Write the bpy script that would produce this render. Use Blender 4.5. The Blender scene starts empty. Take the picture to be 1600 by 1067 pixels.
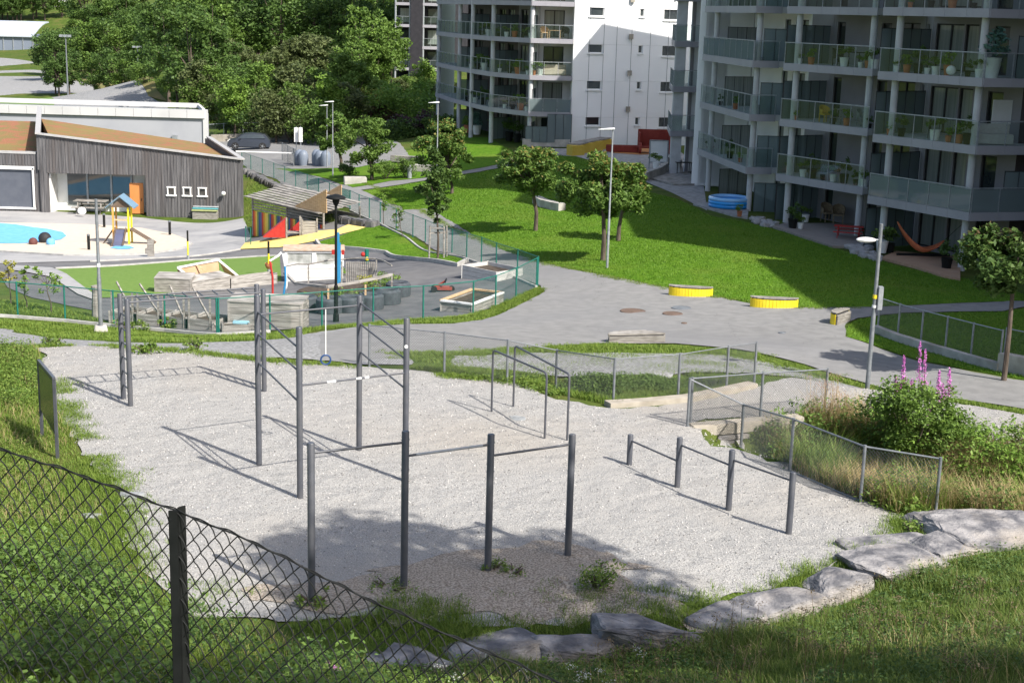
import bpy, bmesh, math, random
import numpy as np
from mathutils import Vector, Matrix
from mathutils.geometry import delaunay_2d_cdt
random.seed(7); RG=np.random.default_rng(11)
scene=bpy.context.scene
COL=scene.collection
R=math.radians
# ---------------------------------------------------------------- camera
F=2222.; PITCH=math.atan(513/2222.); ROLL=R(1.6); CH=10.0
cp_,sp_=math.cos(PITCH),math.sin(PITCH)
fwd=np.array([0,cp_,-sp_]); _r=np.array([1.,0,0]); _u=np.array([0,sp_,cp_])
cup=math.cos(ROLL)*_u-math.sin(ROLL)*_r; crt=math.cos(ROLL)*_r+math.sin(ROLL)*_u
cd=bpy.data.cameras.new('camera'); cam=bpy.data.objects.new('camera',cd); COL.objects.link(cam)
cd.sensor_width=36; cd.lens=F/1600*36; cd.clip_start=.1; cd.clip_end=3000
M3=Matrix([list(v) for v in (crt,cup,-fwd)]).transposed()
cam.matrix_world=Matrix.Translation((0,0,CH))@M3.to_4x4()
scene.camera=cam
# ---------------------------------------------------------------- light
SUN_EL=R(44.5); SUN_AZ=R(-44)          # math angle of the direction towards the sun
sv=Vector((math.cos(SUN_AZ)*math.cos(SUN_EL),math.sin(SUN_AZ)*math.cos(SUN_EL),math.sin(SUN_EL)))
ld=bpy.data.lights.new('sun','SUN'); ld.energy=4.95; ld.angle=R(.53); ld.color=(1,.95,.875)
lo=bpy.data.objects.new('sun',ld); COL.objects.link(lo); lo.rotation_euler=sv.to_track_quat('Z','Y').to_euler()
w=bpy.data.worlds.new('World'); scene.world=w; w.use_nodes=True
nt=w.node_tree; sky=nt.nodes.new('ShaderNodeTexSky'); sky.sky_type='NISHITA'; sky.sun_disc=False
sky.sun_elevation=SUN_EL; sky.sun_rotation=math.pi/2-SUN_AZ; sky.dust_density=2.5; sky.ozone_density=.6
bg=nt.nodes['Background']; bg.inputs[1].default_value=.125; nt.links.new(sky.outputs[0],bg.inputs[0])
scene.view_settings.view_transform='Standard'; scene.view_settings.look='None'
scene.view_settings.exposure=.66; scene.view_settings.gamma=1
# ---------------------------------------------------------------- helpers
def ray(px,py): return fwd+crt*((px-800)/F)-cup*((py-533.5)/F)
def pz(px,py,z):
    d=ray(px,py); return np.array([0,0,CH])+d*((z-CH)/d[2])
def pd(px,py,y):
    d=ray(px,py); return np.array([0,0,CH])+d*(y/d[1])
CTRL=[ # photo x, photo y, drop below the camera
(193,624,8.8),(405,728,8.8),(469,780,8.8),(487,940,8.8),(631,918,8.8),(887,870,8.8),(1232,835,8.8),(984,728,8.8),(560,705,8.8),(413,612,8.8),
(768,645,8.8),(886,690,8.8),(75,545,8.9),(300,552,8.95),(520,570,9.0),(700,586,9.0),(870,618,9.0),(958,634,9.0),(1178,605,9.1),(1075,668,8.95),(1158,712,8.9),(1240,745,8.9),(1345,790,8.85),(1400,815,8.85),
(1250,905,8.8),(1000,955,8.8),(700,975,8.8),(300,950,8.8),(190,760,8.8),(90,715,8.8),(-100,700,8.8),
(0,523,10.0),(-150,520,10.1),(100,528,9.9),(300,532,9.8),(480,530,9.8),(600,520,9.9),
(28,495,10.7),(178,509,10.7),(339,523,10.5),(503,511,10.5),(661,500,10.5),(739,492,10.6),(839,448,10.8),
(1000,537,9.8),(1100,463,10.4),(1210,483,10.2),(1320,500,10.0),(900,560,9.3),(1320,605,9.3),(1160,545,9.7),
(1355,607,9.5),(1560,590,9.6),(1500,690,9.3),(1290,645,9.2),(1700,680,9.3),(1700,560,9.8),(1450,550,9.9),(1600,475,10.2),
(950,420,10.5),(1300,440,10.5),(1511,432,10.85),(1222,359,10.75),(1168,343,10.7),(1095,302,10.6),(1700,480,10.8),
(840,360,11.0),(750,300,11.2),(860,218,10.6),(1040,228,10.6),(960,240,10.6),(700,205,11.0),(600,290,12.0),(517,275,12.4),(480,300,12.3),(547,328,12.1),(645,371,11.8),(729,403,11.3),
(390,242,13.0),(470,262,12.8),(390,228,13.5),(480,222,13.5),(600,225,12.8),(620,400,12.3),(560,352,13.2),
(60,333,14.5),(210,333,14.5),(380,341,14.4),(-100,335,14.5),(137,393,13.9),(250,393,13.9),(-60,393,13.9),(400,372,13.7),(440,400,13.0),(280,415,12.8),(60,425,12.3),(530,450,11.6),(300,470,11.6),(150,470,11.3),(700,440,11.2),
(30,466,11.0),(10,480,10.75),
(600,1067,8.6),(900,1025,9.15),(900,1067,8.9),(650,1030,8.95),(1250,935,8.95),(1300,1067,7.9),(1600,1067,7.0),(1600,900,8.3),(1450,870,8.75),(1600,840,8.8),
(50,1067,7.3),(50,900,8.3),(20,790,8.7),(250,1067,8.0),(450,1010,8.7),(1400,760,9.3),(1600,760,9.4),(1250,715,9.0)]
WCT=[(0,0,8.1),(-3,4.5,6.9),(0,4.4,6.6),(2.5,4.0,6.3),(8,3,6),(-9,4,7.2),(-15,10,5.2),(15,6,5.5),(14,14,3.6),(25,20,3),(-25,20,2.5),(0,-20,9),(-30,-20,9),(30,-20,8),(-4,9,3.8),(-8,14,2.6),(-1,9.5,3.2),(4,9.5,3.1),(8,13,2.9),
(-28,139,-3.6),(-20,150,-3.2),(-50,125,-5.5),(-80,160,-7.5),(-32,266,-8),(-84,266,-8.5),(-120,404,-10.5),(-82,330,-8.5),(-60,215,-8.0),(-105,230,-8.3),(-65,300,-8.9),(-110,330,-9.4),(-160,350,-10),(-150,440,-10.8),(-105,440,-10.3),(-200,600,-12.5),(-150,500,-12.5),(-215,560,-12.5),(-120,460,-12),(-60,400,2),(-300,400,-12),
(-30,185,-1),(0,180,1),(-15,165,-1.5),(-45,250,5),(0,300,22),(60,300,25),(-60,330,6),(60,170,3),(0,500,45),(-100,560,22),(-221,700,7.5),(-150,720,12),(-300,780,10),(120,500,45),(-400,800,10),(200,800,60),(30,125,-.6),(50,80,-.9),(40,45,-.5),(30,30,.6)]
def build_tps():
    P=[];Z=[]
    for px,py,h in CTRL:
        q=pz(px,py,CH-h); P.append(q[:2]); Z.append(CH-h)
    for x,y,z in WCT: P.append((x,y)); Z.append(z)
    P=np.array(P,float); Z=np.array(Z,float)
    # compress far distances so the radial basis stays balanced
    d=np.linalg.norm(P[:,None]-P[None],axis=2); A=np.sqrt(d*d+1.0)
    n=len(P); K=np.zeros((n+1,n+1)); K[:n,:n]=A-np.eye(n)*.02; K[:n,n]=1; K[n,:n]=1
    s=np.linalg.solve(K,np.append(Z,0)); return P,s[:n],s[n]
TP,TW,TC=build_tps()
CARVE=[]
def raw(xy):
    xy=np.atleast_2d(np.asarray(xy,float)); out=np.empty(len(xy))
    for i in range(0,len(xy),20000):
        b=xy[i:i+20000]; d2=((b[:,None]-TP[None])**2).sum(2); out[i:i+20000]=np.sqrt(d2+1.0)@TW+TC
    return out
def segd(p,a,b):
    ab=b-a; t=np.clip(((p-a)@ab)/(ab@ab),0,1); return np.linalg.norm(p-(a+t[:,None]*ab),axis=1)
def zt(xy):
    xy=np.atleast_2d(np.asarray(xy,float)); z=raw(xy)
    for pts,wd,dp in CARVE:
        d=np.full(len(xy),1e9)
        for a,b in zip(pts[:-1],pts[1:]): d=np.minimum(d,segd(xy,a,b))
        z=z-dp*np.clip(1.45-d/wd*1.45,0,1)**1.0
    return z
def TZ(x,y): return float(zt([[x,y]])[0])
def P(px,py,up=0.):
    """where the sight line of a photo point meets the terrain"""
    d=ray(px,py); ts=np.geomspace(6,900,260)/d[1]
    pts=np.array([0,0,CH])+ts[:,None]*d; h=pts[:,2]-zt(pts[:,:2])-up
    i=int(np.argmax(h<0)); 
    if h[i]>=0: i=len(ts)-1
    a,b=ts[max(i-1,0)],ts[i]
    for _ in range(18):
        m=(a+b)/2; q=np.array([0,0,CH])+m*d
        if q[2]-TZ(q[0],q[1])-up<0: b=m
        else: a=m
    q=np.array([0,0,CH])+a*d; return Vector((q[0],q[1],TZ(q[0],q[1])))
def P2(px,py): q=P(px,py); return np.array([q.x,q.y])
_c1=[P2(900,603),P2(985,606),P2(1085,594)]; _c2=[P2(1268,700),P2(1310,700),P2(1390,735),P2(1480,765),P2(1580,775),P2(1760,780)]
_c3=[P2(1172,684),P2(1225,695),P2(1275,706)]
CARVE=[(_c1,.95,.7),(_c3,1.0,1.1),(_c2,1.7,1.2)]

def nodes(m):
    m.use_nodes=True; nt=m.node_tree; return nt,nt.nodes,nt.links,nt.nodes['Principled BSDF']
MATS={}
WIRE=0
def mat(name,c,c2=None,rough=.8,metal=0,scale=4,detail=6,bump=0,bscale=None,spec=.4,isl=False,coord='Object',stretch=None,b2=None,c3=None,s3=.2,lo=.35,hi=.65,trans=0):
    """principled material whose colour wanders between c and c2 by noise (and towards c3 by a larger noise)"""
    if name in MATS: return MATS[name]
    m=bpy.data.materials.new(name); nt,N,L,b=nodes(m); MATS[name]=m
    b.inputs['Roughness'].default_value=rough; b.inputs['Metallic'].default_value=metal; b.inputs['Specular IOR Level'].default_value=spec
    b.inputs['Base Color'].default_value=(*c,1)
    tc=N.new('ShaderNodeTexCoord'); src=tc.outputs[coord]
    if stretch:
        mp=N.new('ShaderNodeMapping'); mp.inputs['Scale'].default_value=stretch; L.new(src,mp.inputs[0]); src=mp.outputs[0]
    def noise(s,d=6):
        n=N.new('ShaderNodeTexNoise'); n.inputs['Scale'].default_value=s; n.inputs['Detail'].default_value=d; L.new(src,n.inputs['Vector']); return n
    if c2 is not None:
        mx=N.new('ShaderNodeMix'); mx.data_type='RGBA'; mx.inputs[6].default_value=(*c,1); mx.inputs[7].default_value=(*c2,1)
        rp=N.new('ShaderNodeMapRange'); rp.inputs[1].default_value=lo; rp.inputs[2].default_value=hi
        if isl:
            g=N.new('ShaderNodeNewGeometry'); rp.inputs[1].default_value=0; rp.inputs[2].default_value=1; L.new(g.outputs['Random Per Island'],rp.inputs[0])
        else: L.new(noise(scale,detail).outputs[0],rp.inputs[0])
        L.new(rp.outputs[0],mx.inputs[0]); outc=mx.outputs[2]
        if c3 is not None:
            m2=N.new('ShaderNodeMix'); m2.data_type='RGBA'; L.new(outc,m2.inputs[6]); m2.inputs[7].default_value=(*c3,1)
            r2=N.new('ShaderNodeMapRange'); r2.inputs[1].default_value=.48; r2.inputs[2].default_value=.68; r2.inputs[4].default_value=.8
            L.new(noise(s3,4).outputs[0],r2.inputs[0]); L.new(r2.outputs[0],m2.inputs[0]); outc=m2.outputs[2]
        L.new(outc,b.inputs['Base Color'])
    if bump:
        bp=N.new('ShaderNodeBump'); bp.inputs['Strength'].default_value=min(1,bump); bp.inputs['Distance'].default_value=.02*max(1,bump)
        L.new(noise(bscale or scale*3,4).outputs[0],bp.inputs['Height']); L.new(bp.outputs[0],b.inputs['Normal'])
    if b2:
        bq=N.new('ShaderNodeBump'); bq.inputs['Strength'].default_value=1; bq.inputs['Distance'].default_value=b2[1]; L.new(noise(b2[0],3).outputs[0],bq.inputs['Height'])
        if bump: L.new(bq.outputs[0],bp.inputs['Normal'])
        else: L.new(bq.outputs[0],b.inputs['Normal'])
    if trans:
        t=N.new('ShaderNodeBsdfTranslucent'); ms=N.new('ShaderNodeMixShader'); ms.inputs[0].default_value=trans
        if c2 is not None: L.new(outc,t.inputs[0])
        else: t.inputs[0].default_value=(*c,1)
        L.new(b.outputs[0],ms.inputs[1]); L.new(t.outputs[0],ms.inputs[2]); L.new(ms.outputs[0],N['Material Output'].inputs[0])
    return m
def glassmat(name,tint,opaque,diff,refl=.12):
    if name in MATS: return MATS[name]
    m=bpy.data.materials.new(name); nt,N,L,b=nodes(m); MATS[name]=m; N.remove(b)
    t=N.new('ShaderNodeBsdfTransparent'); t.inputs[0].default_value=(*tint,1)
    d=N.new('ShaderNodeBsdfDiffuse'); d.inputs[0].default_value=(*diff,1)
    g=N.new('ShaderNodeBsdfGlossy'); g.inputs[1].default_value=.03
    a=N.new('ShaderNodeMixShader'); a.inputs[0].default_value=opaque; L.new(t.outputs[0],a.inputs[1]); L.new(d.outputs[0],a.inputs[2])
    e=N.new('ShaderNodeMixShader'); e.inputs[0].default_value=refl; L.new(a.outputs[0],e.inputs[1]); L.new(g.outputs[0],e.inputs[2])
    L.new(e.outputs[0],N['Material Output'].inputs[0]); return m

def tag(o,label=None,cat=None,group=None,kind=None):
    if label: o['label']=label
    if cat: o['category']=cat
    if group: o['group']=group
    if kind: o['kind']=kind
    return o
def thing(name,loc,label,cat,group=None,rz=0):
    o=bpy.data.objects.new(name,None); COL.objects.link(o); o.location=loc; o.rotation_euler=(0,0,rz); o.empty_display_size=.2
    return tag(o,label,cat,group)
def npmesh(name,V,Fs,m,parent=None,world=None,smooth=False,mi=None):
    V=np.asarray(V,np.float32)
    if world is not None: V=V-np.array(world,np.float32)
    me=bpy.data.meshes.new(name); Fs=np.asarray(Fs,np.int32); k=Fs.shape[1]
    me.vertices.add(len(V)); me.vertices.foreach_set('co',V.ravel())
    me.loops.add(Fs.size); me.loops.foreach_set('vertex_index',Fs.ravel())
    me.polygons.add(len(Fs)); me.polygons.foreach_set('loop_start',np.arange(0,Fs.size,k,dtype=np.int32))
    if smooth: me.polygons.foreach_set('use_smooth',np.ones(len(Fs),bool))
    for x in (m if isinstance(m,(list,tuple)) else [m]): me.materials.append(x)
    if mi is not None: me.polygons.foreach_set('material_index',np.asarray(mi,np.int32))
    me.update(calc_edges=True); me.validate()
    o=bpy.data.objects.new(name,me); COL.objects.link(o)
    if parent: o.parent=parent
    elif world is not None: o.location=world
    return o
class MB:
    def __init__(s): s.v=[];s.f=[];s.mi=[];s.c=0
    def add(s,vs,fs):
        n=len(s.v); s.v+= [Vector(v) for v in vs]; s.f+=[[i+n for i in f] for f in fs]; s.mi+=[s.c]*len(fs); return s
    def box(s,c,d,rz=0,M=None,taper=1):
        x,y,z=[k/2 for k in d]; vs=[]
        for k,tz in ((-z,1),(z,taper)):
            for a,b in ((-x,-y),(x,-y),(x,y),(-x,y)): vs.append(Vector((a*tz,b*tz,k)))
        Mx=Matrix.Rotation(rz,4,'Z') if M is None else M
        vs=[(Mx@v)+Vector(c) for v in vs]
        return s.add(vs,[(3,2,1,0),(4,5,6,7),(0,1,5,4),(1,2,6,5),(2,3,7,6),(3,0,4,7)])
    def bar(s,a,b,wd,ht,up=(0,0,1)):
        a=Vector(a);b=Vector(b);d=(b-a);l=d.length
        if l<1e-6: return s
        d.normalize(); u=Vector(up); r=d.cross(u)
        if r.length<1e-4: r=d.cross(Vector((0,1,0)))
        r.normalize(); u=r.cross(d)
        vs=[]
        for p in (a,b):
            for x,y in ((-1,-1),(1,-1),(1,1),(-1,1)): vs.append(p+r*(x*wd/2)+u*(y*ht/2))
        return s.add(vs,[(3,2,1,0),(4,5,6,7),(0,1,5,4),(1,2,6,5),(2,3,7,6),(3,0,4,7)])
    def tube(s,pts,r,seg=10,cap=True):
        pts=[Vector(p) for p in pts]; n=len(pts); rs=r if isinstance(r,(list,tuple)) else [r]*n; base=len(s.v)
        pr=None
        for i,p in enumerate(pts):
            t=(pts[min(i+1,n-1)]-pts[max(i-1,0)]).normalized()
            if pr is None:
                pr=t.cross(Vector((0,0,1))); 
                if pr.length<.1: pr=t.cross(Vector((0,1,0)))
            pr=(pr-t*pr.dot(t)).normalized(); q=t.cross(pr)
            for k in range(seg):
                a=2*math.pi*k/seg; s.v.append(p+(pr*math.cos(a)+q*math.sin(a))*rs[i])
        for i in range(n-1):
            for k in range(seg):
                a=base+i*seg+k; b=base+i*seg+(k+1)%seg; s.f.append([a,b,b+seg,a+seg]); s.mi.append(s.c)
        if cap:
            s.f.append([base+k for k in range(seg)][::-1]); s.mi.append(s.c)
            s.f.append([base+(n-1)*seg+k for k in range(seg)]); s.mi.append(s.c)
        return s
    def lathe(s,prof,c=(0,0,0),seg=24,sx=1,sy=1):
        base=len(s.v); n=len(prof)
        for r,z in prof:
            for k in range(seg):
                a=2*math.pi*k/seg; s.v.append(Vector((c[0]+r*sx*math.cos(a),c[1]+r*sy*math.sin(a),c[2]+z)))
        for i in range(n-1):
            for k in range(seg):
                a=base+i*seg+k; b=base+i*seg+(k+1)%seg; s.f.append([a,b,b+seg,a+seg]); s.mi.append(s.c)
        s.f.append([base+k for k in range(seg)][::-1]); s.mi.append(s.c)
        s.f.append([base+(n-1)*seg+k for k in range(seg)]); s.mi.append(s.c)
        return s
    def prism(s,poly,z0,z1):
        n=len(poly); z0s=z0 if hasattr(z0,'__len__') else [z0]*n; z1s=z1 if hasattr(z1,'__len__') else [z1]*n
        vs=[(p[0],p[1],z0s[i]) for i,p in enumerate(poly)]+[(p[0],p[1],z1s[i]) for i,p in enumerate(poly)]
        ar=sum(poly[i][0]*poly[(i+1)%n][1]-poly[(i+1)%n][0]*poly[i][1] for i in range(n))
        fs=[list(range(n))[::-1],list(range(n,2*n))]+[(i,(i+1)%n,(i+1)%n+n,i+n) for i in range(n)]
        if ar<0: fs=[f[::-1] for f in fs]
        return s.add(vs,fs)
    def plate(s,pts,th,nrm=None):
        """flat polygon given thickness"""
        pts=[Vector(p) for p in pts]; n=len(pts)
        N=(pts[1]-pts[0]).cross(pts[2]-pts[0]).normalized() if nrm is None else Vector(nrm)
        vs=pts+[p+N*th for p in pts]
        return s.add(vs,[list(range(n))[::-1],list(range(n,2*n))]+[(i,(i+1)%n,(i+1)%n+n,i+n) for i in range(n)])
    def sphere(s,c,r,seg=16,rings=10,sz=1):
        prof=[(max(r*math.sin(math.pi*i/rings),1e-4),-r*sz*math.cos(math.pi*i/rings)) for i in range(rings+1)]
        return s.lathe(prof,c,seg)
    def build(s,name,m,parent=None,world=None,smooth=False,bevel=0,auto=None):
        me=bpy.data.meshes.new(name); off=Vector(world) if world is not None else Vector((0,0,0))
        me.from_pydata([v-off for v in s.v],[],s.f)
        for x in (m if isinstance(m,(list,tuple)) else [m]): me.materials.append(x)
        if any(s.mi): me.polygons.foreach_set('material_index',s.mi)
        o=bpy.data.objects.new(name,me); COL.objects.link(o)
        if bevel:
            bm=bmesh.new(); bm.from_mesh(me); es=[e for e in bm.edges if len(e.link_faces)==2 and e.calc_face_angle(0)>.6]
            bmesh.ops.bevel(bm,geom=es,offset=bevel,segments=2,affect='EDGES',clamp_overlap=True); bm.to_mesh(me); bm.free()
        if smooth:
            me.polygons.foreach_set('use_smooth',[True]*len(me.polygons)); me.set_sharp_from_angle(angle=R(auto or 38))
        me.update()
        if parent: o.parent=parent
        elif world is not None: o.location=world
        return o
def dup(o,loc=None,rz=None,label=None,scale=None,parent=None,group=None):
    c=o.copy(); COL.objects.link(c)
    if parent: c.parent=parent
    for ch in o.children: dup(ch,parent=c)
    if loc is not None: c.location=loc
    if rz is not None: c.rotation_euler=(0,0,rz)
    if scale is not None: c.scale=(scale,)*3 if not hasattr(scale,'__len__') else scale
    if label: c['label']=label
    if group: c['group']=group
    return c
# --- vectorised vegetation
def rand_dirs(n): 
    v=RG.normal(size=(n,3)); return v/np.linalg.norm(v,axis=1)[:,None]
def leaf_arrays(C,size,asp=.55,up=.35,droop=0):
    n=len(C); a=rand_dirs(n); a[:,2]*=.6; a[:,2]-=droop; a/=np.linalg.norm(a,axis=1)[:,None]
    nr=rand_dirs(n); nr[:,2]=np.abs(nr[:,2])+up; b=np.cross(nr,a); b/=np.linalg.norm(b,axis=1)[:,None]+1e-9
    s=size*RG.uniform(.65,1.35,n)[:,None]; w=s*asp
    V=np.stack([C-a*s*.5,C+b*w*.5-a*s*.05,C+a*s*.5,C-b*w*.5-a*s*.05],1).reshape(-1,3)
    return V,np.arange(4*n).reshape(-1,4)
def blade_arrays(C,h,wd,bend=.5):
    n=len(C); th=RG.uniform(0,2*math.pi,n); d=np.stack([np.cos(th),np.sin(th),np.zeros(n)],1); s=np.stack([-d[:,1],d[:,0],np.zeros(n)],1)
    hh=(h if hasattr(h,'__len__') else np.full(n,h))*RG.uniform(.5,1.3,n); bn=bend*RG.uniform(.2,1.3,n)*hh
    hh=hh[:,None];bn=bn[:,None]; up=np.array([0,0,1.])
    w=(wd if hasattr(wd,'__len__') else np.full(n,wd))[:,None]
    p0=C; p1=C+up*hh*.55+d*bn*.3; p2=C+up*hh*.92+d*bn
    V=np.stack([p0-s*w/2,p0+s*w/2,p1-s*w*.4,p1+s*w*.4,p2,p2],1)
    V[:,5]=p2+s*w*.08
    V=V.reshape(-1,3); i=np.arange(n)[:,None]*6
    Fq=np.concatenate([i+np.array([[0,1,3,2]]),i+np.array([[2,3,5,4]])],0)
    return V,Fq
def wires(P0,P1,r):
    P0=np.asarray(P0,float);P1=np.asarray(P1,float); n=len(P0); d=P1-P0; d/=np.linalg.norm(d,axis=1)[:,None]+1e-9
    a=np.cross(d,np.array([0.03,.02,1.])); a/=np.linalg.norm(a,axis=1)[:,None]+1e-9; b=np.cross(d,a)
    vs=[]
    for Pn in (P0,P1):
        for k in range(3):
            t=2*math.pi*k/3; vs.append(Pn+(a*math.cos(t)+b*math.sin(t))*r)
    V=np.stack(vs,1).reshape(-1,3); i=np.arange(n)[:,None]*6
    Fq=np.concatenate([i+np.array([[0,1,4,3]]),i+np.array([[1,2,5,4]]),i+np.array([[2,0,3,5]])],0); return V,Fq
def inpoly(xy,poly):
    xy=np.asarray(xy); poly=np.asarray(poly); x,y=xy[:,0],xy[:,1]; c=np.zeros(len(xy),bool); n=len(poly); j=n-1
    for i in range(n):
        xi,yi=poly[i];xj,yj=poly[j]
        m=((yi>y)!=(yj>y)); t=(xj-xi)*(y-yi)/((yj-yi) if yj!=yi else 1e-9)+xi; c^=m&(x<t); j=i
    return c
def vnoise(xy,s,seed=0):
    """cheap smooth value noise 0..1"""
    p=np.asarray(xy)*s; i=np.floor(p).astype(int); f=p-i; f=f*f*(3-2*f)
    def h(a,b): 
        k=(a*374761393+b*668265263+seed*1274126177)&0x7fffffff; k=(k^(k>>13))*1274126177&0x7fffffff; return ((k^(k>>16))&0xffff)/65535.
    a=h(i[:,0],i[:,1]);b=h(i[:,0]+1,i[:,1]);c=h(i[:,0],i[:,1]+1);d=h(i[:,0]+1,i[:,1]+1)
    return (a*(1-f[:,0])+b*f[:,0])*(1-f[:,1])+(c*(1-f[:,0])+d*f[:,0])*f[:,1]
# ---------------------------------------------------------------- materials
M=dict(
 grass=mat('grass_ground',(.050,.085,.014),(.085,.125,.022),scale=.9,bump=1.5,bscale=26,c3=(.12,.12,.035),s3=.23,rough=.95,spec=.1),
 lawn=mat('lawn_grass',(.062,.145,.009),(.102,.198,.016),scale=3.2,detail=12,bump=2.2,bscale=14,c3=(.130,.185,.026),s3=.22,b2=(.9,.05),rough=.95,spec=.08),
 gravel=mat('pale_gravel',(.235,.229,.218),(.42,.41,.392),scale=46,detail=5,bump=1.5,bscale=30,c3=(.33,.305,.27),s3=.17,rough=.95,spec=.15,lo=.40,hi=.62,b2=(1.9,.11)),
 dirt=mat('brown_gravel',(.20,.165,.13),(.42,.37,.31),scale=30,detail=8,bump=1.5,bscale=22,rough=.95,spec=.1,lo=.4,hi=.6),
 gravel2=mat('grey_gravel',(.17,.17,.17),(.34,.34,.335),scale=11,detail=8,bump=1.6,bscale=18,rough=.95,spec=.15,lo=.4,hi=.6,c3=(.26,.26,.265),s3=.3),
 asphalt=mat('old_asphalt',(.200,.198,.194),(.250,.247,.24),scale=2.4,detail=10,bump=.6,bscale=40,c3=(.20,.20,.203),s3=.13,rough=.92,spec=.2),
 asphalt2=mat('dark_asphalt',(.105,.105,.112),(.150,.150,.155),scale=1.5,detail=10,bump=.5,bscale=40,c3=(.18,.175,.17),s3=.15,rough=.92,spec=.2),
 forecourt=mat('pale_asphalt',(.25,.25,.255),(.34,.335,.33),scale=.8,detail=10,rough=.92,c3=(.38,.37,.36),s3=.12),
 paving=mat('patio_paving',(.24,.235,.23),(.36,.35,.34),scale=3,rough=.9,detail=8),
 turf=mat('artificial_turf',(.12,.20,.045),(.15,.235,.06),scale=5,bump=.6,bscale=50,rough=.95,spec=.1,c3=(.13,.215,.05),s3=.3),
 beige=mat('beige_rubber',(.54,.46,.37),(.62,.53,.43),scale=3,rough=.95,spec=.15,c3=(.60,.51,.41),s3=.4),
 blue=mat('blue_rubber',(.13,.37,.60),(.17,.43,.67),scale=3,rough=.95,spec=.15),
 yellowr=mat('yellow_rubber',(.66,.50,.16),(.74,.58,.22),scale=3,rough=.95,spec=.15),
 kerb=mat('kerb_stone',(.33,.325,.31),(.45,.44,.42),scale=3,rough=.9,bump=.5),
 concrete=mat('concrete',(.36,.34,.31),(.52,.50,.46),scale=2.2,detail=10,rough=.9,bump=.6,c3=(.28,.26,.23),s3=.9),
 beamc=mat('sandy_concrete',(.28,.25,.205),(.42,.38,.32),scale=2.2,detail=10,rough=.9,bump=.6,c3=(.36,.32,.26),s3=.9),
 steel=mat('grey_painted_steel',(.060,.064,.076),(.076,.080,.094),scale=6,rough=.42,spec=.5,c3=(.095,.095,.10),s3=2.),
 galv=mat('galvanised_steel',(.27,.29,.31),(.37,.39,.41),scale=8,rough=.5,metal=.35),
 galvd=mat('dark_galvanised_steel',(.16,.175,.19),(.22,.235,.25),scale=8,rough=.5,metal=.3),
 wire=mat('wire_grey',(.12,.13,.135),rough=.5,metal=.3),
 green=mat('green_paint',(.008,.125,.095),(.012,.16,.12),scale=6,rough=.5),
 gwire=mat('wire_green',(.012,.105,.08),rough=.5),
 black=mat('black_coated_steel',(.006,.007,.007),(.012,.013,.013),scale=9,rough=.6,spec=.25),
 wood=mat('grey_wood',(.20,.185,.165),(.36,.34,.31),scale=3,stretch=(1,1,7),rough=.85,bump=.5,c3=(.15,.135,.12),s3=1.2),
 woodh=mat('grey_boards',(.24,.225,.205),(.44,.42,.39),scale=2.5,stretch=(.6,1,9),rough=.85,bump=.5,c3=(.17,.155,.14),s3=1.5),
 freshwood=mat('new_wood',(.50,.33,.18),(.62,.44,.26),scale=3,stretch=(1,1,6),rough=.8),
 plywood=mat('plywood',(.52,.32,.19),(.60,.40,.26),scale=1.5,rough=.8),
 white=mat('white_paint',(.74,.74,.72),(.80,.80,.79),scale=2,rough=.6),
 whitewall=mat('white_panel',(.84,.84,.85),(.88,.88,.89),scale=.4,rough=.6),
 yellow=mat('yellow_paint',(.80,.60,.02),(.86,.68,.04),scale=5,rough=.5),
 red=mat('red_paint',(.36,.022,.02),(.42,.035,.028),scale=4,rough=.5),
 bark=mat('bark',(.065,.05,.038),(.13,.10,.08),scale=6,stretch=(1,1,.3),bump=1.,rough=.95),
 rock=mat('rock',(.095,.095,.105),(.33,.315,.31),scale=2.4,detail=15,bump=1.6,bscale=14,rough=.85,c3=(.30,.26,.21),s3=.8,lo=.36,hi=.64,stretch=(1,1,2.2)),
 rust=mat('rusty_iron',(.11,.075,.055),(.16,.11,.085),scale=9,rough=.8,bump=1),
 fascia=mat('grey_fascia',(.30,.29,.32),(.34,.33,.36),scale=.8,rough=.55),
 column=mat('column_concrete',(.46,.46,.47),(.54,.54,.55),scale=2,rough=.8,bump=.3),
 greywall=mat('grey_facade',(.25,.24,.255),(.29,.28,.295),scale=.8,rough=.7),
 darkwall=mat('dark_facade',(.075,.062,.062),(.10,.085,.085),scale=1,rough=.7),
 blackwall=mat('black_facade',(.018,.017,.022),(.028,.026,.032),scale=2,rough=.7),
 frame=mat('window_frame',(.025,.025,.028),rough=.5),
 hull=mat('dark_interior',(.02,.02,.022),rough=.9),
 cyl=mat('terracotta',(.40,.14,.07),(.46,.18,.09),rough=.8),
)
GL=glassmat('balcony_glass',(.88,.92,.90),.01,(.4,.48,.46),.035)
GF=glassmat('frosted_glass',(.74,.80,.80),.55,(.22,.27,.28),.04)
GP=mat('window_glass',(.025,.032,.036),(.05,.06,.06),scale=.6,rough=.04,spec=1.0)
GC=mat('curtained_glass',(.20,.22,.21),(.30,.32,.30),scale=2.5,stretch=(4,4,.05),rough=.12,spec=.9)
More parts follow.
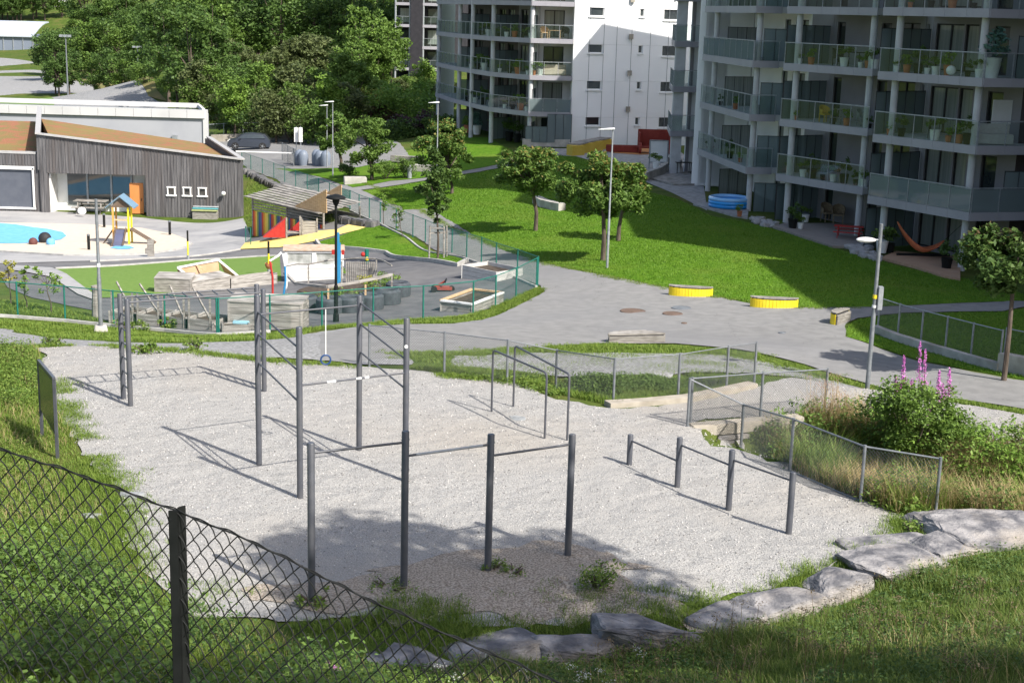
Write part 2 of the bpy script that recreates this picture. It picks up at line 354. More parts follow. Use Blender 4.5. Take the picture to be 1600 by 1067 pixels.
def cracks(m,scale=.22,w=.004,k=.3):
    nt=m.node_tree;N=nt.nodes;L=nt.links;b=N['Principled BSDF']; src=b.inputs['Base Color'].links[0].from_socket
    tc=N.new('ShaderNodeTexCoord'); ns=N.new('ShaderNodeTexNoise'); ns.inputs['Scale'].default_value=.9; ns.inputs['Detail'].default_value=6; L.new(tc.outputs['Object'],ns.inputs[0])
    ad=N.new('ShaderNodeVectorMath'); ad.operation='MULTIPLY_ADD'; ad.inputs[1].default_value=(1.6,1.6,0); L.new(ns.outputs[1],ad.inputs[0]); L.new(tc.outputs['Object'],ad.inputs[2])
    v=N.new('ShaderNodeTexVoronoi'); v.feature='DISTANCE_TO_EDGE'; v.inputs['Scale'].default_value=scale; L.new(ad.outputs[0],v.inputs['Vector'])
    r=N.new('ShaderNodeMapRange'); r.inputs[1].default_value=w*.5; r.inputs[2].default_value=w; r.inputs[3].default_value=k; r.inputs[4].default_value=0; L.new(v.outputs[0],r.inputs[0])
    v2=N.new('ShaderNodeTexVoronoi'); v2.feature='F1'; v2.inputs['Scale'].default_value=.11; L.new(ad.outputs[0],v2.inputs['Vector'])
    mx=N.new('ShaderNodeMix'); mx.data_type='RGBA'; L.new(r.outputs[0],mx.inputs[0]); L.new(src,mx.inputs[6]); mx.inputs[7].default_value=(.07,.07,.07,1)
    hs=N.new('ShaderNodeMix'); hs.data_type='RGBA'; hs.blend_type='MULTIPLY'; hs.inputs[0].default_value=1; L.new(mx.outputs[2],hs.inputs[6]); rr=N.new('ShaderNodeMapRange'); rr.inputs[3].default_value=.95; rr.inputs[4].default_value=1.03; sp=N.new('ShaderNodeSeparateColor'); L.new(v2.outputs['Color'],sp.inputs[0]); L.new(sp.outputs[0],rr.inputs[0]); L.new(rr.outputs[0],hs.inputs[7]); L.new(hs.outputs[2],b.inputs['Base Color'])
cracks(M['asphalt'],.2,.003,.3); cracks(M['asphalt2'],.3,.003,.3); cracks(M['forecourt'],.25,.003,.3)
# ---------------------------------------------------------------- terrain
def ground_sheet():
    an=np.concatenate([np.linspace(-175,-34,36)[:-1],np.linspace(-34,34,430),np.linspace(34,175,36)[1:]])
    rr=np.concatenate([[.3,1.2,2.2,3.2],np.geomspace(4,300,400),np.geomspace(320,1400,26)])
    a,r=np.meshgrid(np.radians(an),rr); xy=np.stack([r*np.sin(a),r*np.cos(a)],-1).reshape(-1,2)
    z=zt(xy); back=np.clip((-xy[:,1])/30,0,1); z=np.where(xy[:,1]<0,z*(1-back)+8.6*back,z)
    nr,na=len(rr),len(an); i=np.arange(nr-1)[:,None]*na+np.arange(na-1)[None]; i=i.ravel()
    Fq=np.stack([i,i+na,i+na+1,i+1],1)[:, ::-1]
    return tag(npmesh('grass_ground',np.column_stack([xy,z]),Fq,M['grass'],smooth=True),kind='structure')
ground_sheet()
def dens(poly,step,jit=0,seed=1,closed=True):
    out=[];n=len(poly)
    for i in range(n if closed else n-1):
        a=np.array(poly[i],float);b=np.array(poly[(i+1)%n],float); L=np.linalg.norm(b-a); k=max(1,int(L/step))
        for t in range(k): out.append(a+(b-a)*t/k)
    out=np.array(out)
    if jit:
        out=out+np.stack([vnoise(out,.8,seed)-.5,vnoise(out,.8,seed+9)-.5],1)*jit*1.6+np.stack([vnoise(out,3.1,seed+3)-.5,vnoise(out,3.1,seed+5)-.5],1)*jit
    return out
def zone(name,poly,m,lift,step=.6,edge=.35,jit=0,world=False,label=None,cat=None,kind='structure',seed=1):
    pw=np.array(poly,float) if world else np.array([P2(*p) for p in poly])
    pb=dens(pw,edge,jit,seed); mn=pb.min(0);mx=pb.max(0)
    gx,gy=np.meshgrid(np.arange(mn[0]+step/2,mx[0],step),np.arange(mn[1]+step/2,mx[1],step)); g=np.stack([gx.ravel(),gy.ravel()],1)
    g=g[inpoly(g,pb)]; g=g+RG.uniform(-.1,.1,g.shape)*step
    vs=[Vector(p) for p in pb]+[Vector(p) for p in g]; nb=len(pb)
    r=delaunay_2d_cdt(vs,[],[list(range(nb))],1,1e-4)
    v=np.array([[p.x,p.y] for p in r[0]]); z=zt(v)+lift
    me=bpy.data.meshes.new(name); fs=[f[::-1] if ((v[f[1]]-v[f[0]])[0]*(v[f[2]]-v[f[0]])[1]-(v[f[1]]-v[f[0]])[1]*(v[f[2]]-v[f[0]])[0])<0 else f for f in [list(q) for q in r[2]]]
    me.from_pydata(np.column_stack([v,z]).tolist(),[],fs); me.materials.append(m); me.polygons.foreach_set('use_smooth',[True]*len(me.polygons))
    o=bpy.data.objects.new(name,me); COL.objects.link(o); tag(o,label,cat,kind=kind); return o,pw
# yard
YARD=[(70,545),(170,543),(300,552),(420,566),(520,570),(650,582),(760,595),(828,604),(860,626),(952,640),(1060,634),(1135,618),(1180,603),(1230,590),(1290,598),(1345,608),(1400,614),(1600,650),(1700,680),(1700,720),(1600,700),(1500,690),(1430,672),(1290,650),(1192,653),(1086,662),(1168,705),(1246,738),(1354,785),(1412,812),(1350,872),(1250,902),(1100,942),(950,972),(860,985),(700,985),(600,970),(480,975),(370,965),(290,965),(225,900),(190,850),(205,800),(160,745),(120,700),(92,640),(70,590)]
zone('gravel_yard',YARD,M['gravel'],.03,step=.5,edge=.22,jit=.28)
zone('worn_ground',[(380,960),(480,925),(560,900),(640,890),(760,850),(840,842),(960,862),(1060,915),(1060,945),(960,965),(860,978),(700,978),(600,966)],M['dirt'],.034+.012,step=.5,edge=.14,jit=1.0,seed=5)
GP_L=[(-160,507),(0,515),(101,531),(177,536),(278,538),(397,534),(450,530),(500,520),(577,509),(640,503),(650,570),(577,571),(512,566),(428,559),(397,562),(329,557),(202,547),(61,542),(0,538),(-160,540)]
zone('gravel_path',GP_L,M['gravel2'],.03,edge=.3,jit=.2)
ASPH=[(500,524),(560,513),(636,508),(707,507),(753,501),(805,481),(851,457),(846,447),(775,425),(729,404),(664,379),(594,349),(547,328),(480,300),(430,280),(392,266),(372,254),(320,250),(320,228),(345,222),(420,217),(500,212),(580,212),(625,225),(640,245),(560,262),(430,264),(463,270),(509,280),(552,294),(567,292),(610,284),(664,279),(750,264),(810,252),(813,257),(750,269),(674,281),(600,293),(565,298),(628,325),(750,376),(800,397),(850,412),(900,424),(950,433),(1040,450),(1115,463),(1170,475),(1250,482),(1366,481),(1567,473),(1700,468),(1700,482),(1567,487),(1412,490),(1342,498),(1318,512),(1322,527),(1370,545),(1436,566),(1520,583),(1580,594),(1720,612),(1720,668),(1600,640),(1480,622),(1385,609),(1319,590),(1258,570),(1200,556),(1155,547),(1056,538),(944,537),(870,541),(800,546),(700,553),(620,560),(560,566),(500,566)]
zone('asphalt_path',ASPH,M['asphalt'],.035,step=.8,edge=.4,jit=.1)
STRIP=[(720,560),(850,552),(944,552),(1056,553),(1155,560),(1225,572),(1290,590),(1340,607),(1290,600),(1230,588),(1178,585),(1140,585),(1060,588),(960,590),(870,588),(800,580),(700,572)]
zone('gravel_strip',STRIP,M['gravel2'],.034,edge=.25,jit=.3,seed=3)
LAWN=[(567,299),(674,282),(750,270),(813,258),(850,240),(900,246),(960,262),(1010,300),(1060,312),(1110,338),(1168,348),(1222,362),(1290,385),(1372,408),(1440,425),(1511,436),(1600,460),(1700,466),(1700,467),(1567,472),(1366,480),(1250,481),(1170,474),(1115,462),(1040,449),(950,432),(900,423),(850,411),(800,396),(750,375),(628,324)]
zone('lawn',LAWN,M['lawn'],.02,step=.8,edge=.4,jit=.08)
zone('upper_lawn',[(400,262),(500,255),(560,262),(625,240),(700,215),(760,215),(800,235),(812,250),(750,263),(664,278),(610,283),(552,293),(509,279),(463,269)],M['lawn'],.02,step=1,edge=.5,jit=.1)
zone('side_lawn',[(1344,499),(1412,491),(1567,488),(1750,484),(1750,600),(1700,608),(1590,592),(1520,580),(1436,563),(1370,542),(1324,526),(1321,514)],M['lawn'],.02,edge=.3,jit=.1,step=.5)
zone('play_court',[(800,249),(850,238),(845,232),(890,233),(1050,229),(1095,262),(1105,330),(1050,302),(1006,284),(960,262),(900,245),(830,244)],M['paving'],.03,step=1,edge=.5)
zone('orange_rubber_court',[(960,232),(1045,229),(1055,240),(1000,243),(958,240)],mat('orange_rubber',(.42,.17,.05),(.5,.22,.07),scale=2),.05,step=1,edge=.5)
# kindergarten ground
KG=[(-200,330),(380,345),(392,372),(560,346),(590,352),(729,408),(838,449),(739,492),(661,500),(503,511),(339,523),(258,516),(160,500),(147,486),(110,479),(50,466),(12,450),(0,430),(-200,430)]
zone('play_yard_asphalt',KG,M['asphalt2'],.025,step=1,edge=.5)
zone('forecourt',[(-200,325),(77,331),(229,342),(380,342),(392,372),(384,380),(375,390),(300,401),(240,404),(140,409),(0,413),(-200,413)],M['forecourt'],.05,step=1,edge=.5)
zone('rubber_play_surface',[(-120,350),(0,350),(76,351),(152,353),(220,358),(268,367),(292,376),(299,382),(292,388),(268,393),(228,398),(180,400),(100,400),(0,394),(-120,388)],M['beige'],.085,step=.8,edge=.4)
zone('blue_rubber_pool',[(-90,350),(0,351),(25,353),(50,357),(75,360),(98,365),(104,371),(95,377),(63,381),(30,383),(0,383),(-90,380)],M['blue'],.105,step=.8,edge=.4)
zone('blue_rubber_splash',[(172,390),(180,387),(190,386),(203,387),(210,390),(200,392),(185,392)],M['blue'],.105,step=.5,edge=.3)
zone('yellow_rubber_mound',[(375,391),(383,381),(420,376),(451,371),(494,363),(527,360),(545,352),(560,347),(578,346),(589,351),(560,361),(527,369),(489,379),(438,388)],M['yellowr'],.07,step=.8,edge=.4)
zone('artificial_turf',[(86,422),(177,418),(304,408),(400,403),(437,401),(440,440),(350,450),(240,464),(150,467),(120,450),(104,438)],M['turf'],.05,step=.8,edge=.4)
zone('grass_triangle',[(494,380),(530,370),(588,352),(660,381),(728,409),(714,417),(654,408),(603,397),(540,390),(500,387)],M['lawn'],.05,edge=.3)
zone('pale_track_edge',[(20,416),(80,420),(104,430),(128,448),(150,464),(150,472),(122,462),(98,446),(76,434),(20,424)],M['forecourt'],.07,edge=.4)
zone('sports_gravel',[(-300,95),(0,91),(50,97),(78,107),(112,126),(150,134),(232,151),(262,166),(262,200),(-300,200)],M['gravel2'],.08,step=6,edge=4)
zone('sports_pitch',[(-300,160),(40,158),(88,160),(84,166),(-300,170)],M['turf'],.16,step=4,edge=3)
zone('dry_verge',[(66,99),(110,103),(160,112),(205,126),(245,142),(262,160),(232,152),(150,134),(112,126),(80,108)],mat('dry_grass',(.19,.155,.06),(.12,.13,.04),scale=.3,rough=1),.14,step=4,edge=3)
def ribbon(name,pts,width,h,m,label,cat,world=False,closed=False):
    pw=[P2(*p) for p in pts] if not world else [np.array(p) for p in pts]
    pw=list(dens(pw,.5,closed=closed))+([] if closed else [pw[-1]]); n=len(pw); mb=MB(); L=[];Rr=[]
    for i,p in enumerate(pw):
        t=pw[min(i+1,n-1)]-pw[max(i-1,0)]; t=t/np.linalg.norm(t); nn=np.array([-t[1],t[0]])*width/2; L.append(p+nn);Rr.append(p-nn)
    vs=[]
    for i in range(n):
        z=TZ(*pw[i]); vs+= [(*L[i],z-.15),(*L[i],z+h),(*Rr[i],z+h),(*Rr[i],z-.15)]
    fs=[]
    for i in range(n-1):
        a=i*4; fs+=[(a,a+1,a+5,a+4),(a+1,a+2,a+6,a+5),(a+2,a+3,a+7,a+6)]
    fs+=[(0,3,2,1),(n*4-4,n*4-3,n*4-2,n*4-1)]
    mb.add(vs,fs); o=mb.build(name,m,world=(pw[0][0],pw[0][1],TZ(*pw[0]))); return tag(o,label,cat)
tag(ribbon('kerb',[(299,382),(292,388.5),(268,394),(228,399),(180,401),(100,401),(0,395),(-120,389)],.14,.14,M['kerb'],None,None),kind='structure')
tag(ribbon('kerb',[(494,379),(500,387),(540,390.5),(603,397.5),(654,408.5),(714,417.5),(730,410)],.14,.2,M['kerb'],None,None),kind='structure')
tag(ribbon('kerb',[(437,401),(400,402.5),(304,407.5),(177,417),(86,421)],.12,.1,M['kerb'],None,None),kind='structure')
tag(ribbon('kerb',[(375,391),(300,402),(240,405),(140,410)],.12,.1,M['kerb'],None,None),kind='structure')
# manholes, stains
def manhole(px,py,r,label,m):
    q=P(px,py); mb=MB(); mb.lathe([(r,.0),(r,.05),(r*.93,.058),(r*.93,.052),(r*.5,.052),(r*.48,.058),(.02,.058)],seg=28)
    o=mb.build('manhole_cover',m); o.location=q+Vector((0,0,.005)); tag(o,label,'manhole cover',group='round covers in the asphalt')
manhole(989,488,.46,'rusty brown round manhole cover, largest of the three in the asphalt',M['rust'])
manhole(1051,492,.36,'brown round cover in asphalt, nearest the big rusty manhole to its right',M['rust'])
manhole(1065,483,.36,'grey-brown round cover in asphalt, farthest back of the three covers',M['galvd'])
manhole(1069,507,.1,'tiny round valve cap in the asphalt in front of the three manhole covers',M['rust'])
manhole(1222,522,.13,'small dark valve cap in the asphalt between yellow bench and fence',M['galvd'])
# ---------------------------------------------------------------- chain-link fences
def fence(name,label,pts,h,post_r,mpost,mwire,cell=.06,wr=.0016,rail=True,rail_r=.016,px=True,bottom=.04,braces=(),cap=False,cat='fence',square=False,base_rail=False):
    B=[P(*p) for p in pts] if px else [Vector((p[0],p[1],TZ(*p[:2]) if len(p)<3 else p[2])) for p in pts]
    o=thing(name,B[0],label,cat); org=B[0]
    for i,b in enumerate(B):
        mb=MB()
        if square: mb.box((b.x,b.y,b.z+h/2),(post_r*2,post_r*2,h+.04))
        else: mb.tube([(b.x,b.y,b.z-.1),(b.x,b.y,b.z+h+.03)],post_r,10)
        mb.build('post',mpost,o,world=org,smooth=True)
    P0=[];P1=[]
    for a,b in zip(B[:-1],B[1:]):
        L=(b-a).to_2d().length; hh=h-bottom; k=np.arange(-hh,L,cell)
        for sgn in (1,-1):
            u0=np.maximum(k,0); v0=u0-k; u1=np.minimum(k+hh,L); v1=u1-k
            if sgn<0: v0=hh-v0; v1=hh-v1
            A=np.array(a);Bv=np.array(b)-A
            p0=A+np.outer(u0/L,Bv); p0[:,2]+=v0+bottom; p1=A+np.outer(u1/L,Bv); p1[:,2]+=v1+bottom
            P0.append(p0);P1.append(p1)
    V,Fq=wires(np.concatenate(P0),np.concatenate(P1),wr); npmesh('wire_mesh',V,Fq,mwire,o,world=org)
    if rail:
        for a,b in zip(B[:-1],B[1:]):
            mb=MB(); mb.tube([a+Vector((0,0,h)),b+Vector((0,0,h))],rail_r,8)
            mb.build('top_rail',mpost,o,world=org,smooth=True)
            if base_rail: mb=MB(); mb.tube([a+Vector((0,0,bottom)),b+Vector((0,0,bottom))],rail_r*.8,6); mb.build('bottom_rail',mpost,o,world=org,smooth=True)
    else:
        mb=MB(); mb.tube([b+Vector((0,0,h-.01)) for b in B],.006,5); mb.build('tension_wire',mwire,o,world=org)
    return o,B
def lerp_pts(a,b,n): return [(a[0]+(b[0]-a[0])*i/n,a[1]+(b[1]-a[1])*i/n) for i in range(n+1)]
g1=[(-125,488),(-48,491),(28,495),(102,501),(178,509),(258,516),(339,523)]
fence('chain_link_fence','green wire fence along the grass in front of the grey wooden planters',g1,1.2,.03,M['green'],M['gwire'],rail_r=.018)
fence('chain_link_fence','green wire fence between play yard and asphalt, ending at the sharp corner',[(342,523),(422,517),(503,511),(583,503.5),(661,500),(739,491),(774,480.5),(806,466.5),(838,449)],1.2,.03,M['green'],M['gwire'],rail_r=.018)
fence('chain_link_fence','long green wire fence running beside the footpath down to the parked car',[(840,447),(808,434),(775,422),(752,412),(729,404),(706,396),(684,388),(664.5,379),(645,371),(619,360),(594,349.5),(577,342),(561,336),(547,329),(532,322),(515,314),(498,306.5),(480,299),(462,292),(445,285.5),(428,279),(410,272),(392,265.5),(378,260)],1.2,.028,M['green'],M['gwire'],cell=.07,rail_r=.016)
fence('chain_link_fence','low grey wire fence across the back edge of the gravel yard, sagging beside the stream',[(577,573),(694,586),(792,599),(868,613),(958,631),(1059,622),(1134.5,608),(1178,601)],1.1,.032,M['galvd'],M['wire'],cell=.07,wr=.0030,rail_r=.014)
fence('chain_link_fence','grey wire fence standing on the stone bridge head, farther of the two beside the stream',[(1078,665),(1187.5,654),(1288,646)],1.1,.032,M['galvd'],M['wire'],cell=.07,wr=.0030,rail_r=.018)
fence('chain_link_fence','grey wire fence sloping down the gravel yard edge to the boulders',[(1074,668),(1157,707),(1234,738),(1344,786),(1461,806)],1.12,.032,M['galvd'],M['wire'],cell=.07,wr=.0030,rail_r=.019,base_rail=True)
fence('chain_link_fence','grey wire fence on the low concrete wall beside the shaded right lawn',[(1371,519),(1402,530),(1438,541),(1476,552),(1516,564),(1561,577)],1.15,.032,M['galv'],M['wire'],cell=.07,wr=.0030,rail_r=.018)
fence('chain_link_fence','short grey wire fence at the right frame edge in front of the dark tree',[(1567,573),(1640,590),(1720,608)],1.15,.032,M['galv'],M['wire'],cell=.07,wr=.0030,rail_r=.018)
# low walls below the fences
def wallrib(name,pts,width,h,m,label,cat='low wall'): return ribbon(name,pts,width,h,m,label,cat)
wallrib('concrete_kerb',[(1366,520),(1402,534),(1438,545),(1476,556),(1516,568),(1562,581)],.22,.26,M['concrete'],'rough concrete wall under the right-hand wire fence, stained grey')
wallrib('concrete_kerb',[(1562,580),(1640,596),(1720,612)],.3,.55,M['concrete'],'concrete wall block at the right edge beneath the short wire fence')
wallrib('concrete_beam',[(949,636),(1010,632),(1075,626),(1130,615),(1176,605)],.32,.13,M['beamc'],'sandy concrete beam along the yard edge beneath the sagging back fence')
wallrib('concrete_kerb',[(-125,490),(28,497),(102,503),(178,511),(258,518),(339,525),(422,520)],.1,.1,M['kerb'],'narrow pale kerb at the foot of the green fence near the tall pole')
wallrib('concrete_kerb',[(838,450),(729,406),(594,351),(547,330)],.1,.1,M['kerb'],'narrow kerb under the long green fence beside the footpath')
# bridge head: concrete lintel over dry stone face
def bridge():
    a=P(1078,668);b=P(1250,668); b.z=a.z=max(a.z,b.z)
    o=thing('bridge_head',a,'sandy concrete bridge edge over a rough stone arch at the stream','bridge'); mb=MB()
    mb.bar(a+Vector((0,0,-.06)),b+Vector((0,0,-.06)),.34,.26); mb.build('concrete_lintel',M['beamc'],o,world=a,bevel=.02)
    mb=MB(); d=(b-a).normalized(); L=(b-a).length; n=Vector((-d.y,d.x,0)); rr=random.Random(4)
    z=-.2
    for row in range(8):
        hgt=rr.uniform(.11,.18); u=rr.uniform(-.2,0)
        while u<L:
            wd=rr.uniform(.25,.6)
            cx=u+wd/2; inside=abs(cx-L*.62)<.42 and row>3
            if not inside:
                c=a+d*cx+n*rr.uniform(-.05,.05)+Vector((0,0,z-hgt/2)); mb.box(c,(wd-.02,.35,hgt-.015),rz=math.atan2(d.y,d.x)+rr.uniform(-.04,.04))
            u+=wd
        z-=hgt
    mb.build('stone_face',M['rock'],o,world=a,bevel=.015)
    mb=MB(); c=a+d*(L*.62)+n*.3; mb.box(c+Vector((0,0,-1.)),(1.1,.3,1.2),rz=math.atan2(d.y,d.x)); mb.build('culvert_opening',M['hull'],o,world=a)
bridge()
# ---------------------------------------------------------------- training equipment
def vtop(b,t):   # height above base b at which sight line t passes over it
    d=ray(*t); k=b[1]/d[1]; return CH+d[2]*k-b[2]
ST=M['steel']
def equip(name,label,posts,cat,group=None):
    B=[P(*p[:2]) for p in posts]; o=thing(name,B[0],label,cat,group)
    H=[p[2] for p in posts]
    for b,h in zip(B,H):
        mb=MB(); mb.tube([b-Vector((0,0,.3)),b+Vector((0,0,h-.012)),b+Vector((0,0,h))],[.0575,.0575,.049],18); p=mb.build('post',ST,o,world=B[0],smooth=True)
        for k in (.14,.62):
            if h>1.5: mb=MB(); mb.tube([b+Vector((-.062,-.02,h-k)),b+Vector((.062,.02,h-k))],.012,8); mb.build('bolt',M['galvd'],p,world=B[0])
    return o,B
def rod(o,B0,a,b,r=.0195,name='bar',m=None):
    mb=MB(); mb.tube([a,b],r,12); return mb.build(name,m or ST,o,world=B0,smooth=True)
Z=lambda v,h:v+Vector((0,0,h))
# monkey bars
mk,B=equip('monkey_bars','long grey monkey bar frame with ladder ends at the far side of the gravel yard',[(193,625,2.46),(204,636,2.46),(403,603,2.46),(413,613,2.46)],'monkey bars')
for a,b in ((0,2),(1,3)): rod(mk,B[0],Z(B[a],2.38),Z(B[b],2.38),.021,'rail')
for i in range(1,9):
    t=i/9; rod(mk,B[0],Z(B[0].lerp(B[2],t),2.38),Z(B[1].lerp(B[3],t),2.38),.0165,'rung')
for k in range(6):
    for a,b in ((0,1),(2,3)): rod(mk,B[0],Z(B[a],.38+k*.33),Z(B[b],.38+k*.33),.0165,'ladder_rung')
# tall frame
q1=P(405,728);q2=P(469,780);q3=P(561,705); q4=q3+(q2-q1)
tf,B=equip('exercise_rig','tallest grey steel frame with side rungs and a hanging ring, centre of the yard',[(405,728,3.42),(469,780,3.24),(561,705,3.24)],'exercise frame')
q4=Vector((q4.x,q4.y,TZ(q4.x,q4.y))); B.append(q4); mb=MB(); mb.tube([Z(q4,-.3),Z(q4,3.20),Z(q4,3.212)],[.0575,.0575,.049],18); mb.build('post',ST,tf,world=B[0],smooth=True)
for py in (495,530,577): # heights read on the left pair, at the near post
    pass
for h in (2.98,2.55,1.98):
    rod(tf,B[0],Z(B[0],h+.12),Z(B[1],h-.14),.0185,'rung')
    rod(tf,B[0],Z(B[2],h+.12),Z(B[3],h-.14),.0185,'rung')
rod(tf,B[0],Z(B[0],3.04),Z(B[2],3.04),.0185,'top_bar')
lb=rod(tf,B[0],Z(B[1],2.16),Z(B[3],2.16),.0185,'low_bar')
for t0,t1 in ((.25,.33),(.52,.57),(.60,.64)):
    mb=MB(); a=Z(B[1],2.16);b=Z(B[3],2.16); mb.tube([a.lerp(b,t0),a.lerp(b,t1)],.0215,10); mb.build('grip_tape',M['white'],lb,world=B[0])
mb=MB(); c=Z(B[3],3.0-.32)+Vector((-.0,-.058,0)); mb.lathe([(.035,0),(.035,.006)],seg=14); st=mb.build('round_sticker',M['white'],tf,world=(0,0,0)); st.location=c-B[0]; st.rotation_euler=(R(90),0,0)
a=Z(B[0],3.04).lerp(Z(B[2],3.04),.66)
rp=MB(); rp.tube([a,a-Vector((0,0,.95))],.010,6); rp=rp.build('rope',M['white'],None,world=(a.x,a.y,a.z)); tag(rp,'thin white rope hanging from the top bar of the tall frame','rope')
def torus(name,c,Rr,r,m,M4,parent=None):
    mb=MB(); pts=[M4@Vector((Rr*math.cos(t*2*math.pi/28),Rr*math.sin(t*2*math.pi/28),0)) for t in range(29)]
    mb.tube(pts,r,8,cap=False); o=mb.build(name,m,parent,smooth=True); o.location=c; return o
rg=torus('gym_ring',a-Vector((0,0,1.04)),.095,.018,mat('blue_ring',(.02,.06,.17),rough=.4),Matrix.Rotation(R(90),4,'X')@Matrix.Rotation(R(10),4,'Y'))
tag(rg,'dark blue round ring hanging on the white rope','ring')
# pull-up row
pu,B=equip('pull_up_station','row of four dark grey posts with three pull-up bars stepping down, nearest in the yard',[(487,942,2.54),(631,919,2.56),(762,894,2.33),(887,871,2.14)],'pull-up bars')
for i,(h0,h1) in enumerate(((2.38,2.38),(2.16,2.16),(1.97,1.97))): 
    b_=rod(pu,B[0],Z(B[i],h0),Z(B[i+1],h1),.0195,'bar')
    if i==1:
        mb=MB(); aa=Z(B[1],h0);bb=Z(B[2],h1); mb.tube([aa.lerp(bb,.12),aa.lerp(bb,.9)],.0212,10); mb.build('worn_coating',M['galv'],b_,world=B[0])
# parallel bars
B=[P(768,645),P(802,637),P(851,687),P(886,690)]
pb=thing('parallel_bars',B[0],'pair of thin grey parallel bars shaped like upside-down U frames','parallel bars')
for a,b,h in ((0,2,1.46),(1,3,1.47)):
    p,q=B[a],B[b]; d=(q-p).to_3d(); d.z=0; d.normalize(); mb=MB(); pts=[Z(p,-.1),Z(p,h-.1),Z(p,h-.03)+d*.02,Z(p,h)+d*.09,Z(q,h)-d*.09,Z(q,h-.03)-d*.02,Z(q,h-.1),Z(q,-.1)]
    mb.tube(pts,.024,10); mb.build('handrail',ST,pb,world=B[0],smooth=True)
# step bars
sb,B=equip('dip_bars','four short posts with three low bars rising rightwards beside the stream fence',[(983,728,.66),(1058,763,1.02),(1138,799,1.18),(1232,836,1.16)],'low bars')
for i,h in enumerate((.54,.88,1.0)): rod(sb,B[0],Z(B[i],h),Z(B[i+1],h),.0185,'bar')
# information board
a=P(66,682);b=P(90,716); sg=thing('information_board',a,'tall grey framed information board seen edge-on on the left grass','board')
hb=1.62
for p in (a,b): mb=MB(); mb.box(Z(p,hb/2-.1),(.06,.06,hb+.2)); mb.build('post',ST,sg,world=a,bevel=.006)
mb=MB(); mb.bar(Z(a,hb),Z(b,hb),.06,.06); mb.build('top_rail',ST,sg,world=a)
d=(b-a).normalized(); mb=MB(); p0=a+d*.12;p1=b-d*.04
mb.plate([Z(p0,.62),Z(p1,.50),Z(p1,hb-.05),Z(p0,hb-.05)],.025); pn=mb.build('sign_panel',mat('dark_green_panel',(.035,.05,.032),(.05,.068,.04),scale=3,rough=.25,spec=.6),sg,world=a)
mb=MB(); mb.bar(Z(p0,.55),Z(p0,hb),.03,.05); mb.bar(Z(p0,.6),Z(p1,.48),.03,.04); mb.build('panel_frame',ST,sg,world=a)
# ---------------------------------------------------------------- lamps
def headmesh(L=.62,wd=.30,th=.09):
    mb=MB(); n=12; prof=[]
    for i in range(n+1):
        t=i/n; ww=wd/2*math.sin(math.pi*min(1,(t*.92+.08))**.8)**.6 if t<1 else .02
        ww=wd/2*(1-(1-t)**2.2)**.5 if t<.55 else wd/2*(1-((t-.55)/.45)**2.6*.35); ww=max(ww,.015); prof.append((-L+t*L*1.12,ww,th/2*(.35+.65*min(1,t*1.6))))
    seg=10; vs=[];fs=[]
    for x,ww,tt in prof:
        for k in range(seg):
            a=2*math.pi*k/seg; vs.append((x,ww*math.cos(a),tt*math.sin(a)*(1 if math.sin(a)>0 else .5)))
    for i in range(n):
        for k in range(seg): a=i*seg+k;b=i*seg+(k+1)%seg; fs.append((a,b,b+seg,a+seg))
    fs.append(tuple(range(seg))); fs.append(tuple(n*seg+k for k in range(seg))[::-1]); mb.add(vs,fs); return mb
def street_lamp(base,h,label,rz=0,r=.055,L=.62,group='white headed street lamps'):
    o=thing('street_lamp',base,label,'street lamp',group,rz); mb=MB()
    mb.tube([(0,0,-.2),(0,0,h*.36),(0,0,h*.37),(0,0,h)],[r,r*.96,r*.7,r*.55],12); mb.build('pole',M['galv'],o,smooth=True)
    hd=headmesh(L,.32,.1).build('lamp_head',M['white'],o,smooth=True); hd.location=(0,0,h+.04); hd.rotation_euler=(0,R(-4),0)
    mb=MB(); mb.box((-L*.35,0,h-.012),(L*.5,.18,.015)); mb.build('lamp_glass',M['galv'],o); return o
street_lamp(P(948.5,419),5.85,'slender street lamp with white wedge head on the lawn between trees and white facade',rz=R(-8))
street_lamp(P(520,275),5.5,'street lamp with small white head beside the car park grass',rz=R(-5))
street_lamp(P(511,262),4.9,'shorter street lamp farther back behind the crowns beside the car park',rz=R(-5))
street_lamp(P(682,318),6.3,'street lamp rising out of the round tree in front of the balcony block',rz=R(-8))
# right lamp with side arm and box
b=P(1355,608); o=thing('street_lamp',b,'grey lamp pole with oval white side lamp and box, right of the yellow benches','street lamp'); h=4.42
mb=MB(); mb.tube([(0,0,-.2),(0,0,h*.45),(0,0,h*.46),(0,0,h)],[.062,.060,.05,.046],14); mb.build('pole',M['galvd'],o,smooth=True)
mb=MB(); mb.tube([(0,0,h-.42),(-.18,0,h-.42)],.02,8); mb.build('arm',M['galv'],o)
mb=MB(); mb.sphere((0,0,0),.26,20,10,.26); hd=mb.build('lamp_head',M['white'],o,smooth=True); hd.location=(-.36,0,h-.43); hd.scale=(1,.6,1)
mb=MB(); mb.box((.12,-.02,h-1.95),(.13,.16,.62)); mb.bar((0,0,h-1.8),(.12,0,h-1.8),.04,.04); mb.build('control_box',M['galv'],o,bevel=.01)
for zz,hh in ((h*.555,.10),(h*.50,.07)):
    mb=MB(); mb.tube([(0,0,zz),(0,0,zz+hh)],.063,14); mb.build('sticker',M['white'] if hh<.1 else M['yellow'],o)
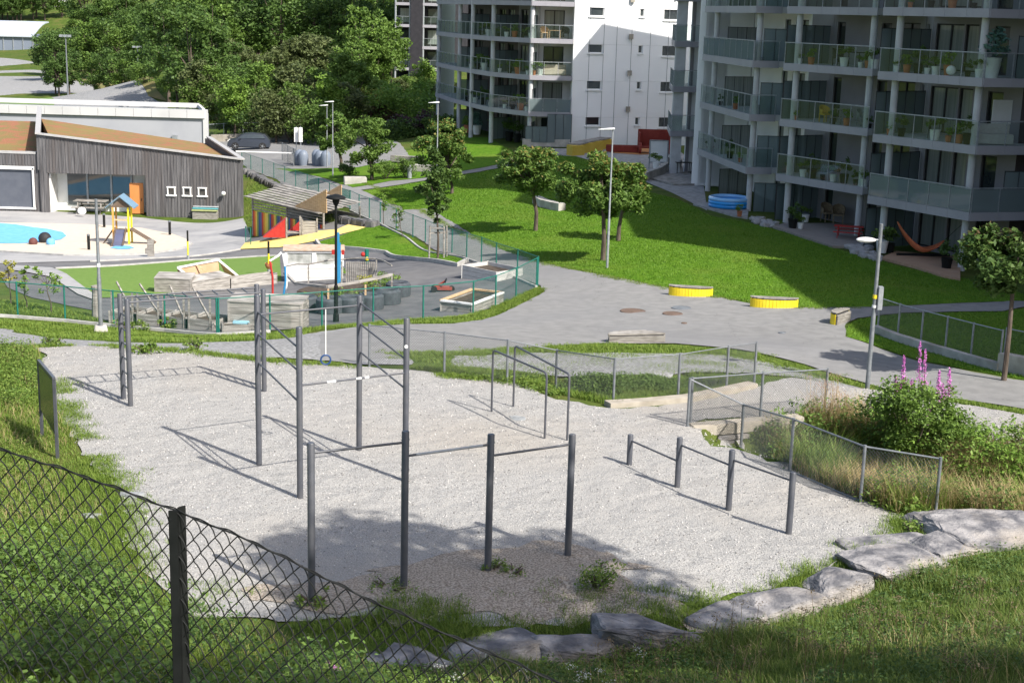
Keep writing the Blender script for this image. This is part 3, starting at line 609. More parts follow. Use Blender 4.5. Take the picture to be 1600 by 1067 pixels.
# left pole on concrete foot
b=P(158,521); o=thing('lamp_pole',b,'tall grey pole on a concrete foot in front of the playground, left','pole'); h=4.3
mb=MB(); mb.tube([(0,0,.2),(0,0,h*.42),(0,0,h*.43),(0,0,h)],[.07,.068,.052,.046],14); mb.build('pole',M['galvd'],o,smooth=True)
mb=MB(); mb.box((0,0,.05),(.5,.5,.42),rz=.3,taper=.72); mb.build('concrete_foot',M['concrete'],o,bevel=.02)
mb=MB(); mb.tube([(0,0,h*.5),(0,0,h*.5+.12)],.056,12); mb.build('label_band',M['white'],o)
# black mushroom lamp
b=P(525,504); o=thing('park_lamp',b,'black park lamp with flat mushroom hood inside the playground','lamp'); h=4.35
mb=MB(); mb.tube([(0,0,0),(0,0,.3),(0,0,.32),(0,0,1.3),(0,0,1.32),(0,0,h-.25)],[.11,.10,.075,.07,.05,.045],12); mb.build('pole',M['black'],o,smooth=True)
mb=MB(); mb.lathe([(.05,-.28),(.10,-.2),(.13,-.06),(.33,-.03),(.34,0),(.30,.05),(.12,.1),(.01,.13)],(0,0,h),26); mb.build('lamp_hood',M['black'],o,smooth=True)
mb=MB(); mb.lathe([(.09,-.05),(.11,-.02),(.1,-.01)],(0,0,h-.03),16); mb.build('lamp_glass',M['galv'],o)
# floodlight masts far away
for (px,y,py0,pyt,lb) in ((107,262,166,57,'tall floodlight mast nearer of the two beside the sports ground'),(217,330,150,74,'tall floodlight mast farther right in front of the wooded slope')):
    q=pd(px,py0,y); top=pd(px-3,pyt,y); z0=TZ(q[0],q[1]); o=thing('floodlight_mast',(q[0],q[1],z0),lb,'floodlight',group='floodlight masts at the sports ground'); hh=top[2]-z0
    mb=MB(); mb.tube([(0,0,0),(0,0,hh)],[.17,.10],10); mb.build('mast',M['galvd'],o)
    for k in (-1,0,1): mb=MB(); mb.box((k*.75,-.2,hh+.05),(.62,.35,.42)); mb.build('floodlight_head',M['galv'],o)
# ---------------------------------------------------------------- half-round benches
def bench(pL,pR,label,h=.42,yellow=True,back=None,rz=None):
    a=P(*pL);b=P(*pR); c=(a+b)/2; d=(b-a); d.z=0; L=d.length; ang=math.atan2(d.y,d.x) if rz is None else rz
    o=thing('half_round_bench',(c.x,c.y,min(a.z,b.z)),label,'bench','half-round benches on the asphalt',ang); r=L/2
    dep=.62
    if yellow: # curved front towards camera
        arc=[(r*math.cos(t),-.02-dep*.55*math.sin(t)) for t in np.linspace(0,math.pi,22)]
    else: arc=[(r*math.cos(t),dep*.8*math.sin(t)) for t in np.linspace(0,math.pi,22)]
    mb=MB(); mb.prism([(x*.96,y*.96) for x,y in arc],.05,h-.03); mb.build('core',M['hull'],o)
    mb=MB(); n=len(arc)
    for i in range(n-1):
        p=Vector((*arc[i],0));q=Vector((*arc[i+1],0)); s=(q-p)*.04
        mb.bar(Z(p+s,h*.48),Z(q-s,h*.48),.03,h*.78,up=(0,0,1))
    mb.build('curved_front',M['yellow'] if yellow else M['wood'],o)
    mb=MB()
    for k in range(4): mb.box((0,.03 if yellow else -.03,.07+k*(h-.09)/4),(L,.05,(h-.09)/4-.012))
    mb.build('back_boards',M['wood'],o)
    mb=MB(); ys=np.linspace(-dep*.56 if yellow else 0,0 if yellow else dep*.82,6)
    for y0,y1 in zip(ys[:-1],ys[1:]):
        ym=(y0+y1)/2; f=1-(abs(ym)/(dep*.57 if yellow else dep*.84))**2; wx=r*math.sqrt(max(f,.02))*2.05; mb.box((0,ym,h),(wx,(y1-y0)-.012,.045))
    mb.build('seat_boards',M['wood'],o); return o
bench((1045,461.5),(1113,463.5),'yellow fronted half-round bench, leftmost of the two at the lawn edge')
bench((1172,480),(1246,481),'largest yellow fronted half-round bench, middle one at the lawn edge')
o=bench((1292,506),(1340,506),'small turned yellow fronted bench beside the right lawn, nearest the lamp pole',rz=R(-127),h=.45)
bench((951,536.5),(1038,536.5),'plain grey plank half-round bench in the middle of the asphalt, without yellow',yellow=False,h=.3)
# ---------------------------------------------------------------- rocks
def rockmesh(w,d,h,seed,flat=.0,sub=2):
    rr=random.Random(seed); bm=bmesh.new()
    for i in range(26):
        v=Vector((rr.uniform(-1,1),rr.uniform(-1,1),rr.uniform(-1,1))); m=max(abs(v.x),abs(v.y),abs(v.z)); v=v/m*rr.uniform(.86,1.0)
        v.x*=1-.2*abs(v.y)*rr.random(); bm.verts.new((v.x*w/2,v.y*d/2,v.z*h/2))
    r=bmesh.ops.convex_hull(bm,input=bm.verts); bmesh.ops.delete(bm,geom=[g for g in r['geom_interior'] if isinstance(g,bmesh.types.BMVert)],context='VERTS')
    bmesh.ops.bevel(bm,geom=list(bm.edges),offset=min(w,d,h)*.05,segments=1,affect='EDGES')
    bmesh.ops.triangulate(bm,faces=bm.faces[:])
    for _ in range(sub):
        es=[e for e in bm.edges if e.calc_length()>max(w,d)/14]
        if es: bmesh.ops.subdivide_edges(bm,edges=es,cuts=1,use_grid_fill=True); bmesh.ops.triangulate(bm,faces=bm.faces[:])
    from mathutils import noise
    s=min(w,d,h)
    for v in bm.verts:
        n=noise.noise_vector(v.co*2.2/s+Vector((seed,0,0)))*.035*s+noise.noise_vector(v.co*7/s+Vector((0,seed,0)))*.035*s; v.co+=n; st=v.co.z/s*7+v.co.x*1.3; v.co.x*=1+.012*math.sin(st*6.28); v.co.y*=1+.02*math.sin(st*6.28+1)
    me=bpy.data.meshes.new('rock'); bm.to_mesh(me); bm.free(); me.materials.append(M['rock']); return me
def rock(px0,py,px1,h,label,seed,dep=None,up=.0,rz=None,cat='rock',group=None,name='boulder',m=None,tilt=0):
    a=P(px0,py);b=P(px1,py) if not isinstance(py,tuple) else P(px1,py[1])
    if dep is None: dep=(b-a).length*.6
    c=(a+b)/2; L=(b-a).length; me=rockmesh(L*1.06,dep,h,seed); o=bpy.data.objects.new(name,me); COL.objects.link(o)
    o.location=(c.x,c.y,c.z+up+h*.5-.1); o.rotation_euler=(0,tilt,math.atan2(b.y-a.y,b.x-a.x) if rz is None else rz)
    if m: me.materials.clear(); me.materials.append(m)
    return tag(o,label,cat,group)
def rock2(p0,p1,h,label,seed,dep,up=-.1,**k):
    a=P(*p0);b=P(*p1); c=(a+b)/2; L=(b-a).length; me=rockmesh(L*1.26,dep*1.15,h*.9,seed); o=bpy.data.objects.new('boulder',me); COL.objects.link(o)
    o.location=(c.x,c.y,c.z+up+h*.45-.29); o.rotation_euler=(k.get('tx',0),k.get('ty',0),math.atan2(b.y-a.y,b.x-a.x)); return tag(o,label,'rock','rough boulders edging the gravel yard')
rock2((495,1034),(600,1030),.5,'low mossy boulder seen through the fence, leftmost of the yard edging',21,.6,up=-.22)
rock2((590,1032),(716,1030),.62,'flat grey boulder behind the falling fence wire, second from the left',22,.8,up=-.12)
rock2((700,1022),(836,1018),.62,'wide grey boulder left of the dark striped one in the yard edging',23,.9,up=-.06)
rock2((832,1021),(945,1014),.66,'dark striped boulder with lichen at its foot in the yard edging',24,.7,up=-.02)
rock2((936,1008),(1086,994),.72,'largest flat-faced violet-grey boulder in the middle of the edging',25,.7,up=.0)
rock2((1090,981),(1180,967),.5,'small pointed boulder just right of the largest edging boulder',26,.8,up=.05)
rock2((1165,962),(1258,948),.62,'grey ridge boulder between the pointed one and the right-hand blocks',27,.8,up=.05)
rock2((1268,935),(1350,912),.6,'blocky boulder in half shade below the sunlit stones',28,.8,up=.08)
rock2((1335,895),(1450,878),.5,'broad sunlit sandy boulder at the right end of the gravel',29,1.2,up=.08,tx=-.1)
rock2((1345,868),(1440,848),.42,'smooth pale slab behind the sandy boulder at the gravel corner',30,1.2,up=.05)
rock2((1438,868),(1518,852),.46,'pink-white sunlit boulder below the big slab at right',31,.9,up=.1)
rock2((1460,842),(1625,838),.66,'huge flat grey slab at the right edge by the dry grass',32,1.7,up=.06,tx=-.08)
rock2((1432,826),(1482,818),.5,'small block tucked behind the huge slab near the last fence post',33,.7,up=.1)
sm=mat('grey_block',(.20,.21,.215),(.30,.31,.31),scale=6,rough=.9,bump=.5)
rock(186,778,228,.2,'cut grey stone lying on the grass edge behind the black wire mesh',41,dep=.32,cat='stone',name='stone',m=sm)
rock(124,806,160,.14,'pale flat stone in the grass left of the black fence post',42,dep=.28,cat='stone',name='stone',m=sm)
rock(796,656,822,.16,'grey stone on the gravel beneath the parallel bars',43,dep=.4,cat='stone',name='stone',m=sm)
rock(922,764,940,.09,'small flat stone on the gravel right of the tallest pull-up row',44,dep=.22,cat='stone',name='stone',m=sm)
rock(478,712,508,.12,'pale scrap stone on the gravel behind the first pull-up bar',45,dep=.3,cat='stone',name='stone',m=M['concrete'])
# ---------------------------------------------------------------- black fence in the foreground
TWP=[(-190,640,4.78),(-60,682,4.76),(0,703,4.75),(80,727,4.74),(160,755,4.72),(230,781,4.70),(272,797,4.69),(330,820,4.66),(400,849,4.63),(470,884,4.60),(560,929,4.56),(640,965,4.52),(720,1001,4.48),(800,1034,4.45),(880,1069,4.42),(1000,1125,4.38),(1150,1195,4.3)]
TW3=np.array([pd(*p) for p in TWP]); cum=np.concatenate([[0],np.cumsum(np.linalg.norm(np.diff(TW3[:,:2],axis=0),axis=1))])
def topat(s): return np.stack([np.interp(s,cum,TW3[:,k]) for k in range(3)],-1)
ff=thing('wire_mesh_fence',tuple(TW3[6]-np.array([0,0,1.25])),'black coated wire mesh fence with one steel post close to the camera','fence'); FO=Vector(ff.location)
mb=MB(); sarr=np.linspace(0,cum[-1],260); tp=topat(sarr); tp[:,2]+=.0025*np.sin(sarr*31); mb.tube([Vector(p) for p in tp],.0034,6)
tp2=tp+np.array([0,0,.004])-.006*0+np.stack([0*sarr,.003*np.cos(sarr*61),.0032*np.sin(sarr*61)],1); mb.tube([Vector(p) for p in tp2],.0024,5); mb.build('top_wire',M['black'],ff,world=FO,smooth=True)
mb=MB(); cu,cv,Hm=.056,.080,1.12; nv=int(Hm/cv); slope=cu/2/(cv/2)
nline=int(cum[-1]/cu)+nv+2
for fam in (1,-1):
    for k in range(-nv-2 if fam>0 else 0,nline+2 if fam<0 else int(cum[-1]/cu)+1):
        pts=[]; n=int(nv*8)
        for j in range(n+1):
            v=j/n*Hm; s=k*cu+fam*v*(cu/cv)/1.0
            # s-shaped wires: each half cell bows
            ph=v/cv*2*math.pi; bw=abs(math.sin(ph)); s2=s+(.0045*bw if fam>0 else -.0008*bw)
            if s2<0 or s2>cum[-1]: 
                if len(pts)>2: mb.tube(pts,.0024,5,cap=False)
                pts=[]; continue
            p=topat(s2); wob=.012*math.sin(s2*5.1+v*3)+.006*math.sin(v*9+s2*2)
            pts.append(Vector((p[0]+.004*math.sin(v*14+k),p[1]+wob+fam*.0025*math.cos(ph),p[2]-v-.004+(.0045*bw if fam>0 else 0))))
        if len(pts)>2: mb.tube(pts,.0024,5,cap=False)
mb.build('wire_mesh',M['black'],ff,world=FO,smooth=True)
pt=topat(cum[6]); pb_=Vector((pt[0],pt[1]-.01,pt[2]))
mb=MB(); mb.box(Z(pb_+Vector((-.002,.0,0)),-.722),(.032,.006,1.45),rz=-.05); mb.box(Z(pb_+Vector((.024,.018,0)),-.712),(.034,.006,1.45),rz=.85); mb.tube([Z(pb_+Vector((-.012,-.006,0)),-.03),Z(pb_+Vector((-.012,.01,0)),-.03)],.006,8); mb.build('fence_post',M['black'],ff,world=FO,bevel=.002)
for s_,x in ((cum[0]+.02,0),(cum[-1]-.05,0)):
    q=topat(s_); mb=MB(); mb.box((q[0],q[1],q[2]-.7),(.05,.05,1.5)); mb.build('fence_post',M['black'],ff,world=FO)
# ================================================================= nursery school
ZK=-4.5
def W(px,py,y=98.6): return Vector(pd(px,py,y))
def facade(mb_wall,p0,p1,z0,z1,openings,th=.25):
    """wall boxes leaving openings (s0,s1,zb,zt); p0,p1 are xy tuples, outside is to the right of p0->p1 reversed"""
    p0=Vector((*p0,0));p1=Vector((*p1,0)); d=(p1-p0); L=d.length; d.normalize(); ang=math.atan2(d.y,d.x); n=Vector((d.y,-d.x,0))
    def bx(s0,s1,a,b):
        if s1-s0<.01 or b-a<.01: return
        c=p0+d*((s0+s1)/2)-n*(th/2)+Vector((0,0,(a+b)/2)); mb_wall.box(c,(s1-s0,th,b-a),rz=ang)
    s=0
    for (s0,s1,a,b) in sorted(openings):
        bx(s,s0,z0,z1); bx(s0,s1,z0,a); bx(s0,s1,b,z1); s=s1
    bx(s,L,z0,z1); return d,n,ang,L
cladm=mat('dark_wood_cladding',(.052,.050,.053),(.185,.18,.184),scale=3.2,stretch=(3.2,3.2,.16),rough=.9,detail=10,lo=.3,hi=.75,c3=(.10,.088,.085),s3=.5,bump=.6)
sedum=mat('sedum_roof',(.27,.115,.06),(.19,.14,.05),scale=1.3,detail=14,rough=1,bump=2,bscale=8,c3=(.20,.16,.05),s3=.3,lo=.44,hi=.56)
capm=mat('pale_metal_cap',(.36,.35,.34),(.42,.41,.40),rough=.5)
def nursery():
    A=Vector((-33.09,98.55,ZK));Bp=Vector((-19.06,98.8,ZK)); o=thing('nursery_school',A,'dark wood clad nursery school with sloping red-brown sedum roofs and pale roof edges','building')
    zL,zR=.95,-.45; A2=Vector((-36.0,107.,0));B2=Vector((-24.4,113.2,0))
    A2=A+Vector((-4.6,14.4,0)); B2=Bp+Vector((-5.4,14.4,0))
    # recess in front wall
    xr0=W(76,300).x; xr1=W(227,300).x; zr0=W(150,333).z; ztL=W(77,269).z; ztR=W(226,276).z
    mb=MB(); L=Bp.x-A.x
    def ztop(x): return zL+(zR-zL)*(x-A.x)/L
    def yy(x): return A.y+(Bp.y-A.y)*(x-A.x)/L
    small=[(W(a,306).x,W(b,306).x) for a,b in ((262,273),(286.5,297.5),(310,321.5))]; zs0,zs1=W(290,305.5).z,W(290,294).z
    cuts=[(xr0,xr1,ZK-.2,(ztL+ztR)/2)]+[(a,b,zs0,zs1) for a,b in small]
    x=A.x; th=.3
    def seg(x0,x1,z0,z1=None):
        y0,y1=yy(x0),yy(x1); t0=ztop(x0) if z1 is None else z1; t1=ztop(x1) if z1 is None else z1
        mb.prism([(x0,y0),(x1,y1),(x1,y1+th),(x0,y0+th)],[z0]*4,[t0,t1,t1,t0])
    for (a,b,z0,z1) in cuts:
        seg(x,a,ZK-.3); seg(a,b,z1); 
        if z0>ZK: seg(a,b,ZK-.3,z0)
        x=b
    seg(x,Bp.x,ZK-.3)
    # vertical battens give the cladding its ribs
    for i in range(int(L/.22)):
        xx=A.x+.1+i*.22; inr=xr0-.05<xx<xr1+.05; sm_=[1 for a,b in small if a-.1<xx<b+.1]; zb=(ztL+ztR)/2+.02 if inr else ZK
        if sm_: mb.box((xx,yy(xx)-.02,(zs1+.15+ztop(xx))/2),(.045,.04,ztop(xx)-zs1-.17)); mb.box((xx,yy(xx)-.02,(ZK+zs0-.12)/2),(.045,.04,zs0-.14-ZK)); continue
        mb.box((xx,yy(xx)-.02,(zb+ztop(xx))/2),(.05,.04,ztop(xx)-zb-.02))
    mb.build('front_wall',cladm,o,world=A)
    mb=MB()
    mb.prism([(Bp.x-.01,Bp.y+.3),(Bp.x,Bp.y),(B2.x,B2.y),(B2.x-.3,B2.y)],ZK-.3,[zR,zR,zR+.1,zR+.1]); mb.build('side_wall',cladm,o,world=A)
    mb=MB(); mb.prism([(A.x+.1,A.y+1.2+1),(Bp.x-.4,Bp.y+2.2),(B2.x-.3,B2.y),(A2.x+.1,A2.y)],ZK-.3,[zL-.4,zR-.4,zR-.3,zL-.1]); mb.build('sedum_roof',sedum,o,world=A)
    # front roof strip
    mb=MB(); mb.prism([(A.x+.1,A.y+.3),(Bp.x-.3,Bp.y+.3),(Bp.x-.5,Bp.y+2.2),(A.x-.3,A.y+2.2)],[zL-.6,zR-.6,zR-.6,zL-.6],[zL-.38,zR-.38,zR-.38,zL-.38]); mb.build('roof_front_strip',sedum,o,world=A)
    for nm,(p,q,zp,zq) in {'front_parapet':(A,Bp,zL,zR),'side_parapet':(Bp,B2,zR,zR+.15),'dividing_parapet':(A,A2,zL,zL+.75),}.items():
        mb=MB(); a=Vector((p.x,p.y,zp));b=Vector((q.x,q.y,zq)); 
        if nm=='dividing_parapet': mb.prism([(a.x-.12,a.y),(a.x+.12,a.y),(b.x+.12,b.y),(b.x-.12,b.y)],[ZK+3.0]*4,[zp,zp,zq,zq]); mb.build('parapet_wall',cladm,o,world=A); mb=MB()
        mb.bar(a+Vector((0,0,.06)),b+Vector((0,0,.06)),.36,.11); mb.build(nm,capm,o,world=A)
    # recess: back wall, glass, door
    yb=A.y+1.6; zt_=(ztL+ztR)/2
    mb=MB(); mb.box(((xr0+xr1)/2,yb+.1,(ZK+zt_)/2),(xr1-xr0,.1,zt_-ZK)); mb.build('recess_wall',M['white'],o,world=A)
    mb=MB(); mb.box((xr0+.05,A.y+.95,(ZK+zt_)/2),(.1,1.3,zt_-ZK-.01)); mb.build('recess_side',M['white'],o,world=A)
    xs=[W(v,300).x for v in (94,127,165,197)]
    wn=thing('window',(0,0,0),None,None); wn.parent=o
    for i,(a,b) in enumerate(zip(xs[:-1],xs[1:])):
        mb=MB(); c=((a+b)/2,yb-.03,(ZK+.45+zt_-.12)/2); mb.box(c,(b-a-.12,.05,zt_-.1-ZK-.5)); mb.build('glass_pane',GP,o,world=A)
        mb=MB(); mb.box((b,yb-.07,(ZK+zt_)/2),(.13,.12,zt_-ZK)); mb.build('window_post',M['galv'],o,world=A)
    COL.objects.unlink(wn); bpy.data.objects.remove(wn)
    xd0,xd1=W(199,300).x,W(220,300).x; mb=MB(); mb.box(((xd0+xd1)/2,yb-.9,ZK+1.12),(xd1-xd0,.06,2.15),rz=.12); dr=mb.build('door',mat('orange_door',(.52,.19,.05),(.56,.22,.065),scale=1,rough=.5),o,world=A)
    mb=MB(); mb.box((xd1-.12,yb-.97,ZK+1.05),(.03,.08,.16)); mb.build('door_handle',M['frame'],dr,world=A)
    mb=MB(); mb.box(((xd1+xr1)/2,yb-.05,ZK+1.1),(xr1-xd1-.1,.06,2.1)); mb.build('doorway',M['hull'],o,world=A)
    for a,b in small:
        f=MB(); w_=b-a;cx=(a+b)/2;zc=(zs0+zs1)/2;hh=zs1-zs0
        for (x_,z_,sx,sz) in ((cx,zs1+.02,w_+.14,.08),(cx,zs0-.04,w_+.24,.10),(a-.0,zc,.08,hh),(b+.0,zc,.08,hh)): f.box((x_,yy(cx)-.05,z_),(sx,.12,sz))
        fo=f.build('window',M['white'],o,world=A); g=MB(); g.box((cx,yy(cx)+.14,zc),(w_-.08,.03,hh)); g.build('pane',GP,fo,world=A)
    mb=MB(); mb.sphere((W(350,302).x,A.y-.12,W(350,302).z),.15,12,8); mb.build('wall_lamp',M['white'],o,world=A)
    # left wing
    zl=-.42; X0=-47.; mb=MB(); wx0,wx1=W(-60,300).x,W(52,300).x; wz0,wz1=W(0,325).z,W(0,262).z
    def bx(x0,x1,z0,z1,dy=0): mb.box(((x0+x1)/2,A.y+.35+dy,(z0+z1)/2),(x1-x0,.3,z1-z0))
    bx(wx1,A.x-.01,ZK-.3,zl); bx(X0,wx0,ZK-.3,zl); bx(wx0,wx1,wz1,zl); bx(wx0,wx1,ZK-.3,wz0)
    for i in range(60):
        xx=A.x-.15-i*.22
        if xx<wx1+.05: mb.box((xx,A.y+.18,(wz1+.2+zl)/2),(.05,.04,zl-wz1-.25)); mb.box((xx,A.y+.18,(ZK+wz0-.2)/2),(.05,.04,wz0-.2-ZK)) if wz0-.3>ZK else None
        else: mb.box((xx,A.y+.18,(ZK+zl)/2),(.05,.04,zl-ZK))
    mb.build('wing_wall',cladm,o,world=A)
    mb=MB(); mb.box(((wx0+wx1)/2,A.y+.3,(wz0+wz1)/2),(wx1-wx0-.1,.04,wz1-wz0-.1)); fb=mb.build('window_blind',mat('blue_grey_blind',(.085,.095,.12),(.10,.11,.135),scale=2,rough=.8),o,world=A)
    mb=MB()
    for (x_,z_,sx,sz) in (((wx0+wx1)/2,wz1,wx1-wx0+.2,.22),((wx0+wx1)/2,wz0,wx1-wx0+.2,.12),(wx1,(wz0+wz1)/2,.12,wz1-wz0)): mb.box((x_,A.y+.22,z_),(sx,.2,sz))
    mb.build('window_frame',M['white'],fb,world=A)
    mb=MB(); mb.prism([(X0,A.y+.5),(A.x-.15,A.y+.5),(A2.x-.15,A2.y),(X0-8,A2.y)],ZK-.3,[zl-.15,zl-.15,zl+1.05,zl+1.05]); mb.build('wing_sedum_roof',sedum,o,world=A)
    mb=MB(); mb.bar((X0,A.y+.35,zl+.06),(A.x-.25,A.y+.35,zl+.06),.4,.15); mb.build('wing_parapet',capm,o,world=A)
nursery()
def hall():
    o=thing('sports_building',(-60,126,-6),'long pale flat roofed building behind the sedum roofs, white band over grey wall','building'); WO=Vector(o.location)
    xr=pd(321,200,125)[0]; zt_=pd(321,172,125)[2]; zb=-6.5
    mb=MB(); mb.prism([(-110,125),(xr,125),(xr-1,131),(-110,131)],zb,zt_-.75); mb.build('wall',mat('pale_grey_sheet',(.34,.35,.385),(.38,.39,.42),scale=.5,rough=.6),o,world=WO)
    mb=MB()
    for i in range(50): 
        x1=xr-i*1.55; mb.box((x1-.77,124.93,zt_-.38),(1.52,.3,.72))
    mb.build('white_band',mat('off_white_sheet',(.50,.50,.50),(.56,.56,.56),scale=.5),o,world=WO)
    mb=MB(); mb.box((xr-.0,125.1,(zt_+zb)/2),(.35,.5,zt_-zb)); mb.build('corner_trim',MATS['off_white_sheet'],o,world=WO)
    mb=MB(); mb.prism([(-110,125.2),(xr-.2,125.2),(xr-1.2,130.6),(-110,130.6)],zt_-.75,zt_-.35); mb.build('roof',M['galvd'],o,world=WO)
    mb=MB(); mb.bar((-110,130.8,zt_-.05),(xr-1.8,130.8,zt_-.05),.3,.4); mb.bar((xr-.2,125.4,zt_-.1),(xr-1.8,130.8,zt_-.1),.25,.3); mb.build('rear_parapet',MATS['off_white_sheet'],o,world=WO)
    x=pd(273,215,124.8); mb=MB(); mb.box((x[0],124.85,x[2]),(.45,.15,.4)); mb.build('vent_box',M['galv'],o,world=WO)
hall()
def far_things():
    y=600; a=pd(-70,80,y);b=pd(52,80,y); z0=a[2]-1; zt_=pd(20,56,y)[2]; zr=pd(20,34,y)[2]
    o=thing('warehouse',(a[0],y,z0),'large blue-grey warehouse with pale barrel roof at the far left','building'); WO=Vector(o.location)
    mb=MB(); mb.prism([(a[0],y),(b[0],y),(b[0],y+40),(a[0],y+40)],z0,zt_); mb.build('wall',mat('blue_grey_wall',(.16,.19,.25),(.19,.22,.28),scale=.05),o,world=WO)
    mb=MB()
    for i in range(9):
        x=a[0]+i*(b[0]-a[0])/8; mb.box((x,y-.15,(z0+zt_)/2),(.35,.3,zt_-z0))
    mb.build('wall_ribs',M['galv'],o,world=WO)
    mb=MB(); n=8; vs=[]
    for i in range(n+1): t=i/n; vs+=[(a[0]-1,y-1+21*t*1.0,zt_+(zr-zt_)*math.sin(t*math.pi/2)),(b[0]+.5,y-1+21*t,zt_+(zr-zt_)*math.sin(t*math.pi/2))]
    n2=len(vs)//2; vs+=[(v[0],v[1],v[2]-.5) for v in vs]; fs=[(2*i,2*i+1,2*i+3,2*i+2) for i in range(n2-1)]+[(2*n2+2*i,2*n2+2*i+2,2*n2+2*i+3,2*n2+2*i+1) for i in range(n2-1)]+[(2*i+1,2*n2+2*i+1,2*n2+2*i+3,2*i+3) for i in range(n2-1)]+[(0,2*n2,2*n2+1,1)]
    mb.add(vs,fs); mb.build('roof',mat('pale_roof',(.42,.46,.52),(.47,.51,.57),scale=.1,rough=.5),o,world=WO)
    # white house on the hill
    y=700; c=pd(98,7,y); o=thing('house',(c[0],y,c[2]-2),'small white house with dark roof among treetops at the top left','house'); WO=Vector(o.location)
    mb=MB(); mb.box((c[0],y,c[2]),(7.6,6,5.6)); mb.plate([(c[0]-3.8,y-3,c[2]+2.8),(c[0]+3.8,y-3,c[2]+2.8),(c[0],y-3,c[2]+5.5)],6,nrm=(0,1,0)); mb.build('wall',M['white'],o,world=WO)
    mb=MB()
    for s in (-1,1): mb.plate([(c[0]+s*3.4,y-3.4,c[2]+2.6),(c[0],y-3.4,c[2]+5.7),(c[0],y+3.4,c[2]+5.7),(c[0]+s*3.4,y+3.4,c[2]+2.6)],.25)
    mb.build('roof',mat('roof_tile',(.12,.06,.05),(.15,.08,.06),scale=1),o,world=WO)
    for dx in (-1.5,1.3): mb=MB(); mb.box((c[0]+dx,y-3.02,c[2]-.2),(.9,.1,1.2)); mb.build('window',GP,o,world=WO)
far_things()
# ---------------------------------------------------------------- car
def car():
    pl=P(357,231);c=P(390,234); c.z=TZ(c.x,c.y)+.05
    o=thing('parked_car',c,'dark grey compact hatchback parked beside the hedge fence','car',rz=R(6)); body=mat('grey_car_paint',(.045,.05,.062),(.05,.056,.07),scale=1,rough=.22,metal=.5,spec=.7)
    prof=[(-2.0,.28),(-2.02,.55),(-1.93,.80),(-1.72,.93),(-1.25,1.02),(-.72,1.42),(-.35,1.55),(.35,1.58),(1.05,1.54),(1.55,1.42),(1.83,1.12),(1.97,.95),(2.0,.6),(1.95,.28)]
    mb=MB(); n=len(prof); vs=[];ys=[-.88,-.84,-.60,.60,.84,.88]
    for x,z in prof: 
        k=1 if z<1.0 else 1-.26*(z-1.0)/.58
        for yv in ys:
            zz=z if abs(yv)<.7 else (z-.02 if abs(yv)<.86 else z-.06); vs.append((x,yv*k,zz if z>.3 else .28))
    fs=[];m=len(ys)
    for i in range(n-1):
        for j in range(m-1): a=i*m+j; fs.append((a,a+1,a+m+1,a+m))
    fs.append([i*m for i in range(n)]); fs.append([i*m+m-1 for i in range(n)][::-1]); fs.append([0]+[(n-1)*m+0]+[(n-1)*m+m-1]+[m-1])
    mb.add(vs,fs); mb.build('body',body,o,smooth=True,auto=30)
    mb=MB()
    for s in (-1,1): mb=MB(); mb.plate([(-1.05,s*.845,1.06),(1.55,s*.83,1.10),(1.30,s*.775,1.42),(.30,s*.765,1.48),(-.45,s*.77,1.42)],.02,nrm=(0,s,0)); mb.build('side_window',GP,o)
    pass
    mb=MB(); mb.plate([(-1.22,-.70,1.05),(-1.22,.70,1.05),(-.74,.60,1.42),(-.74,-.60,1.42)],.02,nrm=(-.6,0,.5)); mb.build('windscreen',GP,o)
    mb=MB(); mb.box((0,0,.33),(3.7,1.5,.25)); mb.build('underbody',M['hull'],o)
    for x in (-1.28,1.28):
        for s in (-1,1):
            mb=MB(); mb.tube([(x,s*.70,.35),(x,s*.895,.35)],.35,22); wh=mb.build('wheel',M['hull'],o,smooth=True)
            mb=MB(); mb.tube([(x,s*.88,.35),(x,s*.905,.35)],.08,12)
            for k in range(5):
                a=k*2*math.pi/5; mb.bar((x,s*.905,.35),(x+.24*math.cos(a),s*.905,.35+.24*math.sin(a)),.02,.06,up=(0,1,0))
            mb.build('rim',M['galv'],wh)
    for s in (-1,1): mb=MB(); mb.box((-1.93,s*.62,.78),(.1,.3,.12)); mb.build('headlight',M['white'],o); mb=MB(); mb.box((-.80,s*.95,1.05),(.14,.16,.12)); mb.build('wing_mirror',body,o)
car()
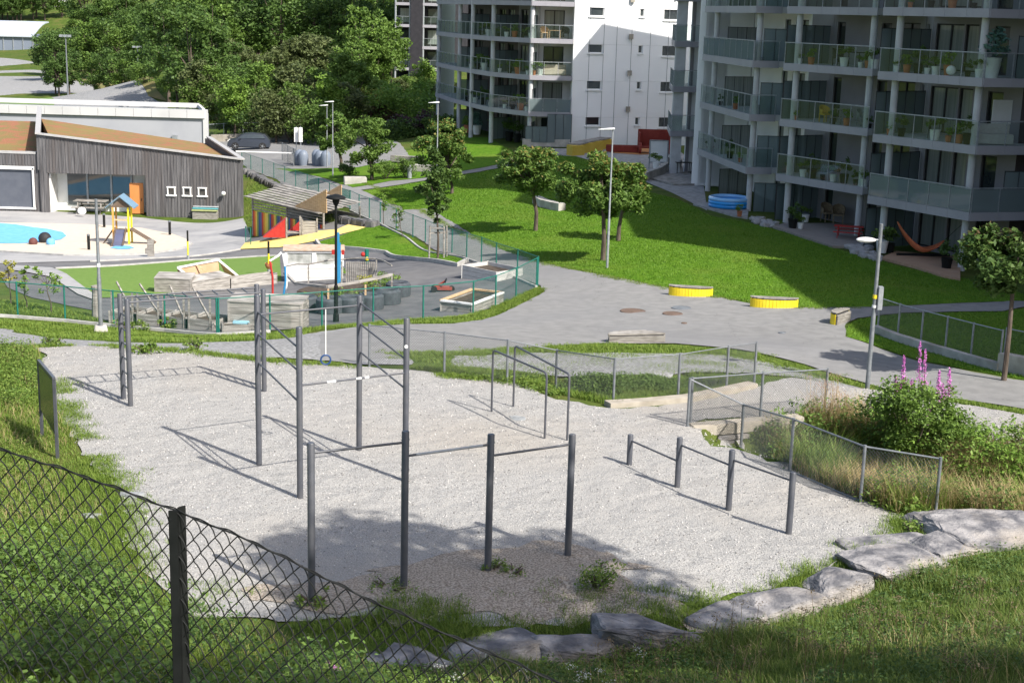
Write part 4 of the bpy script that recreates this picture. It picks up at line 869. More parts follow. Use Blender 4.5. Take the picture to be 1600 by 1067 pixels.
# car park fence, barrier etc
fence('chain_link_fence','grey wire fence on a low concrete wall at the back of the car park',[(318,221),(350,219),(380,218),(412,217),(444,216),(475,215),(500,214),(530,213),(560,212)],1.7,.04,M['galv'],M['wire'],cell=.1,wr=.003,rail_r=.025)
wallrib('retaining_wall',[(330,222.5),(380,221),(444,219),(500,217),(580,215)],.3,.75,M['beamc'],'pale concrete wall below the car park fence')
def barrier():
    b=P(461,258); o=thing('car_barrier',b,'white and black swing barrier at the car park exit','barrier'); mb=MB(); mb.box((0,0,.6),(.25,.25,1.5)); mb.build('post',M['galvd'],o)
    mb=MB(); mb.tube([(.6,0,.95),(-5.0,.2,.95)],.06,8); mb.build('boom',M['white'],o); mb=MB(); mb.box((-5.2,.2,.95),(.5,.25,.3)); mb.build('boom_end',M['black'],o)
    fence('chain_link_fence','low grey wire fence closing the car park corner by the bins',[(441,251),(450,256),(459,261)],1.5,.04,M['galvd'],M['wire'],cell=.1,wr=.003)
    for px,lb in ((463,'white notice sign, left one of the pair on the car park post'),(470,'white notice sign, right one of the pair on the car park post')):
        q=P(px,236); o=thing('notice_sign',q,lb,'sign'); mb=MB(); mb.tube([(0,0,0),(0,0,2.2)],.035,8); mb.build('post',M['galv'],o); mb=MB(); mb.box((0,-.05,1.45),(.35,.03,1.3)); mb.build('sign_plate',M['white'],o)
    for i,(px,py) in enumerate(((468,258),(474,259),(495,258),(500,259),(506,257),(509,260))):
        q=P(px,py); mb=MB(); mb.lathe([(.36,0),(.42,.3),(.42,.9),(.30,1.15),(.1,1.28)],seg=14); bo=mb.build('recycling_bin',mat('blue_grey_plastic',(.16,.19,.24),(.19,.22,.27),scale=1,rough=.5),smooth=True); bo.location=q
        tag(bo,['grey rounded recycling bin, left one beside the barrier fence','grey rounded recycling bin, right one beside the barrier fence'][i] if i<2 else ['left front','middle back','right front','right back'][i-2]+' grey rounded recycling bin in the cluster beneath the street lamp','bin','recycling bins at the car park')
barrier()
# ---------------------------------------------------------------- play yard things
def local(o): return o
def bollard(px,py,label,h=1.0):
    q=P(px,py); o=thing('bollard',q,label,'bollard','dark bollards around the rubber play surface'); mb=MB(); mb.tube([(0,0,0),(0,0,h-.12)],.085,12); mb.build('post',M['black'],o,smooth=True)
    mb=MB(); mb.lathe([(.07,0),(.095,.02),(.09,.09),(.02,.12)],(0,0,h-.12),12); mb.build('cap',M['galvd'],o,smooth=True)
bollard(139,392.5,'dark bollard on the beige rubber between the balls and the slide')
bollard(163,357,'dark bollard behind the tall pole, in front of the picnic table')
bollard(265.5,369,'dark bollard right of the slide house at the edge of the beige rubber')
q=P(236,402); mb=MB(); mb.prism([(-.16,-.14),(.17,-.12),(.15,.15),(-.15,.14)],0,.98); mb.box((-.2,-.05,.35),(.16,.2,.3)); o=mb.build('wooden_post',M['wood'],bevel=.02); o.location=q; tag(o,'short weathered wooden stump post between the rubber and the dark track','post')
for px,py,r,c,lb in ((52,384,.26,(.10,.035,.03),'small dark red rubber ball on the beige surface'),(70.5,381,.38,(.02,.02,.022),'largest, black rubber ball in the group of three'),(79.5,384.5,.26,(.13,.35,.58),'small light blue rubber ball beside the black one')):
    q=P(px,py); mb=MB(); mb.sphere((0,0,r*.86),r,22,14); o=mb.build('rubber_ball',mat('ball_%d'%px,c,tuple(v*1.2 for v in c),scale=5,rough=.7),smooth=True); o.location=q; tag(o,lb,'ball','rubber balls on the play surface')
def slide_house():
    q=P(190,384); o=thing('slide_tower',q,'small play tower with blue pitched roof, yellow posts and short slide','slide',rz=R(4)); wd=mat('dark_brown_play_wood',(.10,.07,.05),(.15,.11,.08),scale=3)
    for x in (-.45,.45):
        for y,m in ((0,wd),(.9,M['yellow'])):
            mb=MB(); mb.box((x,y,1.15),(.1,.1,2.3)); mb.build('post',mat('orange_play_wood',(.55,.28,.06),(.6,.33,.09),scale=3) if (x<0) else M['yellow'],o)
    mb=MB(); mb.box((0,.45,.85),(.95,.95,.08)); mb.build('platform',wd,o)
    for s in (-1,1):
        mb=MB(); mb.plate([(0,-.25,2.95),(0,1.15,2.95),(s*.85,1.15,2.25),(s*.85,-.25,2.25)],.06,nrm=(0,0,1)); mb.build('roof_panel',mat('slate_blue_roof',(.13,.22,.31),(.16,.26,.35),scale=2,rough=.6),o)
    mb=MB(); mb.plate([(-.6,-.05,2.3),(.6,-.05,2.3),(0,-.05,2.8)],.04,nrm=(0,1,0)); mb.build('gable',wd,o)
    mb=MB(); pts=[(0,.0,.95),(0,-.35,.75),(0,-.8,.35),(0,-1.1,.17),(0,-1.35,.14)]
    for a,b in zip(pts[:-1],pts[1:]): mb.bar(a,b,.55,.05)
    mb.build('slide_chute',mat('steel_blue_slide',(.16,.17,.27),(.2,.21,.31),scale=1,rough=.3,metal=.5),o)
    for s in (-1,1):
        mb=MB()
        for a,b in zip(pts[:-1],pts[1:]): mb.bar(Vector(a)+Vector((s*.3,0,.08)),Vector(b)+Vector((s*.3,0,.08)),.05,.2)
        mb.build('slide_side',wd,o)
    mb=MB(); mb.plate([(.5,.1,.95),(.5,.8,.95),(1.9,.8,.1),(1.9,.1,.1)],.06,nrm=(0,0,1)); mb.build('climbing_ramp',wd,o)
    mb=MB(); mb.plate([(-.5,.1,.95),(-.5,.8,.95),(-1.1,.8,.1),(-1.1,.1,.1)],.06,nrm=(0,0,1)); mb.build('side_ramp',wd,o)
    mb=MB(); mb.bar((-.45,0,1.55),(.45,0,1.55),.05,.08); mb.build('cross_bar',M['freshwood'],o)
slide_house()
def picnic(px,py,label,m,rz=0,s=1.,grp=None):
    q=P(px,py) if not isinstance(px,Vector) else px; o=thing('picnic_table',q,label,'picnic table',grp,rz); o.scale=(s,s,s)
    mb=MB()
    for k in range(5): mb.box((0,-.3+k*.15,.73),(1.8,.135,.04))
    mb.build('tabletop',m,o)
    for sgn in (-1,1): mb=MB(); mb.box((0,sgn*.72,.43),(1.8,.26,.045)); mb.build('bench_seat',m,o)
    for x in (-.65,.65):
        mb=MB(); mb.bar((x,-.25,.72),(x,-.6,0),.05,.09); mb.bar((x,.25,.72),(x,.6,0),.05,.09); mb.bar((x,-.75,.38),(x,.75,.38),.05,.09); mb.build('leg_frame',m,o)
    return o
picnic(143,334,'grey wooden picnic table below the nursery windows',M['wood'],s=1.25)
mb=MB(); mb.sphere((0,0,0),.30,20,12,.9); o=mb.build('white_drum',M['white'],smooth=True); q=P(137,336); o.location=q+Vector((0,-1.3,.45)); o.scale=(1,.25,1); tag(o,'round white disc leaning against the picnic table','disc')
q=P(320,343); o=thing('storage_chest',q,'low chest with blue-green and yellow striped lid by the dark wall','chest'); mb=MB(); mb.box((0,.35,.28),(1.72,.75,.56)); mb.build('box',M['wood'],o,bevel=.01)
for k,c in enumerate(((.35,.38,.16),(.10,.33,.36),(.42,.43,.44))): mb=MB(); mb.box((0,.0+k*.24,.62+k*.11),(1.78,.24,.06)); mb.build('lid_board',mat('lid_%d'%k,c,tuple(v*1.15 for v in c),scale=3),o)
# rainbow shed
def shed():
    a=P(395.5,369);b=P(505.6,358.5); b.z=a.z=min(a.z,b.z); d=(b-a).normalized(); L=(b-a).length; n=Vector((-d.y,d.x,0)); dep=2.6
    o=thing('play_shed',a,'open shed with rainbow coloured plank wall and two wooden butterfly wings','shed'); rr=random.Random(3)
    cs=[(.45,.05,.03),(.62,.16,.03),(.75,.50,.08),(.16,.24,.07),(.05,.09,.22),(.10,.13,.22),(.50,.05,.03),(.66,.27,.03),(.75,.52,.06),(.72,.55,.12),(.2,.27,.07),(.06,.10,.24)]
    N=44; h=1.58
    for k in range(N):
        mb=MB(); u=(k+.5)*L/N; mb.box(a+d*u+Vector((0,0,h/2)),(L/N-.012,.04,h),rz=math.atan2(d.y,d.x)); c=cs[k*5//5%12] if k%1==0 else cs[0]
        mb.build('coloured_plank',mat('plank_%d'%(k%12),cs[k%12],tuple(v*1.12 for v in cs[k%12]),scale=4,rough=.7),o,world=a)
    mb=MB()
    for k in range(5): mb.bar(a+Vector((0,0,h+.12+k*.17)),b+Vector((0,0,h+.12+k*.17)),.04,.07)
    mb.build('slatted_band',M['wood'],o,world=a)
    for p in (a,a+d*L*.5,b,a+n*dep,b+n*dep): mb=MB(); mb.tube([p,Z(p,2.5)],.06,8); mb.build('post',M['wood'],o,world=a)
    mb=MB()
    for k in range(9):
        t=k/9; p=a-d*.3+n*(-.3+t*(dep+.5)); q2=b+d*.1+n*(-.3+t*(dep+.5)); mb.bar(Z(p,2.46+t*.55),Z(q2,2.30+t*.5),.335,.04)
    mb.build('board_roof',M['wood'],o,world=a)
    for (base,dirn,l,hh,off) in ((a+d*L*.40+n*dep*1.0,d,L*.36,1.0,0),(a+d*L*.68-n*.3,d,L*.42,1.15,0)):
        mb=MB(); K=16
        for k in range(K):
            t=(k+.5)/K; z0=2.25+ .15*t; p=base+dirn*(t*l); mb.box(Z(p,z0+hh*t/2+.1),(l/K-.012,.03,.2+hh*t),rz=math.atan2(dirn.y,dirn.x))
        mb.bar(Z(base,2.45),Z(base+dirn*l,2.45+hh),.06,.05); mb.build('wing_panel',M['freshwood'],o,world=a)
    mb=MB(); mb.plate([a+n*.3,b+n*.3,b+n*dep,a+n*dep],.05,nrm=(0,0,1)); mb.build('shed_floor',M['hull'],o,world=a)
    mb=MB(); mb.bar(Z(a+n*dep,1),Z(b+n*dep,1),.08,2); mb.build('back_wall',M['wood'],o,world=a)
shed()
def red_climber():
    q=P(459,372); o=thing('climbing_unit',q,'red triangular climbing ramps with wooden box tower on yellow rubber','play equipment',rz=R(6))
    mb=MB(); mb.plate([(-2.6,0,.02),(-.7,0,.02),(-.7,0,1.45)],.06,nrm=(0,1,0)); mb.plate([(-2.6,.0,.02),(-.7,0,1.45),(-.7,1.4,1.45),(-2.6,1.4,.02)],.05); mb.build('red_ramp',M['red'],o)
    mb=MB(); mb.plate([(-.6,.9,.35),(.55,.9,.35),(.55,.9,1.3)],.05,nrm=(0,1,0)); mb.build('red_panel',M['red'],o)
    mb=MB()
    for k in range(6): mb.box((1.35,0,.16+k*.22),(1.3,.06,.20))
    for k in range(6): mb.box((1.98,.6,.16+k*.22),(.06,1.2,.20))
    mb.build('box_tower',M['woodh'],o)
    for x,y,h in ((-.6,0,1.6),(.55,-.02,1.75),(.75,0,1.5),(2.0,-.05,1.6),(.6,1.2,1.5)): mb=MB(); mb.box((x,y,h/2),(.12,.12,h)); mb.build('post',M['wood'],o)
    mb=MB(); mb.box((0,.5,.42),(1.2,1.2,.06)); mb.build('platform',M['wood'],o); o.scale=(.66,.66,.72)
red_climber()
# white playhouse
def playhouse():
    a=P(446,441);b=P(536,436); a.z=b.z=min(a.z,b.z); d=(b-a).normalized(); n=Vector((-d.y,d.x,0)); L=(b-a).length; h=1.42; dep=.9
    o=thing('cold_frame_house',a,'white wooden cabinet greenhouse with two frosted window doors inside the play yard','greenhouse')
    ang=math.atan2(d.y,d.x)
    mb=MB(); mb.box(a+d*L/2+n*dep/2+Vector((0,0,h*.25)),(L,dep,h*.5),rz=ang); mb.build('lower_cabinet',M['white'],o,world=a,bevel=.01)
    mb=MB()
    for k in range(4): mb.bar(Z(a-n*.012,.1+k*.2),Z(b-n*.012,.1+k*.2),.02,.17)
    mb.build('front_boards',mat('flaking_white',(.62,.60,.56),(.74,.73,.70),scale=5,stretch=(1,1,4)),o,world=a)
    for u in (0,.5):
        f=MB(); p0=a+d*(L*u+.03);p1=a+d*(L*(u+.5)-.03)
        for z in (h*.52,h*.97): f.bar(Z(p0,z),Z(p1,z),.06,.12)
        for p in (p0,p1): f.bar(Z(p,h*.52),Z(p,h*.97),.12,.06,up=(0,1,0))
        fo=f.build('window_door',M['white'],o,world=a); g=MB(); g.bar(Z(p0+d*.05+n*.03,h*.745),Z(p1-d*.05+n*.03,h*.745),.02,h*.40); g.build('frosted_pane',mat('wrinkled_plastic',(.22,.23,.21),(.50,.51,.49),scale=3,rough=.3,detail=3),fo,world=a)
    mb=MB(); mb.box(a+d*L/2+n*dep+Vector((0,0,h*.75)),(L,.04,h*.5),rz=ang); mb.build('back_wall',M['white'],o,world=a)
    mb=MB(); mb.box(a+n*dep/2+Vector((0,0,h*.5)),(.05,dep,h),rz=ang); mb.build('side_wall',M['woodh'],o,world=a)
    mb=MB(); mb.plate([Z(a-d*.1-n*.1,h),Z(b+d*.08-n*.1,h),Z(b+d*.08+n*(dep+.1),h+.08),Z(a-d*.1+n*(dep+.1),h+.08)],.04,nrm=(0,0,1)); mb.build('roof',mat('weathered_ply',(.38,.26,.18),(.5,.40,.31),scale=4),o,world=a)
playhouse()
def crate(name,label,cat,p0,p1,dep,h,m,world=False,open_=False,lidm=None,up=0,grp=None,boards=3):
    a=P(*p0);b=P(*p1); a.z=b.z=min(a.z,b.z)+up; d=(b-a).normalized(); n=Vector((-d.y,d.x,0)); L=(b-a).length; o=thing(name,a,label,cat,grp)
    bh=h/boards
    for (s,e,nm) in ((a,b,'front_board'),(b,b+n*dep,'side_board'),(b+n*dep,a+n*dep,'back_board'),(a+n*dep,a,'side_board')):
        mb=MB()
        for k in range(boards): mb.bar(Z(s,bh*(k+.5)),Z(e,bh*(k+.5)),.04,bh-.012)
        mb.build(nm,m,o,world=a)
    for p in (a,b,b+n*dep,a+n*dep): mb=MB(); mb.bar(p,Z(p,h+.01),.07,.07,up=(0,1,0)); mb.build('corner_post',m,o,world=a)
    mb=MB()
    if open_: 
        mb.plate([Z(a,h*.7),Z(b,h*.7),Z(b+n*dep,h*.7),Z(a+n*dep,h*.7)],.02,nrm=(0,0,1)); mb.build('soil',mat('soil',(.05,.035,.025),(.09,.07,.05),scale=8,bump=1),o,world=a)
    else:
        mb.plate([Z(a-d*.04-n*.05,h),Z(b+d*.04-n*.05,h),Z(b+d*.04+n*(dep+.04),h+.1),Z(a-d*.04+n*(dep+.04),h+.1)],.05,nrm=(0,0,1)); mb.build('lid',lidm or m,o,world=a)
    return o,a,b,n,h
crate('storage_box','big grey slatted storage box beside the fence right of the monkey bars','box',(358,516),(471,514),.9,.98,M['woodh'],boards=5)
crate('storage_box','grey plank box with sloping lid between turf and cold frame','box',(243,458),(298,460),.8,.62,M['wood'],lidm=M['woodh'])
crate('storage_box','long low grey box in front of the propped cold frame','box',(298,459),(360,452),.7,.55,M['woodh'])
crate('planter_box','low grey planter wall behind the tilted cold frame at the turf edge','planter',(360,452),(432,444),.5,.5,M['woodh'],open_=True,boards=2)
crate('planter_box','tall pale pallet planter near the fence corner with empty top','planter',(722,436),(776,441),1.5,.62,mat('pale_boards',(.42,.41,.39),(.56,.55,.53),scale=3,stretch=(1,1,6)),open_=True,boards=3)
crate('planter_box','white and brown framed sandbox planter near the corner of the green fence','planter',(689,487),(738,489),2.6,.38,M['woodh'],open_=True,boards=2)
def sandbox_rim():
    a=P(689,487);b=P(738,489); a.z=b.z=min(a.z,b.z); d=(b-a).normalized(); n=Vector((-d.y,d.x,0)); o=thing('sandbox_rim',Z(a,.4),'pale timber frame lying on top of the sandbox planter','frame')
    for s,e,m in ((a,b,M['white']),(b,b+n*2.6,M['white']),(b+n*2.6,a+n*2.6,M['freshwood']),(a+n*2.6,a,M['freshwood'])): mb=MB(); mb.bar(Z(s,.42),Z(e,.42),.14,.06); mb.build('rim_board',m,o,world=Z(a,.4))
sandbox_rim()
def coldframe():
    a=P(312,452);b=P(374,443); d=(b-a); d.z=0; d.normalize(); n=Vector((-d.y,d.x,0)); L=(b-a).length; z=a.z+.16; A=Vector((a.x,a.y,z)); B_=A+d*L
    o=thing('mini_greenhouse',A,'tilted white edged cold frame with plywood back, open to the front','cold frame'); C_=A+n*.8-d*.45+Vector((0,0,.75)); D_=B_+n*.8-d*.45+Vector((0,0,.75))
    mb=MB()
    for s,e in ((A,B_),(B_,D_),(D_,C_),(C_,A)): mb.bar(s,e,.10,.07)
    mb.build('white_frame',M['white'],o,world=A); mb=MB(); mb.bar(A.lerp(B_,.5),C_.lerp(D_,.42),.06,.05); mb.build('middle_bar',M['freshwood'],o,world=A)
    mb=MB(); k=Vector((0,0,-.02)); mb.plate([A+n*.82-d*.4+Vector((0,0,0)),B_+n*.82-d*.4,D_+n*.03,C_+n*.03],.03); mb.build('plywood_back',M['plywood'],o,world=A)
    mb=MB(); mb.plate([A,A+n*.8,C_],.03); mb.build('side_panel',M['plywood'],o,world=A); mb=MB(); mb.plate([B_,B_+n*.8,D_],.03); mb.build('side_panel',M['plywood'],o,world=A)
    mb=MB(); mb.bar(A-Vector((0,0,.1)),B_-Vector((0,0,.1)),.05,.2); mb.build('front_board',M['woodh'],o,world=A)
coldframe()
# raised beds by the fence with timber props
def beds():
    pts=[(172,504),(212,508),(252,511),(292,515),(333,518)]
    for i,(s,e) in enumerate(zip(pts[:-1],pts[1:])):
        o,a,b,n,h=crate('raised_bed',['raised bed at the left end of the row behind the fence, beside the pole','second raised bed from the left behind the green fence','third raised bed from the left, with small herbs, behind the green fence','fourth raised bed, right end of the row with yellow-green herbs'][i],'raised bed',s,e,1.0,.42,M['woodh'],open_=True,boards=2,grp='raised beds behind the green fence')
        d=(b-a).normalized()
        for u in (.1,.9):
            p=a+d*((b-a).length*u)
            mb=MB(); mb.bar(Z(p,.0),Z(p,1.15),.06,.05,up=(0,1,0)); mb.build('upright',M['wood'],o,world=a)
        mb=MB(); mb.bar(Z(a+n*.1+d*.9,.4),Z(a+n*.9-d*.35,1.25),.05,.05); mb.build('slanting_prop',M['wood'],o,world=a)
beds()
q=P(151,497); mb=MB(); mb.lathe([(.16,0),(.15,.5),(.12,.9),(.15,1.15),(.05,1.18)],seg=9); o=mb.build('tree_stump',M['wood']); o.location=q; tag(o,'upright weathered log at the left end of the raised beds','log')
o,_,_,_,_=crate('sink_box','small wooden box with a pale blue basin beside the fence','box',(349,520),(390,518),.5,.25,M['woodh'],open_=True,boards=1)
mb=MB(); mb.box((0,0,0),(.55,.35,.12)); o=mb.build('basin',mat('pale_blue_plastic',(.30,.55,.66),(.34,.6,.7),scale=2,rough=.4),bevel=.02); o.location=P(376,517)+Vector((0,.2,.26)); tag(o,'pale blue plastic basin set in the small wooden box','basin')
# tyre garden boat
def tyre(px,py,label,r=.52):
    q=P(px,py); mb=MB(); mb.lathe([(r*.55,.06),(r*.8,0),(r,.06),(r*1.02,.22),(r,.40),(r*.8,.46),(r*.55,.40),(r*.5,.2)],seg=22); 
    o=mb.build('tyre',mat('old_rubber',(.045,.052,.062),(.07,.08,.092),scale=8,rough=.7),smooth=True); o.location=q; o.scale=(1.08,1.08,1.35); tag(o,label,'tyre','tyres edging the round garden')
for i,(px,py) in enumerate(((476,487),(515,490),(548,488),(579,484),(606,476),(622,464))):
    tyre(px,py,['big tyre at the left end of the row edging the round garden','big tyre just left of the black lamp foot','big tyre just right of the black lamp foot','big tyre below the long rail, fourth from the left','big tyre below the climbing plants, second from the right end','big tyre at the far right end of the garden'][i],r=.46)
def garden():
    c=P(545,462); o=thing('garden_rail',c,'irregular wooden rail of grey poles around the tyre garden','rail'); pts=[P(*p)+Vector((0,0,h)) for p,h in (((445,462),.95),((462,472),.75),((500,477),.75),((512,478),.75),((560,474),.85),((612,466),.95))]
    for a,b in zip(pts[:-1],pts[1:]): mb=MB(); mb.bar(a,b,.10,.10); mb.build('rail_pole',M['woodh'],o,world=c)
    back=[P(*p)+Vector((0,0,h)) for p,h in (((447,448),.9),((482,447),.95),((540,440),1.0),((588,440),1.0),((612,450),.95))]
    for a,b in zip(back[:-1],back[1:]): mb=MB(); mb.tube([a,a.lerp(b,.5)+Vector((0,0,.05)),b],.035,6); mb.build('rail_pole',M['wood'],o,world=c)
    for p,h in (((482,450),1.0),((588,444),1.05),((534,444),1.0),((513,489),.9),((571,484),.95),((612,470),1.0)): q=P(*p); mb=MB(); mb.bar(q,Z(q,h),.06,.06,up=(0,1,0)); mb.build('upright',M['freshwood'] if p[1]>480 else M['wood'],o,world=c)
    # gate of narrow slats
    a=P(540,443);b=P(586,443); g=thing('slatted_panel',a,'small grey slatted panel at the back of the tyre garden','panel'); mb=MB()
    for k in range(14): mb.bar(a.lerp(b,(k+.5)/14),Z(a.lerp(b,(k+.5)/14),.95),.07,.02,up=(0,1,0))
    mb.build('slats',M['wood'],g,world=a)
    mb=MB(); cc=P(545,470); mb.lathe([(2.1,0),(2.05,.34),(.1,.36)],seg=26,sy=.9); s=mb.build('garden_soil',MATS['soil']); s.location=cc; tag(s,'dark soil filling the round tyre garden','soil')
garden()
def bluepole():
    q=P(528,446); o=thing('painted_post',q,'tall bright blue wooden post with small red fins behind the black lamp','post'); mb=MB(); mb.box((0,0,1.15),(.13,.05,2.3)); mb.box((.09,.02,1.0),(.06,.04,1.7)); mb.build('board',mat('bright_blue',(.03,.22,.42),(.04,.25,.46),scale=4,rough=.5),o); mb=MB(); mb.box((.22,-.02,1.45),(.12,.04,.2)); mb.build('red_fin',M['red'],o); mb=MB(); mb.box((-.2,-.02,1.45),(.12,.04,.2)); mb.build('red_fin',M['red'],o)
    q=P(573,413.5); o=thing('play_post',q,'small green post with red and yellow knobs on the dark asphalt','post'); mb=MB(); mb.tube([(0,0,0),(0,0,.75)],.1,10); mb.build('post',M['green'],o); mb=MB(); mb.sphere((-.18,0,.5),.12,10,6); mb.build('red_knob',M['red'],o); mb=MB(); mb.sphere((.02,-.1,.3),.1,10,6); mb.build('yellow_knob',M['yellow'],o)
    for px,py,lb,bk in ((420,431,'yellow and black pole holding a terracotta coloured basket at the turf edge',1),(294,408,'yellow and black pole behind the tilted cold frame',0)):
        q=P(px,py); o=thing('basket_pole',q,lb,'pole'); mb=MB(); mb.tube([(0,0,0),(0,0,.45)],.09,10); mb.build('foot',M['galv'],o)
        mb=MB(); mb.tube([(0,0,.45),(0,0,1.5)],.055,10); mb.build('yellow_pole',M['yellow'],o); mb=MB(); mb.tube([(0,0,1.5),(0,0,2.3)],.06,10); mb.build('black_sleeve',M['black'],o)
        o.scale=(.8,.8,.7)
        if bk: mb=MB(); mb.lathe([(.12,.5),(.2,.65),(.22,.85),(.19,.85),(.05,.6)],seg=14); mb.build('basket',M['cyl'],o)
    q=P(436,470); o=thing('climbing_arch',q,'leaning red, white and blue painted sticks forming a small arch','arch')
    for a,b,m in (((-.25,0,0),(-.35,0,1.6),M['red']),((.15,0,0),(.25,0,1.4),mat('mid_blue',(.03,.22,.45),rough=.5)),((.3,.1,.1),(.15,.1,1.9),M['white']),((-.35,0,1.6),(.1,.1,1.95),M['white'])): mb=MB(); mb.tube([a,Vector(a).lerp(Vector(b),.6)+Vector((.06,0,0)),b],.045,7); mb.build('painted_stick',m,o)
    q=P(692,456); o=thing('ride_on_toy',q,'small dark red ride-on toy lying on the asphalt','toy'); mb=MB(); mb.box((0,0,.16),(.75,.3,.12)); mb.bar((-.3,0,.2),(.1,.0,.45),.1,.08); mb.build('frame',mat('dark_red',(.25,.05,.04),(.3,.07,.05),scale=4),o); mb=MB(); mb.bar((.1,-.3,.45),(.12,.25,.5),.05,.05); mb.build('handlebar',M['black'],o)
    for x,y in ((-.35,.2),(-.35,-.2),(.35,0)): mb=MB(); mb.tube([(x,y-.04,.13),(x,y+.04,.13)],.13,14); mb.build('wheel',M['hull'],o)
bluepole()
# stone retaining wall under the footpath
def stonewall():
    pts=[P(*p) for p in ((383,268),(410,282),(440,297),(455,305))]+[P(*p) for p in ((506,334),(540,346),(560,350),(590,353))]
    for seg_,lb in ((pts[:4],'dark rough stone wall below the footpath, behind the shed roof'),(pts[4:],'dark rough stone wall below the footpath, right of the rainbow shed')):
        o=thing('stone_wall',seg_[0],lb,'wall'); mb=MB(); rr=random.Random(9)
        for a,b in zip(seg_[:-1],seg_[1:]):
            L=(b-a).length; d=(b-a)/L; u=0
            while u<L:
                wd=rr.uniform(.5,1.3)
                for z in (-.9,-.45,.0): 
                    c=a+d*(u+wd/2)+Vector((rr.uniform(-.1,.1),rr.uniform(-.25,0)-.2,z+.1)); mb.box(c,(wd-.03,.7,.47),rz=math.atan2(d.y,d.x)+rr.uniform(-.15,.15),taper=rr.uniform(.8,.98))
                u+=wd
        mb.build('stones',mat('dark_rock',(.07,.07,.075),(.18,.175,.17),scale=1.5,bump=2,detail=12),o,world=seg_[0],bevel=.06)
stonewall()
fence('low_gate_fence','low green rail in front of the rainbow shed',[(384,381),(392,384)],1.0,.025,M['green'],M['gwire'],cell=.12)

# ================================================================= apartment blocks
MGW=M['greywall']
def wallseg(par,WO,p0,p1,z0,z1,wins,m=None,name='wall',inset=.14):
    """wall from p0 to p1 (xy) with openings; wins: (s0,s1,zb,zt,kind)"""
    mb=MB(); L=(Vector(p1)-Vector(p0)).length; ops=[(max(.02,w[0]),min(L-.02,w[1]),w[2],w[3]) for w in wins if w[0]<L-.2]
    d,n,ang,L=facade(mb,p0,p1,z0,z1,ops); mb.build(name,m or MGW,par,world=WO)
    for (s0,s1,a,b),wk in zip(ops,[w[4] for w in wins if w[0]<L-.2]):
        f=MB(); P0=Vector((*p0,0)); c=lambda s,off,z:P0+d*s-n*off+Vector((0,0,z))
        for (sa,sb,za,zb) in ((s0,s1,b-.07,b),(s0,s1,a,a+.07),(s0,s0+.07,a,b),(s1-.07,s1,a,b)): f.box(c((sa+sb)/2,inset,(za+zb)/2),(sb-sa,.09,zb-za),rz=ang)
        if s1-s0>1.3 and wk!='white': f.box(c((s0+s1)/2,inset,(a+b)/2),(.08,.09,b-a),rz=ang)
        fo=f.build('window',M['frame'] if wk!='white' else M['white'],par,world=WO)
        g=MB(); g.box(c((s0+s1)/2,inset+.03,(a+b)/2),(s1-s0-.1,.03,b-a-.1),rz=ang); g.build('pane',GC if wk=='curtain' else GP,fo,world=WO)
        if wk=='white': s=MB(); s.box(c((s0+s1)/2,-.03,a-.06),(s1-s0+.16,.16,.08),rz=ang); s.build('sill',M['white'],fo,world=WO)
def balcony(par,WO,pts,back,z,label=None,ph=.38,rail=1.08,frost=(),screen=None):
    """slab with fascia and glass balustrade; pts front polyline xy, back polyline xy (same order)"""
    poly=[tuple(p) for p in pts]+[tuple(p) for p in back][::-1]
    mb=MB(); mb.prism(poly,z+.04,z+ph-.02); b=mb.build('balcony_slab',M['column'],par,world=WO)
    f=MB()
    for p,q in zip(pts[:-1],pts[1:]):
        p=Vector((*p,0));q=Vector((*q,0)); d=(q-p).normalized(); L=(q-p).length; k=max(1,round(L/1.25))
        for i in range(k): f.bar(Z(p+d*(L*i/k+.006),z+ph/2),Z(p+d*(L*(i+1)/k-.006),z+ph/2),.09,ph)
    f.build('fascia',M['fascia'],b,world=WO)
    r=MB(); zr=z+ph+rail
    for p,q in zip(pts[:-1],pts[1:]):
        p=Vector((*p,0));q=Vector((*q,0)); r.bar(Z(p,zr),Z(q,zr),.055,.045)
    ps=r; g=MB(); gf=MB()
    for si,(p,q) in enumerate(zip(pts[:-1],pts[1:])):
        p=Vector((*p,0));q=Vector((*q,0)); d=(q-p).normalized(); L=(q-p).length; k=max(1,round(L/1.25)); n=Vector((d.y,-d.x,0))*.0
        for i in range(k+1): s=min(max(L*i/k,.04),L-.04); ps.bar(Z(p+d*s,z+ph),Z(p+d*s,zr),.045,.03,up=tuple(d))
        G=gf if si in frost else g
        for i in range(k): G.bar(Z(p+d*(L*i/k+.03),z+ph+rail/2-.02),Z(p+d*(L*(i+1)/k-.03),z+ph+rail/2-.02),.012,rail-.06)
    ps.build('railing',M['galv'],b,world=WO)
    if g.v: g.build('glass_panel',GL,b,world=WO)
    if gf.v: gf.build('glass_panel',GF,b,world=WO)
    return b
def screen(par,WO,p,q,z,h=1.9,m=None):
    p=Vector((*p,0));q=Vector((*q,0)); L=(q-p).length; d=(q-p).normalized(); k=max(1,round(L/.7)); mb=MB(); fr=MB()
    for i in range(k): mb.bar(Z(p+d*(L*i/k+.02),z+h/2),Z(p+d*(L*(i+1)/k-.02),z+h/2),.014,h)
    for i in range(k+1): fr.bar(Z(p+d*(L*i/k),z),Z(p+d*(L*i/k),z+h+.03),.035,.03,up=tuple(d))
    fr.bar(Z(p,z+h),Z(q,z+h),.04,.035)
    s=mb.build('glass_screen',m or GF,par,world=WO); fr.build('screen_frame',M['frame'],s,world=WO)
def off(p,v): return (p[0]+v[0],p[1]+v[1])
ST_=2.95; ZB=1.5; ZG=-.85
